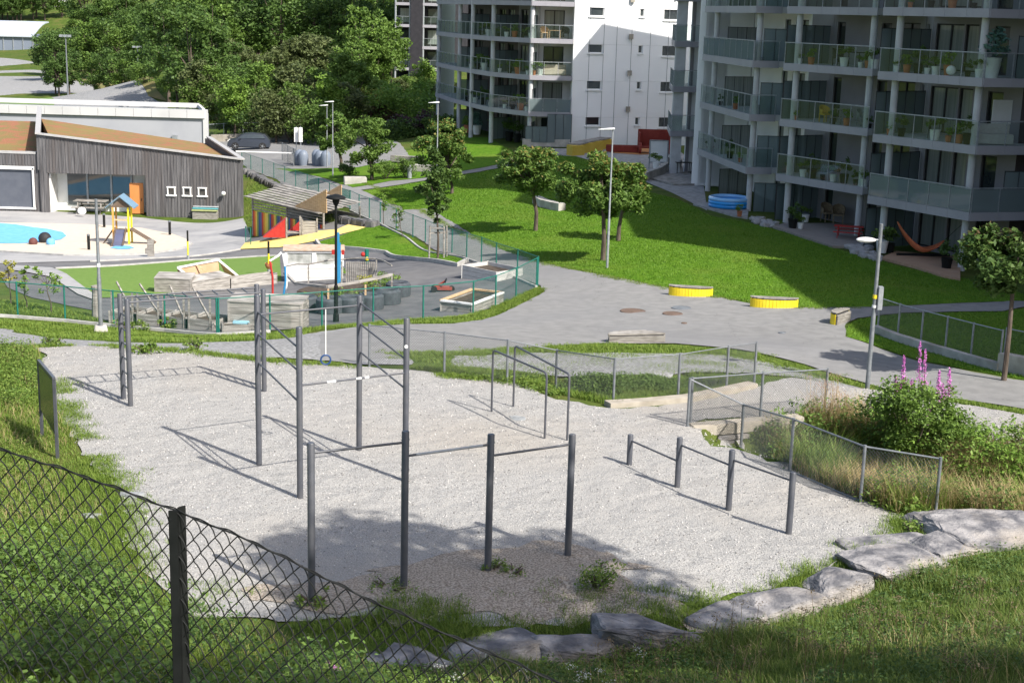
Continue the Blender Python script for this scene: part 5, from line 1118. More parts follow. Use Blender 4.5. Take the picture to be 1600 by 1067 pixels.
def right_block():
    o=thing('apartment_block',(20,66,ZG),'grey and white apartment block at right with stacked glass balconies and round columns','building'); WO=Vector(o.location)
    A=[(11.55,91.5),(12.95,80.4),(14.4,80.6)]; Bq=[(14.12,77.5),(17.55,71.9)]; C=[(17.0,68.6),(20.25,63.2),(23.0,64.0)]
    sA=(3.2,.5); sB=(2.9,1.75); sC=(2.9,1.75)
    NF=5
    # back wall lines
    wB=[off(Bq[0],sB),off(Bq[1],sB)]; wC=[off(C[0],sC),off(C[1],(2.6,2.3)),off(C[2],(2.6,2.3))]; wA=[off(A[0],sA),off(A[1],sA),off(A[1],(3.9,.6))]
    for k in range(-1,NF):
        z0=ZG+.05 if k<0 else ZB+.36+ST_*k; z1=ZB+ST_*(k+1) if k>=0 else ZB
        if k>=0:
            zb=ZB+ST_*k
            balcony(o,WO,A,[wA[0],wA[1],wA[2]],zb,frost=(0,) if k==2 else ())
            balcony(o,WO,Bq,wB,zb)
            balcony(o,WO,C,wC,zb,frost=(0,1) if k==0 else ())
        # walls
        L=(Vector(wB[1])-Vector(wB[0])).length
        wallseg(o,WO,wB[0],wB[1],z0-.3,z1+.36,[(.3,.9,z0+.1,z1-.35,'dark'),(3.55,4.25,z0+.1,z1-.35,'dark'),(4.8,6.2,z0+.05,z1-.3,'dark')])
        wallseg(o,WO,wC[0],wC[1],z0-.3,z1+.36,[(.2,1.9,z0+.1,z1-.3,'curtain'),(2.0,2.8,z0+.1,z1-.3,'curtain'),(3.7,4.6,z0+.05,z1-.35,'dark')])
        wallseg(o,WO,wC[1],wC[2],z0-.3,z1+.36,[(1.6,2.6,z0+.1,z1-.35,'curtain')],m=M['darkwall'])
        wallseg(o,WO,wA[0],off(wA[1],(0,0)),z0-.3,z1+.36,[(6.3,7.4,z0+.1,z1-.3,'curtain'),(8.3,10.6,z0+.1,z1-.3,'curtain')],m=M['whitewall'])
        wallseg(o,WO,off(wA[1],(.0,-.02)),off(wB[0],(0,.05)),z0-.3,z1+.36,[])
        wallseg(o,WO,off(wB[1],(.02,-.02)),off(wC[0],(.0,.02)),z0-.3,z1+.36,[(.4,1.6,z0+.1,z1-.35,'dark')])
        # screens between the flats
        screen(o,WO,off(A[1],(.6,.55)),off(wA[1],(-.1,.1)),z0,1.75)
        screen(o,WO,off(A[0],(1.0,-3.4)),off(wA[0],(-.4,-3.2)),z0,1.75,GC)
        screen(o,WO,off(Bq[0],(.15,.4)),off(wB[0],(0,.35)),z0,2.0)
        screen(o,WO,off(C[0],(.1,.45)),off(wC[0],(0,.4)),z0,2.0)
    # frosted screen at the right corner
    for k in (0,2): screen(o,WO,off(C[1],(1.55,.5)),off(C[2],(.9,.3)),ZB+.1+ST_*k,2.1)
    # columns
    for (x,y) in ((12.05,89.5),(13.3,81.1),(14.75,77.15),(17.6,72.65),(17.75,68.25),(20.35,63.95)):
        mb=MB(); mb.tube([(x,y,ZG-.4),(x,y,ZB+ST_*NF)],.17,18); mb.build('column',M['column'],o,world=WO,smooth=True)
    # white pier at the far end
    mb=MB(); mb.prism([(11.35,92.3),(11.75,92.25),(11.8,93.0),(11.42,93.0)],ZG-.2,26); mb.build('white_pier',M['whitewall'],o,world=WO)
    wallseg(o,WO,(11.75,92.4),(14.7,92.0),ZG-.2,ZB+ST_*NF,[(.15,1.5,ZG+.4+ST_*k,ZB-.3+ST_*k,'white') for k in range(NF)],m=M['whitewall'],name='end_wall')
    # main mass and roof storeys (they throw the long shadow over the lawn)
    mb=MB(); ins=lambda p,dx,dy:(p[0]+dx,p[1]+dy)
    mass=[ins(wC[2],.35,.35),ins(wC[1],.3,.35),ins(wC[0],.4,.2),ins(wB[1],.4,.2),ins(wB[0],.4,.2),ins(wA[1],.4,.2),ins(wA[0],.4,.2),(15.1,97),(46,97),(46,54.0),(24.2,53.2),(23.4,53.6),(23.4,64.5)]
    mb.prism(mass[::-1],ZG-.4,ZB+ST_*NF); mb.build('core_walls',M['darkwall'],o,world=WO)
    up=[(23.0,63.0),C[1],C[0],Bq[1],Bq[0],A[1],A[0],(11.7,96),(46,96),(46,54),(24.2,53.2),(23.0,54)]
    mb=MB(); mb.prism(up[::-1],ZB+ST_*NF,22.5); mb.build('upper_storeys',MGW,o,world=WO)
right_block()
def middle_block():
    o=thing('apartment_block',(4.35,118.5,-.6),'white panel clad apartment block with small windows and curved glass balconies','building'); WO=Vector(o.location)
    zb=1.75; NF=5; w0=(4.35,118.5);w1=(17.5,122.8)
    d=Vector((w1[0]-w0[0],w1[1]-w0[1])); L=d.length; d/=L
    def sx(px): # distance along facade under photo x
        r_=ray(px,150); # intersect with facade plane
        n=np.array([-d.y,d.x]); t=((np.array(w0)-0)@n)/(r_[:2]@n); q=r_[:2]*t; return float((q-np.array(w0))@np.array([d.x,d.y]))
    for k in range(-1,NF):
        z0=-.7 if k<0 else zb+ST_*k; z1=zb+ST_*(k+1)
        cz=(k+1)*ST_+.05
        wins=[(sx(916),sx(939),1.0+cz,1.75+cz,'white'),(sx(994),sx(1001),1.05+cz,1.72+cz,'white'),(sx(1031),sx(1056),.85+cz,2.0+cz,'white')]
        wallseg(o,WO,w0,w1,z0,z1-.012,wins,m=M['whitewall'],name='panel_wall')
        q=Vector((*w0,0))+Vector((d.x,d.y,0))*sx(981)+Vector((d.y,-d.x,0))*.15; mb=MB(); mb.box((q.x,q.y,2.45+ST_*k+ST_),(.35,.25,.4)); mb.build('wall_box',M['beamc'],o,world=WO)
    mb=MB() # vertical panel joints
    for px in (918,940,960,983,1012,1040):
        q=Vector((*w0,0))+Vector((d.x,d.y,0))*sx(px)+Vector((d.y,-d.x,0))*.004; mb.box((q.x,q.y,8),(.035,.012,17.2),rz=math.atan2(d.y,d.x))
    mb.build('panel_joint',M['galvd'],o,world=WO)
    F_=[(4.3,118.3),(.85,118.0),(-2.5,122.5),(-5.7,132.0),(-8.2,142)]; N_=[(0.1,3.),(.6,3.0),(2.3,2.6),(2.8,1.2),(3,1)]
    Bk=[off(a,b) for a,b in zip(F_,N_)]
    for k in range(-1,NF):
        z0=-.6 if k<0 else zb+.36+ST_*k; z1=zb+ST_*(k+1)
        if k>=0:
            balcony(o,WO,F_[:2],Bk[:2],zb+ST_*k,frost=(0,) if k==0 else ())
            balcony(o,WO,F_[1:4],Bk[1:4],zb+ST_*k+.0)
            balcony(o,WO,F_[3:],Bk[3:],zb+ST_*k)
        for i in range(4):
            p,q=Bk[i+1],Bk[i]; Ls=(Vector(q)-Vector(p)).length; n=max(1,int(Ls/2.6)); ws=[(.5+j*2.6,2.2+j*2.6,z0+.1,z1-.3,('curtain','dark')[(i+j+k)%2]) for j in range(n) if 2.2+j*2.6<Ls]
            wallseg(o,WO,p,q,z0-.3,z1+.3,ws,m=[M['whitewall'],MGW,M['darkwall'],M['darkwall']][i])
        for i in (1,2,3): screen(o,WO,off(F_[i],(.25,.25)),Bk[i],z0,1.8)
    for (x,y) in ((.95,118.4),(-2.3,122.9),(-4.2,127.9),(-5.5,132.4),(-7.9,141.5),(1.4,120.5)):
        mb=MB(); mb.tube([(x,y,-1),(x,y,zb+ST_*NF)],.19,16); mb.build('column',M['column'],o,world=WO,smooth=True)
    for p,q,h in (((.6,117.4),(2.4,117.5),1.3),((2.4,117.5),(4.4,117.9),2.3)): screen(o,WO,p,q,-.3,h)
    mb=MB(); mb.bar((.4,117.5,-.35),(4.3,117.9,-.35),.3,.6); mb.build('plinth',M['concrete'],o,world=WO)
    mb=MB(); x0=pd(683.5,60,143);x1=pd(690,60,143); mb.prism([(x0[0],142.6),(x1[0],142.6),(x1[0]+1,150),(x0[0]+1,150)],-1,24); mb.build('white_end_wall',M['whitewall'],o,world=WO)
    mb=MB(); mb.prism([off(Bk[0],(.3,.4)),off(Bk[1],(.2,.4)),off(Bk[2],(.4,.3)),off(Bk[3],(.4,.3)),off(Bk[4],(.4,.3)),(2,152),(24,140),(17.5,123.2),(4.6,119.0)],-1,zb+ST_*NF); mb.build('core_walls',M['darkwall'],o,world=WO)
    mb=MB(); mb.prism([F_[0],F_[1],F_[2],F_[3],F_[4],(2,152),(24,140),w1],zb+ST_*NF,22); mb.build('upper_storeys',M['whitewall'],o,world=WO)
middle_block()
def corner_block():
    # narrow stack of balconies with white walls between the two big blocks
    o=thing('apartment_block',(13,102,-.6),'narrow apartment wing with shallow balconies between white facade and right block','building'); WO=Vector(o.location)
    z1=2.0; e0=pd(1046,150,104.5);e1=pd(1051,150,98.6);fr=[(e0[0],104.5),(e1[0],98.6),(14.0,99.2)]; bk=[(e0[0]+1.5,104.8),(e1[0]+1.3,100.6),(15.2,101.0)]
    for k in range(5):
        balcony(o,WO,fr,bk,z1+3.02*k)
    for k in range(-1,5):
        za=z1+3.02*k+.3 if k>=0 else -.7
        wallseg(o,WO,bk[0],bk[1],za-.2,z1+3.02*(k+1)+.3,[],m=MGW); wallseg(o,WO,bk[1],bk[2],za-.2,z1+3.02*(k+1)+.3,[],m=M['whitewall'])
    mb=MB(); mb.prism([(e1[0]+.1,98.9),(e1[0]+.8,98.9),(e1[0]+.8,99.5),(e1[0]+.1,99.5)],-.8,18); mb.build('column',M['column'],o,world=WO)
    mb=MB(); mb.prism([(13.7,100.9),(15.5,101.3),(15.7,97.2),(46,97.2),(46,118),(14.2,112),(13.7,105)],-.8,19.6); mb.build('core_walls',M['whitewall'],o,world=WO)
corner_block()
def dark_tower():
    y=202; x=lambda px:pd(px,60,y)[0]; o=thing('apartment_block',(x(640),y,-2),'black clad apartment tower behind the middle block with narrow balconies both sides','building'); WO=Vector(o.location)
    mb=MB(); mb.prism([(x(619),y+2.5),(x(684),y+2.5),(x(684)+6,y+16),(x(619)+4,y+16)],-3,34); mb.build('wall',M['blackwall'],o,world=WO)
    mb=MB(); mb.prism([(x(641),y),(x(660),y),(x(660),y+2.5),(x(641),y+2.5)],-3,34); mb.build('black_bay',M['blackwall'],o,world=WO)
    for k in range(-1,6):
        zz=1.75+2.95*k*1.0+(-.3 if k<0 else 0)
        for a,b in ((617,641),(660,686)):
            balcony(o,WO,[(x(a),y+.2),(x(b)-.05,y+.2)],[(x(a),y+2.4),(x(b),y+2.4)],zz)
            mb=MB(); mb.box(((x(a)+x(b))/2+.1,y+2.42,zz+1.6),(1.3,.1,1.9)); mb.build('window',GC if (k+a)%2 else GP,o,world=WO)
    for px in (617.5,640,661,685): mb=MB(); mb.tube([(x(px),y+.3,-3),(x(px),y+.3,22)],.14,8); mb.build('column',M['galv'],o,world=WO)
dark_tower()
# unseen neighbour whose shadow falls across the lawn
def neighbour():
    o=thing('apartment_block',(33,40,0),'grey apartment block outside the right frame edge','building'); mb=MB(); mb.prism([(26.5,27),(44,27),(44,49),(26.5,49)],-1,20); mb.build('wall',MGW,o,world=Vector(o.location))
    mb=MB(); mb.prism([(26.3,26.8),(44.2,26.8),(44.2,49.2),(26.3,49.2)],20,20.4); mb.build('roof',capm,o,world=Vector(o.location))
neighbour()
# ================================================================= vegetation
def lm(name,a,b,c3=None,**k): return mat(name,a,b,isl=True,rough=.55,spec=.25,trans=.3,**k)
LM=dict(
 dark=lm('leaves_dark',(.055,.108,.024),(.105,.175,.042)),
 mid=lm('leaves_mid',(.085,.155,.028),(.150,.235,.05)),
 light=lm('leaves_light',(0.128,0.230,0.034),(0.212,0.323,0.060)),
 olive=lm('leaves_olive',(.085,.115,.04),(.145,.175,.065)),
 cherry=lm('leaves_cherry',(.060,.125,.022),(.150,.235,.050)),
 cherryr=lm('leaves_cherry_red',(0.068,0.093,0.034),(0.204,0.128,0.068)),
 maple=lm('leaves_maple',(0.051,0.102,0.024),(0.111,0.178,0.043)),
 weed=lm('leaves_weed',(.09,.165,.025),(.20,.275,.055)),
 weedd=lm('leaves_weed_dark',(.045,.10,.024),(.12,.18,.046)),
 yell=lm('leaves_yellow',(0.272,0.289,0.051),(0.374,0.340,0.085)),
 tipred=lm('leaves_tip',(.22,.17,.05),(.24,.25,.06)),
 purple=lm('leaves_purple',(0.051,0.031,0.034),(0.085,0.051,0.051)),
 bluegreen=lm('leaves_blue',(0.085,0.187,0.153),(0.170,0.289,0.238)),
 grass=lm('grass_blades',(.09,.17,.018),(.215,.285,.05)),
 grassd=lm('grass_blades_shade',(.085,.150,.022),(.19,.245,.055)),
 dry=lm('dry_grass_blades',(.34,.25,.11),(.52,.42,.22)),
 seed=lm('seed_heads',(0.140,0.105,0.060),(0.220,0.170,0.100)),
 pink=lm('pink_flowers',(.60,.16,.55),(.75,.32,.68)),
 heather=lm('heather',(0.100,0.040,0.030),(0.080,0.080,0.030)),
)
def tzv(xy): return zt(xy)
def crown_pts(n,c,r,clusters,seed,cr=.30,hollow=.35,flat=1.):
    g=np.random.default_rng(seed); d=g.normal(size=(clusters,3)); d/=np.linalg.norm(d,axis=1)[:,None]
    rad=(hollow+(1-hollow)*g.random(clusters)**.55)[:,None]; cc=d*rad*np.array(r)*(1-cr*.45); w=g.uniform(.6,1.4,clusters); w/=w.sum()
    k=g.choice(clusters,n,p=w); rr=(g.uniform(.6,1.3,clusters)*cr*np.mean(r))[k][:,None]
    off=g.normal(size=(n,3)); off/=np.linalg.norm(off,axis=1)[:,None]; off*=g.random((n,1))**.45*rr*np.array([1,1,.74*flat])
    return cc[k]+off+np.array(c),cc+np.array(c)
def tree(name,loc,label,h_trunk,cz,r,n,ls,leafm,seed,clusters=26,trunk_r=.09,cat='tree',group=None,tips=None,cr=.3,limbs=9,bark=None,hollow=.35,lean=0,sapling=False):
    o=thing(name,loc,label,cat,group); g=random.Random(seed)
    pts,cc=crown_pts(n,(lean,0,cz),r,clusters,seed,cr,hollow); V,Fq=leaf_arrays(pts,ls,droop=.25)
    mi=None; ms=[leafm]
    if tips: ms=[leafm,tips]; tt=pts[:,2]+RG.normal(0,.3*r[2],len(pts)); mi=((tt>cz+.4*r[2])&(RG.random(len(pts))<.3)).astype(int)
    npmesh('crown',V,Fq,ms,o,mi=mi)
    mb=MB(); top=cz+r[2]*.35; path=[(0,0,-.2),(.01,0,h_trunk*.5),(lean*.3+g.uniform(-.05,.05),g.uniform(-.05,.05),h_trunk),(lean*.7,0,(h_trunk+top)/2),(lean,0,top)]
    mb.tube(path,[trunk_r*1.25,trunk_r,trunk_r*.85,trunk_r*.5,trunk_r*.15],9)
    for i in range(min(limbs,len(cc))):
        t=cc[i*len(cc)//max(1,limbs)%len(cc)]; z0=h_trunk+(top-h_trunk)*g.uniform(0,.5); s=Vector((lean*.5,0,z0)); e=Vector(t); m=s.lerp(e,.5)+Vector((0,0,-.06*r[2]+.1)); mb.tube([s,m,e],[trunk_r*.45,trunk_r*.3,trunk_r*.08],6)
    mb.build('trunk',bark or M['bark'],o,smooth=True); return o
def ptree(px,py,x0,x1,y0,y1,label,n,ls,leafm,seed,**k):
    q=P(px,py); s=q.y/F*1.0; cz=(py-(y0+y1)/2)*s*1.10; rx=(x1-x0)/2*s*1.12; rz=(y1-y0)/2*s*1.08; lean=((x0+x1)/2-px-0.04*(py-(y0+y1)/2))*s
    return tree(k.pop('name','garden_tree'),q,label,max(.3,cz-rz*.75),cz,(rx,rx*.95,rz),n,ls,leafm,seed,lean=lean,**k)
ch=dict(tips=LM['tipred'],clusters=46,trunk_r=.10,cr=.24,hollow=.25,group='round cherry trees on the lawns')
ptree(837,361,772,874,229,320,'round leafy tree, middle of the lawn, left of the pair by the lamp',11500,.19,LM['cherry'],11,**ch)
ptree(942,408,872,1006,245,352,'broad round tree standing just left of the slender lamp post on the lawn',19000,.19,LM['cherry'],12,**ch)
ptree(966,377,952,1012,262,350,'round tree half hidden behind the broad tree and the lamp post',5000,.19,LM['cherry'],13,**ch)
ptree(706,303,648,744,198,292,'round yellow-green tree in front of the balcony block lamp',8500,.21,LM['cherry'],14,**ch)
ptree(581,281,532,610,186,262,'round dark leafed tree by the wooden box shrubs near the car park',7000,.22,LM['mid'],15,clusters=40,trunk_r=.12,cr=.25,group='round cherry trees on the lawns',tips=LM['cherry'])
ptree(533,268,494,556,184,246,'leftmost round tree, beside the street lamp near the car park',6000,.22,LM['cherry'],16,clusters=36,trunk_r=.12,cr=.25,group='round cherry trees on the lawns')
ptree(684,405,657,706,236,362,'narrow dark young maple tied to wooden stakes in the play yard grass',4600,.16,LM['maple'],17,clusters=40,trunk_r=.05,cr=.2,limbs=14,hollow=.1,name='young_tree')
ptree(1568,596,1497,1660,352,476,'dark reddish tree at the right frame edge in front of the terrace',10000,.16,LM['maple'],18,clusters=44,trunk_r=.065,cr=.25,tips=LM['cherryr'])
q=P(684,405); o=thing('tree_stakes',q,'three wooden stakes with cross bars holding the young maple','stakes')
for dx,dy in ((-.42,0),(.3,-.15),(.42,.25)): mb=MB(); mb.tube([(dx,dy,-.1),(dx*.92,dy*.9,1.6)],.045,7); mb.build('stake',M['wood'],o)
for a,b,z in (((-.42,0),(.3,-.15),1.5),((-.42,0),(.42,.25),1.25)): mb=MB(); mb.bar((*a,z),(*b,z),.05,.07); mb.build('cross_bar',M['wood'],o)
# saplings
for i,(px,py,x0,x1,y0,y1,lb,mt) in enumerate(((17,478,2,32,408,450,'thin yellowing sapling, leftmost by the green fence','yell'),(42,482,30,54,412,470,'thin sapling with white tag, middle of the three at the left fence','light'),(80,490,52,98,412,466,'taller sapling, rightmost of the three at the left fence','light'),(599,352,586,612,302,340,'thin pale sapling in front of the footpath fence','light'),(628,372,612,634,318,366,'thin sapling behind the tree stakes, right of the palest sapling','mid'))):
    ptree(px,py,x0,x1,y0,y1,lb,330,.11,LM[mt],30+i,clusters=14,trunk_r=.022,cr=.28,limbs=8,name='sapling',cat='sapling',hollow=.1)
# shrubs
def shrub(px,py,w,h,label,leafm,seed,n=2200,ls=.12,cat='shrub',name='shrub',world=None,group=None,clusters=22,tips=None,dep=1.):
    q=P(px,py) if world is None else Vector(world); rx=w/2
    pts,_=crown_pts(n,(0,0,h*.5),(rx,rx*dep,h*.52),clusters,seed,.34,.2); pts=pts[pts[:,2]>-.1]; V,Fq=leaf_arrays(pts,ls)
    ms=[leafm]; mi=None
    if tips: ms=[leafm,tips]; mi=(RG.random(len(pts))<.25).astype(int)
    o=thing(name,q,label,cat,group); npmesh('foliage',V,Fq,ms,o,mi=mi)
    mb=MB(); g=random.Random(seed)
    for k in range(5): a=g.uniform(0,6.28); mb.tube([(0,0,-.1),(math.cos(a)*rx*.3,math.sin(a)*rx*.3,h*.4),(math.cos(a)*rx*.6,math.sin(a)*rx*.6,h*.75)],[.03,.02,.008],5)
    mb.build('stems',M['bark'],o); return o
shrub(545,276,1.7,1.3,'dark green low shrub beside a pale stone planter',LM['dark'],51)
shrub(602,280,2.6,1.4,'loose green shrub right of the round dark tree',LM['mid'],52)
shrub(634,278,2.5,1.6,'bushy shrub left of the white bollard on the upper lawn',LM['mid'],53,tips=LM['cherry'])
q=P(640,279); mb=MB(); mb.tube([(0,0,0),(0,0,.95),(0,0,1.0)],[.16,.16,.1],14); o=mb.build('bollard_light',M['galv'],smooth=True); o.location=q; tag(o,'thick pale grey bollard on the upper lawn','bollard')
q=P(555,287); mb=MB(); mb.box((0,0,.2),(1.6,.8,.55),rz=.2); o=mb.build('stone_block',M['concrete'],bevel=.04); o.location=q; tag(o,'pale stone planter block beside the dark low shrub','planter')
for px,py,w,lb in ((636,254,2.6,'dark wooden box bench on the upper lawn under the trees'),(655,268,2.2,'pale low stone slab behind the yellow-green tree')):
    q=P(px,py); mb=MB(); mb.box((0,0,.25),(w,.7,.5),rz=-.35); o=mb.build('low_bench',M['wood'] if w>2.3 else M['concrete'],bevel=.03); o.location=q; tag(o,lb,'bench')
ribbon('curved_bench',[(838,318),(850,324),(866,328),(878,330)],.5,.45,M['concrete'],'curved pale stone bench half hidden behind the middle round tree','bench')
# -------- forest
FT=[]
def forest_proto(seed,leafm,rx,rz,tips=None,n=3600,ls=.42):
    o=tree('woodland_tree',(0,-400,-100),'',rz*.5,rz*1.25,(rx,rx*.95,rz),n,ls,leafm,seed,clusters=40,trunk_r=.2,cr=.26,limbs=10,hollow=.3,tips=tips); return o
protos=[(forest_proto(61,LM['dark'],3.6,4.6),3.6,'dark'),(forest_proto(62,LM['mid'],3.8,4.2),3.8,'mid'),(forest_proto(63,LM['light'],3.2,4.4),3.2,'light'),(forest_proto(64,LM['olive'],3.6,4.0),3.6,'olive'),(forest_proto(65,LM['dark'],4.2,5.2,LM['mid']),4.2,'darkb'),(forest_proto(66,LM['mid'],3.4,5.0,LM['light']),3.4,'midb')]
desc={'dark':'dark green broadleaf tree in the wooded hillside','mid':'mid green broadleaf tree in the wooded hillside','light':'bright yellow-green tree in the wooded hillside','olive':'dull olive tree in the wooded hillside','darkb':'large deep green tree with paler top in the wooded hillside','midb':'tall green tree with sunlit top in the wooded hillside'}
rf=random.Random(5); spots=[]
RN=['front','second','third','fourth','tower side','tower foot','fifth','sixth','left front','left second','left third','left fourth','far left','rearmost','side']; RI=[0]
def row(px0,px1,py0,py1,y0,y1,n,s,kinds):
    ri=RI[0]; RI[0]+=1
    for i in range(n):
        t=(i+.5)/n; px=px0+(px1-px0)*t+rf.uniform(-12,12); y=y0+(y1-y0)*t+rf.uniform(-6,6); spots.append((px,y,s*rf.uniform(.8,1.2),rf.choice(kinds),ri))
row(335,560,0,0,150,150,8,.62,[2,3,1,5,3])          # shrubby front
row(300,565,0,0,162,160,9,.85,[1,3,2,5,1])
row(262,575,0,0,182,176,10,1.0,[0,1,3,4,5])
row(250,640,0,0,222,222,11,1.2,[0,4,0,1,5])
row(560,612,0,0,186,182,4,.95,[1,2,5])
row(585,690,0,0,168,160,7,.5,[1,2,3])
row(235,640,0,0,250,235,11,1.35,[0,4,5,0])
row(225,640,0,0,300,280,11,1.5,[0,4,1])
row(66,240,0,0,322,300,8,1.15,[0,1,5,0])
row(70,250,0,0,350,340,9,1.3,[0,4,1,5])
row(75,250,0,0,420,400,8,1.4,[0,4,1])
row(120,240,0,0,540,500,7,1.8,[1,0,4]); row(-110,112,0,0,668,668,20,1.7,[1,0,5,4]); row(-110,80,0,0,730,730,14,2.2,[1,0,5]); row(130,640,0,0,600,460,14,2.4,[1,0,4,5])
row(640,700,0,0,225,225,2,1.0,[0,4])
used=set()
ORD=[]
for px,y,s,k,ri in spots:
    p=pd(px,150,y); x=p[0]; z=TZ(x,y)
    pr,rad,nm=protos[k]
    loc=(x,y,z-.3); rz=rf.uniform(0,6.28); sc=(s*rf.uniform(.9,1.1),s*rf.uniform(.9,1.1),s*rf.uniform(.85,1.12))
    if k not in used: used.add(k); o=pr; o.location=loc; o.rotation_euler=(0,0,rz); o.scale=sc
    else: o=dup(pr,loc,rz,scale=sc)
    zn='by the sports ground' if px<255 else 'above the pale hall end' if px<330 else 'above the parked car' if px<400 else 'above the car park signs' if px<480 else 'above the street lamps' if px<560 else 'near the black tower'; o['label']=desc[nm].replace(' in the wooded hillside',', ')+RN[min(ri,14)]+' row '+zn; o['category']='tree'; o['group']='trees of the wooded hillside ('+nm+')'
for o_,_,nm in protos:
    if o_.location.z<-50: pass
shrub(637,150,9,6,'light green bushy tree in front of the black tower',LM['light'],71,n=4500,ls=.35,world=(*pd(636,150,150)[:2],TZ(*pd(636,150,150)[:2])-.3),cat='tree',name='bushy_tree',clusters=40)
for i,(px,y,w,h,mt,lb) in enumerate(((585,158,7,4.2,'yell','yellow flowering bushy tree at the edge of the wood'),(540,148,6,4,'light','bright green bush at the foot of the wooded slope'),(600,150,5,3,'heather','reddish brown shrub on the rocky slope near the tower'),(655,138,6,2.6,'purple','dark purple shrub beside the middle block garden'),(625,135,6,2.2,'dark','low dark shrub below the black tower'),(690,133,4,2.0,'dark','dark shrub beside the frosted glass screen'),(225,236,7,4.,'mid','solitary bushy tree beside the sports ground mast'),(330,168,9,6,'mid','bushy tree behind the pale hall end'),(352,172,9,7,'dark','dark bushy tree right of the hall end'),(420,150,9,5,'dark','dark bush behind the car park fence'),(455,146,8,5.5,'olive','olive bush behind the car park notice signs'),(500,143,8,5,'mid','green bush behind the street lamps at the car park'),(385,152,8,4.5,'mid','green bush behind the parked car'))):
    x=pd(px,150,y)[0]; shrub(0,0,w,h,lb,LM[mt],80+i,n=3000,ls=.30,world=(x,y,TZ(x,y)-.2),clusters=30,cat='bush',name='bush')
# -------- ground cover
def region(poly,n,seed=1,world=False):
    g=np.random.default_rng(seed); pw=np.array([P2(*p) for p in poly]) if not world else np.array(poly); mn=pw.min(0);mx=pw.max(0); out=[]
    while sum(map(len,out))<n:
        c=g.uniform(mn,mx,(n*3,2)); out.append(c[inpoly(c,pw)])
    xy=np.concatenate(out)[:n]; return xy
def onground(xy,dz=-.01): return np.column_stack([xy,zt(xy)+dz])
def stuff(name,V,Fq,m,label,cat,mi=None):
    o=npmesh(name,V,Fq,m,mi=mi); return tag(o,label,cat,kind='stuff')
def merge(*vf):
    Vs=[];Fs=[];k=0
    for V,Fq in vf: Vs.append(V);Fs.append(Fq+k);k+=len(V)
    return np.concatenate(Vs),np.concatenate(Fs)
RB=[(400,1075),(500,1048),(620,1050),(700,1045),(840,1035),(950,1022),(1090,1000),(1180,985),(1260,962),(1345,925),(1450,888),(1520,872),(1640,850),(1760,830),(1760,1130),(1500,1200),(900,1200),(400,1180)]
LB=[(-90,542),(60,545),(72,590),(92,640),(118,700),(160,748),(200,800),(188,850),(222,905),(290,970),(400,985),(500,1020),(500,1048),(400,1075),(400,1180),(-150,1180)]
xy=region(RB,120000,3); den=vnoise(xy,.9,4)*.6+vnoise(xy,3,6)*.4; hh=.05+.25*den**1.4; keep=RG.random(len(xy))<.35+.9*den; xy=xy[keep];hh=hh[keep]
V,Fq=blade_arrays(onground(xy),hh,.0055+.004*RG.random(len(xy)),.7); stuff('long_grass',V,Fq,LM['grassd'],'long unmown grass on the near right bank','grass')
xy=region(LB,90000,5); den=vnoise(xy,.7,8)*.6+vnoise(xy,2.6,9)*.4; far=np.clip((xy[:,1]-16)/14,0,1); hh=(.05+.20*den**1.5)*(1-.35*far); V,Fq=blade_arrays(onground(xy),hh,.006+.004*RG.random(len(xy))+.004*far,.8); stuff('long_grass',V,Fq,LM['grass'],'bright grass on the left bank beside the gravel yard','grass')
# broad leafed weeds: clumps of upright plants
def weeds(poly,nc,per,h0,h1,ls,m,label,seed,spread=.14,cat='weeds',name='weeds',world=False,nz=None):
    xy=region(poly,nc,seed,world)
    if nz: k=vnoise(xy,nz[0],seed)>nz[1]; xy=xy[k]
    n=len(xy); hts=RG.uniform(h0,h1,n); k=np.repeat(np.arange(n),per); t=RG.random(len(k))**.8; off=RG.normal(0,1,(len(k),2))*spread*(1.15-t[:,None]*.8)
    base=onground(xy)[k]; C=base+np.column_stack([off,t*hts[k]]); return stuff(name,*leaf_arrays(C,ls,asp=.5,up=.8),m,label,cat)
BL=[(-150,1180),(-90,900),(0,865),(120,880),(230,930),(330,985),(480,1040),(600,1080),(600,1180)]
weeds(BL,2600,22,.12,.6,.06,LM['weedd'],'nettle like leafy weeds behind the wire mesh, bottom left',101,nz=(1.3,.45))
weeds(BL,420,26,.25,.8,.095,LM['mid'],'taller broad leafed weeds behind the wire mesh, bottom left',131,nz=(.8,.42),spread=.2)
xy=region(BL,26000,77); V,Fq=blade_arrays(onground(xy),.30*(.3+vnoise(xy,1.,5)),.008,.7); stuff('tall_grass',V,Fq,LM['grass'],'tall grass mixed with weeds behind the wire mesh','grass')
xy=region(LB,9000,78); xy=xy[vnoise(xy,.9,17)>.5]; V,Fq=blade_arrays(onground(xy),.22,.006,1.1); stuff('dry_stems',V,Fq,LM['dry'],'thin dry stems in the grass of the left bank','grass')
xy=region(RB,6000,79); xy=xy[vnoise(xy,.9,19)>.45]; V,Fq=blade_arrays(onground(xy),.30,.0055,1.0); stuff('dry_stems',V,Fq,LM['dry'],'thin dry stems in the grass of the right bank','grass')
weeds([(-90,700),(40,690),(90,760),(130,830),(60,880),(-90,880)],700,14,.06,.25,.045,LM['weed'],'light leafy weeds on the left bank',102)
weeds([(-90,542),(50,545),(62,600),(40,640),(-90,640)],900,20,.1,.4,.06,LM['weed'],'tall leafy weeds by the path at the left edge',103)
weeds(RB,2300,20,.06,.32,.05,LM['weedd'],'low leafy weeds among the grass of the right bank',104,nz=(1.1,.42))
weeds([(560,1045),(840,1035),(950,1022),(1100,1000),(1150,1100),(600,1100)],700,24,.05,.25,.055,LM['weed'],'leafy weeds at the foot of the edging boulders',105)
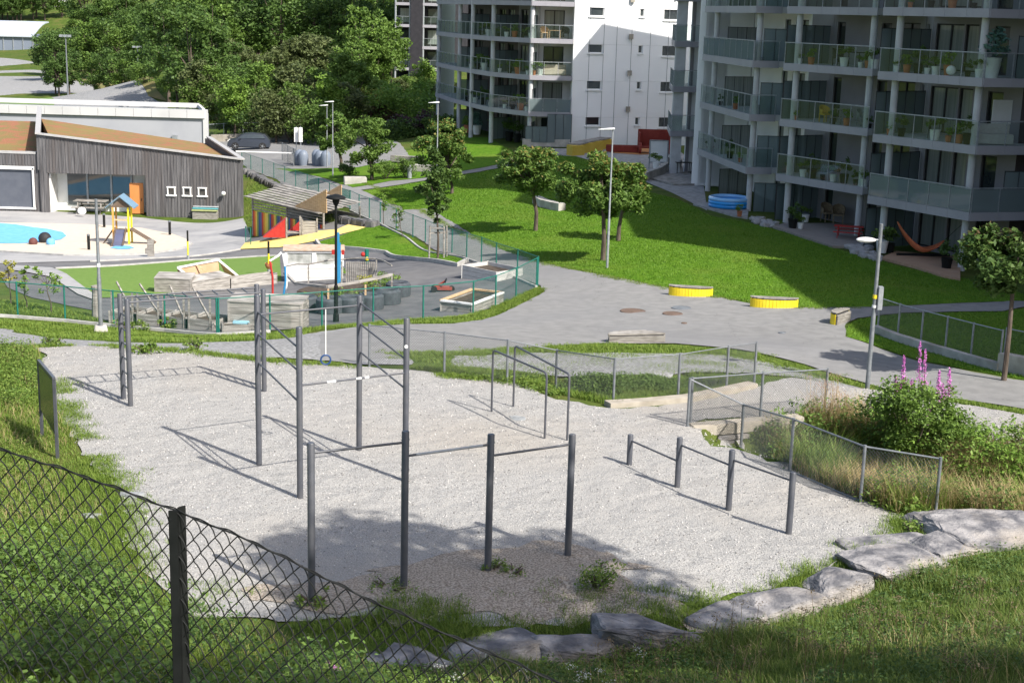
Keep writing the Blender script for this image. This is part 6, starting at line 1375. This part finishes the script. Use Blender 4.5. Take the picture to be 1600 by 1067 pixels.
# stalks with brown seed heads
def stalks(poly,n,h0,h1,label,seed,mh,heads=26,hs=.022,ms=None,hd=.06,name='seed_stalks',nz=None):
    xy=region(poly,n,seed)
    if nz: xy=xy[vnoise(xy,nz[0],seed)>nz[1]]
    n=len(xy); b=onground(xy); h=RG.uniform(h0,h1,n); dx=RG.normal(0,.10,(n,2))*h[:,None]; top=b+np.column_stack([dx,h])
    V1,F1=wires(b,top,.0035); k=np.repeat(np.arange(n),heads); C=top[k]+RG.normal(0,1,(len(k),3))*np.array([hd,hd,hd*.45]); V2,F2=leaf_arrays(C,hs,asp=.8)
    V,Fq=merge((V1,F1),(V2,F2)); return stuff(name,V,Fq,[ms or LM['seed'],mh],label,'wild flowers',mi=np.r_[np.zeros(len(F1)),np.ones(len(F2))])
stalks([(900,1060),(1100,1010),(1300,950),(1500,890),(1700,850),(1700,1130),(900,1130)],260,.3,.62,'brown umbel seed heads standing in the right bank grass',111,LM['seed'],nz=(.9,.4),hd=.05)
stalks([(650,1060),(900,1045),(1000,1040),(1000,1100),(650,1100)],14,.2,.4,'a few white flower heads in the grass below the boulders',112,lm('white_petals',(0.600,0.600,0.550),(0.700,0.700,0.660)),ms=LM['weed'],heads=30,hs=.02,hd=.04,name='white_flowers')
stalks([(515,1062),(545,1062),(545,1080),(515,1080)],9,.15,.3,'small purple flowers seen through the mesh at the bottom',113,LM['pink'],ms=LM['weed'],heads=12,hs=.03,hd=.03,name='purple_flowers')
# stream bank: dry grass and green tangle
SB=[(1178,684),(1235,672),(1262,650),(1330,650),(1400,665),(1500,692),(1560,702),(1640,712),(1700,760),(1660,835),(1590,822),(1500,805),(1455,806),(1400,805),(1350,785),(1240,738),(1200,715)]
xy=region(SB,26000,7); V,Fq=blade_arrays(onground(xy),.55*(.4+vnoise(xy,1.1,3)),.010,.8); stuff('dry_grass',V,Fq,LM['dry'],'tall dry straw coloured grass along the stream','grass')
xy=region(SB,26000,8); xy=xy[vnoise(xy,.8,15)>.36]; V,Fq=blade_arrays(onground(xy),.6*(.4+vnoise(xy,.9,6)),.013,.8); stuff('green_rushes',V,Fq,LM['grass'],'green rushes mixed with the dry grass by the stream','grass')
weeds(SB,520,60,.2,.75,.085,LM['mid'],'green tangle of bushy weeds on the stream bank',121,spread=.22,nz=(.6,.42))
weeds([(1500,700),(1640,705),(1700,740),(1690,800),(1560,790),(1490,740)],110,60,.3,.9,.10,LM['light'],'light green willowy weeds at the right edge of the stream',122,spread=.26)
weeds([(1345,785),(1400,775),(1455,800),(1450,812),(1400,812)],70,60,.15,.55,.08,LM['weed'],'fresh green leaves beneath the last fence panel',123,spread=.2)
weeds([(866,604),(900,592),(980,590),(1090,586),(1110,596),(1060,606),(960,618),(880,617)],520,40,.04,.20,.06,LM['mid'],'dark green plants in the stream bed behind the sagging fence',124,spread=.15)
weeds([(700,588),(800,594),(868,604),(868,622),(800,604),(700,592)],160,30,.04,.26,.06,LM['weed'],'weeds along the foot of the sagging fence',125)
stalks([(1255,655),(1300,650),(1330,680),(1270,690)],60,.5,1.1,'pinkish dry flowering grasses beside the bridge',126,lm('pinkish_seed',(0.350,0.220,0.160),(0.450,0.320,0.240)),ms=LM['dry'],hd=.09)
# fireweed bush
fw=P(1425,712); fo=shrub(0,0,2.8,1.85,'big green bush with tall pink fireweed spikes beside the lamp pole',LM['mid'],131,n=10000,ls=.085,world=fw,name='fireweed_bush',cat='bush',clusters=60,tips=LM['light'],dep=.8)
g=np.random.default_rng(9); fV=[];fF=[];k0=0
for (px,pt,pb) in ((1413,556,600),(1438,534,600),(1446,545,610),(1468,580,612),(1484,576,618),(1400,590,612),(1425,592,615),(1452,640,672),(1408,600,618),(1474,600,625)):
    t=Vector(pd(px,pt,fw.y)); b=Vector(pd(px-2,pb,fw.y)); n=260 if pb-pt>30 else 110; tt=g.random(n); C=np.array(t)[None]*(1-tt[:,None])+np.array(b)[None]*tt[:,None]+g.normal(0,1,(n,3))*(.008+.034*tt[:,None]); V,Fq=leaf_arrays(C,.038,asp=.7); fV.append(V);fF.append(Fq+k0);k0+=len(V)
    mb=MB(); mb.tube([t,b,(b.x-.03,b.y,b.z-.5)],[.004,.008,.012],5); mb.build('flower_stem',LM['weed'],fo,world=fw)
npmesh('flower_spikes',np.concatenate(fV),np.concatenate(fF),LM['pink'],fo,world=fw)
# tufts along gravel and path edges
def edge_tufts(line,n,h,w,m,label,seed,spread=.18,per=30,name='grass_tufts',nz=.45):
    g=np.random.default_rng(seed); pw=dens([P2(*p) for p in line],.3,closed=False); c=pw[g.integers(0,len(pw),n)]+g.normal(0,spread,(n,2)); c=c[vnoise(c,.8,seed)>nz]
    k=np.repeat(np.arange(len(c)),per); xy=c[k]+g.normal(0,.09,(len(k),2)); V,Fq=blade_arrays(onground(xy,.02),h*(.5+g.random(len(k))),w,1.0); stuff(name,V,Fq,m,label,'grass')
edge_tufts([(60,543),(170,543),(300,552),(420,566),(520,571),(650,583),(760,596),(830,606)],620,.07,.012,LM['grass'],'grass and weeds on the seam between gravel yard and path',141,nz=.42)
edge_tufts([(92,600),(100,640),(130,700),(170,740),(210,790),(200,850),(235,905)],700,.06,.010,LM['grass'],'ragged grass tufts creeping onto the left side of the gravel',142,spread=.2,nz=.36)
edge_tufts([(340,950),(450,965),(560,958),(700,975),(860,980),(960,968),(1080,945)],1100,.08,.009,LM['grass'],'grass creeping onto the shaded lower gravel in front of the boulders',143,spread=.4,per=30,nz=.45)
edge_tufts([(700,1000),(850,1000),(950,985),(1090,965),(1180,950),(1270,915),(1350,890),(1410,840),(1440,815)],800,.10,.009,LM['grass'],'grass between the boulders and the gravel',147,spread=.25,per=30,nz=.2)
edge_tufts([(0,506),(100,516),(250,528),(340,528),(450,520),(600,505),(740,497),(800,475),(845,452)],900,.08,.014,LM['grass'],'grass strip under the green fence',144,nz=.25)
edge_tufts([(594,557),(700,554),(850,548),(944,541),(1056,546),(1160,556),(1260,580),(1340,604)],900,.06,.014,LM['grass'],'short grass strip between asphalt and gravel',145,spread=.3,nz=.15)
edge_tufts([(560,285),(600,300),(700,355),(760,380),(850,413),(950,434),(1110,464),(1250,483),(1350,483)],900,.045,.02,LM['grass'],'uneven lawn edge along the asphalt',146,spread=.1,nz=.1)
def weedclump(px,py,r,h,label,seed,n=500,ls=.05,m='weed'):
    q=P(px,py); o=shrub(0,0,r*2,h,label,LM[m],seed,n=n,ls=ls,world=q,cat='weed',name='weed_clump',clusters=14); return o
weedclump(933,918,.48,.42,'largest weed clump on the shaded gravel right of the pull-up posts',151,900)
weedclump(770,890,.28,.2,'small weeds at the foot of the third pull-up post',152,300,.04)
weedclump(800,897,.3,.16,'low weeds right of the third pull-up post',153,260,.04)
weedclump(610,921,.5,.14,'flat grass clump left of the second pull-up post foot',154,500,.04)
weedclump(492,948,.35,.3,'weeds around the foot of the nearest pull-up post',155,400,.05)
weedclump(228,553,.5,.28,'leafy weed on the gravel path seam right of the ladder',156,350,.09)
weedclump(305,548,.42,.4,'taller weed on the path seam between ladder and tall frame',157,300,.08)
weedclump(82,541,.4,.3,'weed at the far left corner of the gravel yard',158,300,.08)
weedclump(1425,838,.3,.3,'weeds growing between the sunlit boulders at right',159,350,.06)
weedclump(526,432,.0+.6,.35,'yellow-green herbs at the left of the tyre garden',160,400,.1,'light')
for i,(px,py,r,h,m_,lb) in enumerate(((497,478,.8,.55,'light','bushy lettuce green plants at the left front of the tyre garden'),(535,476,.9,.6,'light','bright leafy plants behind the black lamp pole'),(572,450,.55,.6,'yell','yellow flowering plant in the tyre garden'),(597,462,.8,.75,'mid','green climbing plants on the netting of the tyre garden'),(612,455,.6,1.0,'light','pale climber at the right end of the tyre garden'),(321,509,.6,.35,'yell','yellow herbs in the right raised bed'),(262,516,.3,.45,'weed','weed outside the second raised bed'),(207,514,.9,.2,'weed','low weeds along the left raised bed'))):
    weedclump(px,py,r,h,lb,170+i,600,.09,m_)
# ================================================================= terrace things
def pot_plant(loc,label,kind=0,s=1.,group='potted plants on the balconies'):
    o=thing('potted_plant',loc,label,'potted plant',group); mb=MB(); r=.17*s; mb.lathe([(r*.75,0),(r,.32*s),(r*1.05,.34*s),(r*.9,.33*s)],seg=12); mb.build('pot',[M['white'],M['cyl'],M['black']][kind%3],o,smooth=True)
    n=260; pts,_=crown_pts(n,(0,0,.34*s+.28*s),(.30*s,.30*s,.34*s),8,int(kind*7+3),.45,.1); npmesh('foliage',*leaf_arrays(pts,.10*s),[LM['mid'],LM['light'],LM['dark'],LM['bluegreen']][kind%4],o); return o
_pp=[pot_plant((0,0,-60),'x',k) for k in range(4)]; _ppu=[0]*4
def put_plant(loc,label,kind=0,s=1.):
    if not _ppu[kind]: _ppu[kind]=1; o=_pp[kind]; o.location=loc; o.scale=(s,s,s); o['label']=label; return o
    return dup(_pp[kind],loc,random.uniform(0,6),label,s)
wick=mat('wicker',(.20,.15,.10),(.32,.25,.17),scale=12,rough=.9); dwick=mat('dark_wicker',(.025,.022,.02),(.05,.045,.04),scale=12,rough=.8)
def chair_(loc,label,m,rz=0,s=1.):
    o=thing('armchair',loc,label,'chair','chairs on the terraces and balconies',rz); o.scale=(s,s,s)
    mb=MB(); mb.box((0,0,.42),(.52,.52,.08)); mb.build('seat',m,o,bevel=.02)
    mb=MB(); pts=[(.27*math.cos(t),.05+.27*math.sin(t)) for t in np.linspace(-.5,math.pi+.5,11)]
    for (x0,y0),(x1,y1) in zip(pts[:-1],pts[1:]): mb.plate([(x0,y0,.42),(x1,y1,.42),(x1*1.1,y1*1.1,.66+.22*max(0,y1/.3)),(x0*1.1,y0*1.1,.66+.22*max(0,y0/.3))],.025)
    mb.build('backrest',m,o)
    for x in (-.22,.22):
        for y in (-.22,.22): mb=MB(); mb.box((x,y,.2),(.04,.04,.4)); mb.build('leg',m,o)
    return o
def table_(loc,label,m,rz=0,s=1.):
    o=thing('garden_table',loc,label,'table','tables on the terraces and balconies',rz); o.scale=(s,s,s); mb=MB(); mb.box((0,0,.72),(1.1,.7,.04)); mb.build('tabletop',m,o,bevel=.01)
    for x in (-.48,.48):
        for y in (-.28,.28): mb=MB(); mb.box((x,y,.35),(.045,.045,.7)); mb.build('leg',m,o)
    return o
def on_bal(pts,t,k,inset=.45,zb=ZB,st=ST_):
    L=[(Vector(q)-Vector(p)).length for p,q in zip(pts[:-1],pts[1:])]; s=t*sum(L)
    for (p,q),l in zip(zip(pts[:-1],pts[1:]),L):
        if s<=l+1e-6: break
        s-=l
    p=Vector(p);q=Vector(q); d=(q-p).normalized(); n=Vector((-d.y,d.x)); c=p+d*s+n*inset; return Vector((c.x,c.y,zb+.37+st*k if k>=0 else TZ(c.x,c.y)))
BB=[(14.12,77.5),(17.55,71.9)]; CC=[(17.0,68.6),(20.25,63.2)]; CD=[(20.25,63.2),(23,64)]; AA=[(11.55,91.5),(12.95,80.4)]; MA=[(.85,118),(4.3,118.3)]; MBk=[(-2.5,122.5),(.85,118.0)]; MC=[(-5.7,132),(-2.5,122.5)]
floors=['first floor','second floor','third floor','fourth floor']; ords=['leftmost','second from left','third from left','fourth from left','fifth from left','sixth from left','seventh from left','eighth from left']
def rowp(pts,k,ts,where,kinds,s=.9,zb=ZB,st=ST_,inset=.4):
    for i,t in enumerate(ts):
        c=on_bal(pts,t,k,inset,zb,st); put_plant(c,'%s potted plant, %s balcony, %s'%(ords[i],floors[k],where),kinds[i%len(kinds)],s*(1+.25*((i*7)%3-1)))
rowp(BB,0,(.08,.25,.36,.48,.6,.72,.85,.94),'middle bay of the right block',[2,0,2],1.15)
rowp(BB,1,(.12,.55,.7,.95),'middle bay of the right block',[1,2])
rowp(BB,2,(.12,.25,.62,.8,.88,.95),'middle bay of the right block',[0,1,0],1.1)
rowp(CC,2,(.12,.22,.33,.42,.5,.62,.8,.9),'right bay of the right block',[0,1,2,0],1.1)
rowp(CC,1,(.1,.22,.55,.68,.78,.86),'right bay of the right block',[1,2,0,1],1.15)
rowp(CC,3,(.2,.4,.6,.8),'right bay of the right block',[1,2],1)
rowp(AA,0,(.1,.16,.55,.75),'left bay of the right block',[2,1],1)
rowp(AA,1,(.3,.6),'left bay of the right block',[2,1],1)
rowp(AA,2,(.35,.6,.85),'left bay of the right block',[0,0],1)
rowp(MBk,2,(.1,.3,.5,.7,.9),'middle block centre bay',[2,0,1],1.2,1.75); rowp(MA,1,(.1,.25,),'middle block right bay',[1,0],1.5,1.75)
rowp(MBk,1,(.15,.4,.6,.85),'middle block centre bay',[0,2,1],1.3,1.75); rowp(MBk,0,(.3,.5,.7,.85),'middle block centre bay',[0,2,1],1.4,1.75); rowp(MC,1,(.3,.5,.7,.9),'middle block left bay',[0,2],1.5,1.75); rowp(MC,0,(.2,.45,.7,.9),'middle block left bay',[2,0],1.4,1.75); rowp(MC,2,(.6,.8),'middle block left bay',[2,0],1.6,1.75)
put_plant(on_bal(CD,.25,2,.6),'tall blue-green leafy shrub on the third floor corner balcony beside the frosted panels',3,2.6)
q=on_bal(CC,.66,2,.3); mb=MB(); mb.sphere((0,0,.24),.22,16,10); o=mb.build('globe_lamp',M['white'],smooth=True); o.location=q; tag(o,'white globe on the third floor balcony among the flower boxes','globe')
chair_(on_bal(BB,.45,2,1.1),'dark wicker armchair on the third floor middle bay balcony',dwick,.8); table_(on_bal(BB,.62,2,1.3),'dark table beside the wicker armchair on the third floor balcony',dwick,1)
chair_(on_bal(BB,.38,1,.9),'yellow folding chair on the second floor middle bay balcony',mat('yellow_chair',(.45,.30,.04),(.5,.34,.05),scale=5),.4); table_(on_bal(BB,.5,1,1.1),'folding table beside the yellow chair on the balcony',M['wood'],1)
chair_(on_bal(BB,.75,1,1.2),'chair with striped cushion on the second floor balcony, right part',M['galv'],.3)
table_(on_bal(CC,.5,1,1.3),'long dark table on the second floor right bay balcony',M['galvd'],-1.0,1.3)
chair_(on_bal(MA,.35,2,1.3,1.75),'left tan wicker chair on the third floor corner balcony of the white block',mat('tan_wicker',(.42,.27,.16),(.5,.34,.2),scale=10),.2,1.1); chair_(on_bal(MA,.85,2,1.3,1.75),'dark chair at the right of the third floor corner balcony, white block',dwick,0,1.1); table_(on_bal(MA,.6,2,1.2,1.75),'tan wicker table between the chairs on the white block balcony',MATS['tan_wicker'],0,.9)
o=thing('balcony_sofa',on_bal(MA,.62,1,1.2,1.75),'beige wicker sofa on the second floor corner balcony of the white block','sofa'); mb=MB(); mb.box((0,0,.25),(1.9,.8,.45)); mb.build('seat',mat('beige_sofa',(.38,.33,.27),(.45,.4,.33),scale=8),o,bevel=.04); mb=MB(); mb.box((0,.35,.6),(1.9,.14,.5)); mb.build('backrest',MATS['beige_sofa'],o,bevel=.04)
o=thing('garden_sofa',on_bal(CD,.5,1,1.0),'pale sofa with cushions on the second floor corner balcony of the right block','sofa'); mb=MB(); mb.box((0,0,.25),(1.7,.8,.45)); mb.build('seat',mat('pale_sofa',(.5,.48,.45),(.56,.54,.5),scale=8),o,bevel=.04); mb=MB(); mb.box((0,.35,.62),(1.7,.14,.55)); mb.build('backrest',MATS['pale_sofa'],o,bevel=.04)
def parasol(loc,label,m,h=2.1):
    o=thing('closed_parasol',loc,label,'parasol'); mb=MB(); mb.tube([(0,0,0),(0,0,h)],.025,8); mb.build('pole',M['galvd'],o); mb=MB(); mb.lathe([(.02,.75),(.19,.8),(.15,1.3),(.07,h-.1),(.01,h+.05)],seg=9); mb.build('canopy',m,o)
navy=mat('navy_cloth',(.02,.025,.045),(.03,.035,.06),scale=5)
parasol(on_bal(MBk,.35,2,1.,1.75)+Vector((-1.8,2,0)),'closed navy parasol on the third floor balcony of the middle block',navy,2.6)
for k,z in ((2,2.0+.36+3.02*3),(0,2.36)): parasol((13.0,99.4,z),['closed dark red parasol on the lowest balcony of the narrow wing','','closed dark red parasol on the upper balcony of the narrow wing'][k],mat('dark_red_cloth',(.10,.03,.04),(.13,.04,.05),scale=4),2.0)
# wall painting on the corner balcony: plain abstract stand-in with black and blue-grey blots
c=Vector((22.0,65.55,ZB+ST_+1.75)); o=thing('wall_picture',c,'square white picture with dark blots on the second floor corner balcony wall','picture',rz=R(16)); mb=MB(); mb.box((0,0,0),(1.0,.05,1.1)); mb.build('canvas',M['white'],o)
for x,z,r_,m_ in ((-.22,.12,.13,'black'),(.2,.1,.13,'black'),(-.25,-.15,.16,'galv'),(.22,-.18,.16,'galv')): mb=MB(); mb.sphere((x,-.02,z),r_,10,6); s=mb.build('painted_blot',M[m_],o); s.scale=(1,.12,1)
# ground terraces
def patch(name,poly,m,lift,th,label,cat='terrace'):
    pw=[P2(*p) for p in poly]; z=[TZ(*p) for p in pw]; mb=MB(); mb.prism([tuple(p) for p in pw],[v-.2 for v in z],[v+lift for v in z]); o=mb.build(name,m,world=(pw[0][0],pw[0][1],z[0])); return tag(o,label,cat)
patch('wooden_terrace',[(1208,357),(1226,352),(1345,352),(1352,388),(1300,388)],mat('terrace_boards',(.22,.19,.17),(.30,.27,.24),scale=2,stretch=(1,6,1)),.12,.1,'grey board terrace with pale edge under the middle bay')
patch('timber_terrace',[(1376,406),(1400,396),(1500,405),(1500,440),(1470,434),(1430,420)],mat('tan_terrace',(.36,.22,.14),(.44,.29,.19),scale=2,stretch=(1,6,1)),.12,.1,'tan wooden terrace under the hammock')
patch('stone_terrace',[(1083,321),(1110,318),(1170,325),(1168,343),(1145,339)],M['paving'],.10,.1,'grey slab terrace under the paddling pool')
patch('wooden_terrace',[(1010,280),(1085,270),(1085,291),(1052,291)],M['wood'],.15,.1,'dark board terrace beneath the narrow wing balconies')
q=P(1137,329)+Vector((.2,.8,.12)); o=thing('paddling_pool',q,'bright blue inflatable paddling pool on the slab terrace','pool')
for k,m_ in enumerate(((.02,.25,.62),(.03,.3,.7),(.25,.5,.8))):
    ob=torus('pool_ring',Vector((0,0,.1+k*.19)),1.12,.115,mat('pool_%d'%k,m_,tuple(v*1.1 for v in m_),scale=1,rough=.25),Matrix.Identity(4),o)
mb=MB(); mb.lathe([(1.05,.05),(1.05,.28),(.02,.3)],seg=28); mb.build('pool_water',mat('pool_water',(.03,.22,.42),rough=.05),o)
picnic(P(1327,377)+Vector((0,.3,.13)),0,'small red picnic table on the board terrace',M['red'],rz=-.3,s=.8)
chair_(P(1289,352)+Vector((.2,.5,.13)),'left of two round rattan chairs on the board terrace',wick,.3,1.15); chair_(P(1303,355)+Vector((.3,.5,.13)),'right of two round rattan chairs on the board terrace',wick,-.2,1.15)
o=chair_(P(1052,272)+Vector((0,0,.16)),'dark garden chair on the terrace below the narrow wing',dwick,1.4,1.1); table_(P(1067,274)+Vector((0,0,.16)),'dark garden table on the terrace below the narrow wing',dwick,.1)
for i,(px,py,kd,s,lb) in enumerate(((1238,360,2,1.5,'large green plant at the left of the board terrace'),(1250,361,0,1.0,'smaller potted plant beside the large terrace plant'),(1258,350,0,1.2,'potted plant on a stand against the grey wall'),(1377,398,0,1.7,'large flowering pot at the left of the timber terrace'),(1390,398,2,1.3,'second pot beside the hammock end'),(1478,424,2,1.5,'pale pot with trailing plant at the right of the timber terrace'),(1155,341,1,.9,'small pot beside the column and pool'),(795,222,2,2.2,'left dark planter bush on the white block terrace'),(808,224,2,2.0,'second dark planter bush on the white block terrace'),(770,217,1,2.2,'terracotta planter with shrub left on the white block terrace'),(745,212,3,2.4,'tall leafy planter at the back of the white block terrace'),(730,209,1,2.0,'reddish planter by the column of the white block'),(1025,268,0,1.6,'tall potted plant before the white sign board'))):
    put_plant(P(px,py)+Vector((0,0,.1)),lb,kd,s)
# hammock
a=P(1400,400)+Vector((.0,.3,1.6));b=P(1478,412)+Vector((0,.6,1.0)); o=thing('hammock',Vector((a.x,a.y,a.z-1.5)),'orange-red hammock slung above the timber terrace','hammock'); HO=Vector(o.location); mb=MB(); N=12; vs=[];fs=[]
for i in range(N+1):
    t=i/N; p=a.lerp(b,t); p.z-=1.15*(1-(2*t-1)**2)*.85; w_=.05+.36*math.sin(math.pi*t); vs+=[p+Vector((w_*.3,-w_,.22*math.sin(math.pi*t))),p+Vector((0,0,0)),p+Vector((-w_*.3,w_,.22*math.sin(math.pi*t)))]
for i in range(N):
    for j in range(2): q_=i*3+j; fs.append((q_,q_+1,q_+4,q_+3))
mb.add(vs,fs); hm=mb.build('cloth',mat('hammock_cloth',(.50,.10,.04),(.62,.20,.08),scale=3,stretch=(1,8,1)),o,world=HO,smooth=True); sm_=hm.modifiers.new('s','SOLIDIFY'); sm_.thickness=.02
mb=MB(); mb.tube([b,b+Vector((.9,.5,.7))],.012,6); mb.build('rope',M['black'],o,world=HO)
mb=MB(); c=a.lerp(b,.6); mb.box((c.x,c.y,TZ(c.x,c.y)+.2),(2.6,.12,.12),rz=.1); mb.build('stand',M['black'],o,world=HO)
# stones by the terraces
rs=random.Random(8); smesh=[rockmesh(.5,.4,.34,200+i,sub=1) for i in range(3)]
pale=mat('round_stone',(.26,.26,.26),(.42,.41,.40),scale=2,rough=.9)
for m_ in smesh: m_.materials.clear(); m_.materials.append(pale)
def stones(poly,n,lab,grp):
    for i,p in enumerate(region(poly,n,int(poly[0][0]))):
        o=bpy.data.objects.new('round_stone',smesh[i%3]); COL.objects.link(o); o.location=(p[0],p[1],TZ(*p)+.06); o.rotation_euler=(0,0,rs.uniform(0,6)); s=rs.uniform(.6,1.15); o.scale=(s,s,s); tag(o,lab,'stone',grp)
stones([(1322,388),(1352,386),(1374,404),(1374,410),(1340,402)],46,'pale rounded stone in the bed beside the middle bay terrace','rounded stones between the two terraces')
stones([(1172,342),(1205,346),(1216,356),(1196,355),(1172,348)],26,'grey rounded stone in the bed behind the round column','rounded stones beside the pool terrace')
# yellow bench row and red play sculpture in the far court
pts=[P(898,241),P(918,237),P(938,233)]; o=thing('curved_bench',pts[0],'long curved bench with yellow block legs on the far court','bench')
for i,(px,py) in enumerate(((899,243),(914,239),(929,236),(944,233))): c=P(px,py); mb=MB(); mb.box(Z(c,.4),(1.1,.9,.8),rz=.5); mb.build('yellow_block',mat('ochre_yellow',(.55,.38,.05),(.6,.42,.07),scale=4),o,world=pts[0])
mb=MB()
for p,q in zip([P(896,243),P(914,238)],[P(914,238),P(946,232)]): mb.bar(Z(p,.86),Z(q,.86),1.0,.1)
mb.build('seat_boards',M['wood'],o,world=pts[0])
q=P(1020,240); o=thing('play_sculpture',q,'dark red wooden tractor shaped play frame on orange ground','play equipment'); rd=mat('oxide_red',(.22,.03,.02),(.28,.045,.03),scale=3)
for nm,c,d in (('back_panel',(.1,.6,1.1),(2.6,.15,1.5)),('side_panel',(-1.1,0,.9),(.15,1.4,1.5)),('side_panel',(1.3,0,.9),(.15,1.4,1.5)),('deck',(0,0,.5),(2.6,1.3,.12)),('front_beam',(-2.4,-.1,.3),(2.6,.25,.5)),('front_beam',(-2.4,.6,.3),(2.6,.25,.5))): mb=MB(); mb.box(c,d); mb.build(nm,rd,o,bevel=.03)
for x in (-1.1,1.3): mb=MB(); mb.tube([(x-.1,-.75,.45),(x+.1,-.75,.45)],.45,14); mb.build('wheel',rd,o)
c=P(1028,263); o=thing('sign_board',c,'white board in a grey frame before the terrace plant','board'); mb=MB(); mb.box((0,0,1.2),(1.2,.06,1.5)); mb.build('panel',M['white'],o); mb=MB()
for x_,z_,sx,sz in ((0,1.98,1.35,.08),(0,.42,1.35,.08),(-.65,1.0,.08,2.0),(.65,1.0,.08,2.0)): mb.box((x_,-.02,z_),(sx,.1,sz))
mb.build('frame',M['galv'],o)
ribbon('low_wall',[(1006,284),(1030,275),(1040,268),(1062,262)],.3,.6,M['concrete'],'low grey wall at the end of the play court','low wall')
# trees standing outside the frame; their shade falls over the lower gravel and the near banks
def shade_tree(x,y,cx,cy,cz,r,n,seed,lb):
    z=TZ(x,y); o=tree('roadside_tree',(x,y,z),lb,cz-z-r[2]*.8,cz-z,r,n,.26,LM['mid'],seed,clusters=34,trunk_r=.2,cr=.3,lean=0,limbs=10,hollow=.2)
    for c in o.children:
        if c.name.startswith('crown'): c.location=(cx-x,cy-y,0)
    return o
shade_tree(9.2,11.6,9.2,11.6,15,(3.7,2.5,2.4),8500,301,'leafy tree outside the right frame edge shading the lower gravel')
shade_tree(13.4,6.8,13.4,6.8,15.5,(4.2,3.,2.6),3300,302,'leafy tree outside the frame shading the right bank')
shade_tree(7.2,5.0,5.3,6.2,15.0,(3.4,1.9,2.0),2900,303,'leafy tree beside the viewpoint shading the left bank')

shade_tree(10.4,8.6,9.9,9.2,15.4,(3.4,1.7,2.0),3200,304,'leafy tree outside the frame shading the boulders')
# lawn surface: short blades so that the sward has real texture
for nm,poly,n,sd in (('main',LAWN,150000,31),('side',[(1344,499),(1412,491),(1567,488),(1700,486),(1700,600),(1590,592),(1520,580),(1436,563),(1370,542),(1324,526),(1321,514)],26000,32),('play',[(494,380),(530,370),(588,352),(660,381),(728,409),(714,417),(654,408),(603,397),(540,390),(500,387)],12000,33)):
    xy=region(poly,n,sd); dd=xy[:,1]; V,Fq=blade_arrays(onground(xy,.02),.035+.045*vnoise(xy,.6,sd),.0105+.00022*dd,.9); stuff('lawn_blades',V,Fq,lm('lawn_blades',(.085,.19,.012),(.165,.285,.03)),{'main':'short mown grass of the big lawn','side':'short grass of the side lawn behind the wire fence','play':'short grass of the play yard triangle'}[nm],'grass')
# loose pebbles on the gravel yard
xy=region(YARD,22000,41); C=onground(xy,.035); n=len(C); s_=(.008+.018*RG.random(n)**3)[:,None]
O=np.array([[1,0,0],[-.5,.87,0],[-.5,-.87,0],[0,0,.8],[0,0,-.6]]); ang=RG.uniform(0,6.28,n); co,si=np.cos(ang)[:,None],np.sin(ang)[:,None]
V=np.stack([np.concatenate([(O[k,0]*co-O[k,1]*si),(O[k,0]*si+O[k,1]*co),np.full((n,1),O[k,2])],1)*s_+C for k in range(5)],1).reshape(-1,3); i=np.arange(n)[:,None]*5
Fq=np.concatenate([i+np.array([[a,b,c]]) for a,b,c in ((0,1,3),(1,2,3),(2,0,3),(1,0,4),(2,1,4),(0,2,4))],0)
stuff('loose_pebbles',V,Fq,mat('pebble_stone',(.16,.155,.15),(.62,.60,.58),isl=True,rough=.9),'loose pebbles scattered over the gravel yard','gravel')

for i,(poly,n,h,lb,mt) in enumerate((
 ([(-90,500),(28,499),(178,513),(339,527),(422,522),(500,515),(480,522),(440,531),(278,536),(101,530),(0,514),(-90,506)],26000,.085,'rough grass between the green fence and the gravel path','grass'),
 ([(-90,462),(10,470),(60,476),(110,485),(147,492),(160,502),(102,500),(28,494),(-90,486)],9000,.10,'rough grass inside the left end of the green fence','grass'),
 ([(594,560),(700,554),(850,549),(944,541),(1056,546),(1160,556),(1260,580),(1340,606),(1290,599),(1180,585),(1060,587),(870,588),(700,571)],22000,.07,'grass verge between asphalt and the stream fence','grass'),
 ([(640,577),(700,575),(800,582),(870,592),(980,588),(1090,587),(1140,592),(1176,600),(1130,612),(1060,628),(955,634),(870,616),(760,592),(650,580)],24000,.13,'unmown grass in the ditch behind the sagging fence','grass'),
 ([(1385,610),(1480,623),(1600,641),(1700,665),(1700,676),(1600,650),(1400,614)],5000,.08,'narrow grass line between asphalt and right gravel','grass'),
 ([(503,512),(661,501),(739,493),(774,482),(806,468),(838,450),(850,456),(805,481),(753,501),(707,507),(636,508),(560,513)],12000,.09,'weedy strip outside the corner of the green fence','grass'),
 ([(380,346),(383,300),(390,275),(440,302),(500,335),(560,350),(520,352),(440,345),(395,366)],6000,.14,'grass slope between the dark building and the stone wall','grass'),
 ([(1165,690),(1260,672),(1330,700),(1330,770),(1240,735),(1175,706)],9000,.4,'tall green grass beside the stone arch','grass'))):
    xy=region(poly,n,400+i); V,Fq=blade_arrays(onground(xy,.0),h*(.45+vnoise(xy,1.2,60+i)),.009+.00016*xy[:,1],.9); stuff('rough_grass',V,Fq,LM[mt],lb,'grass')
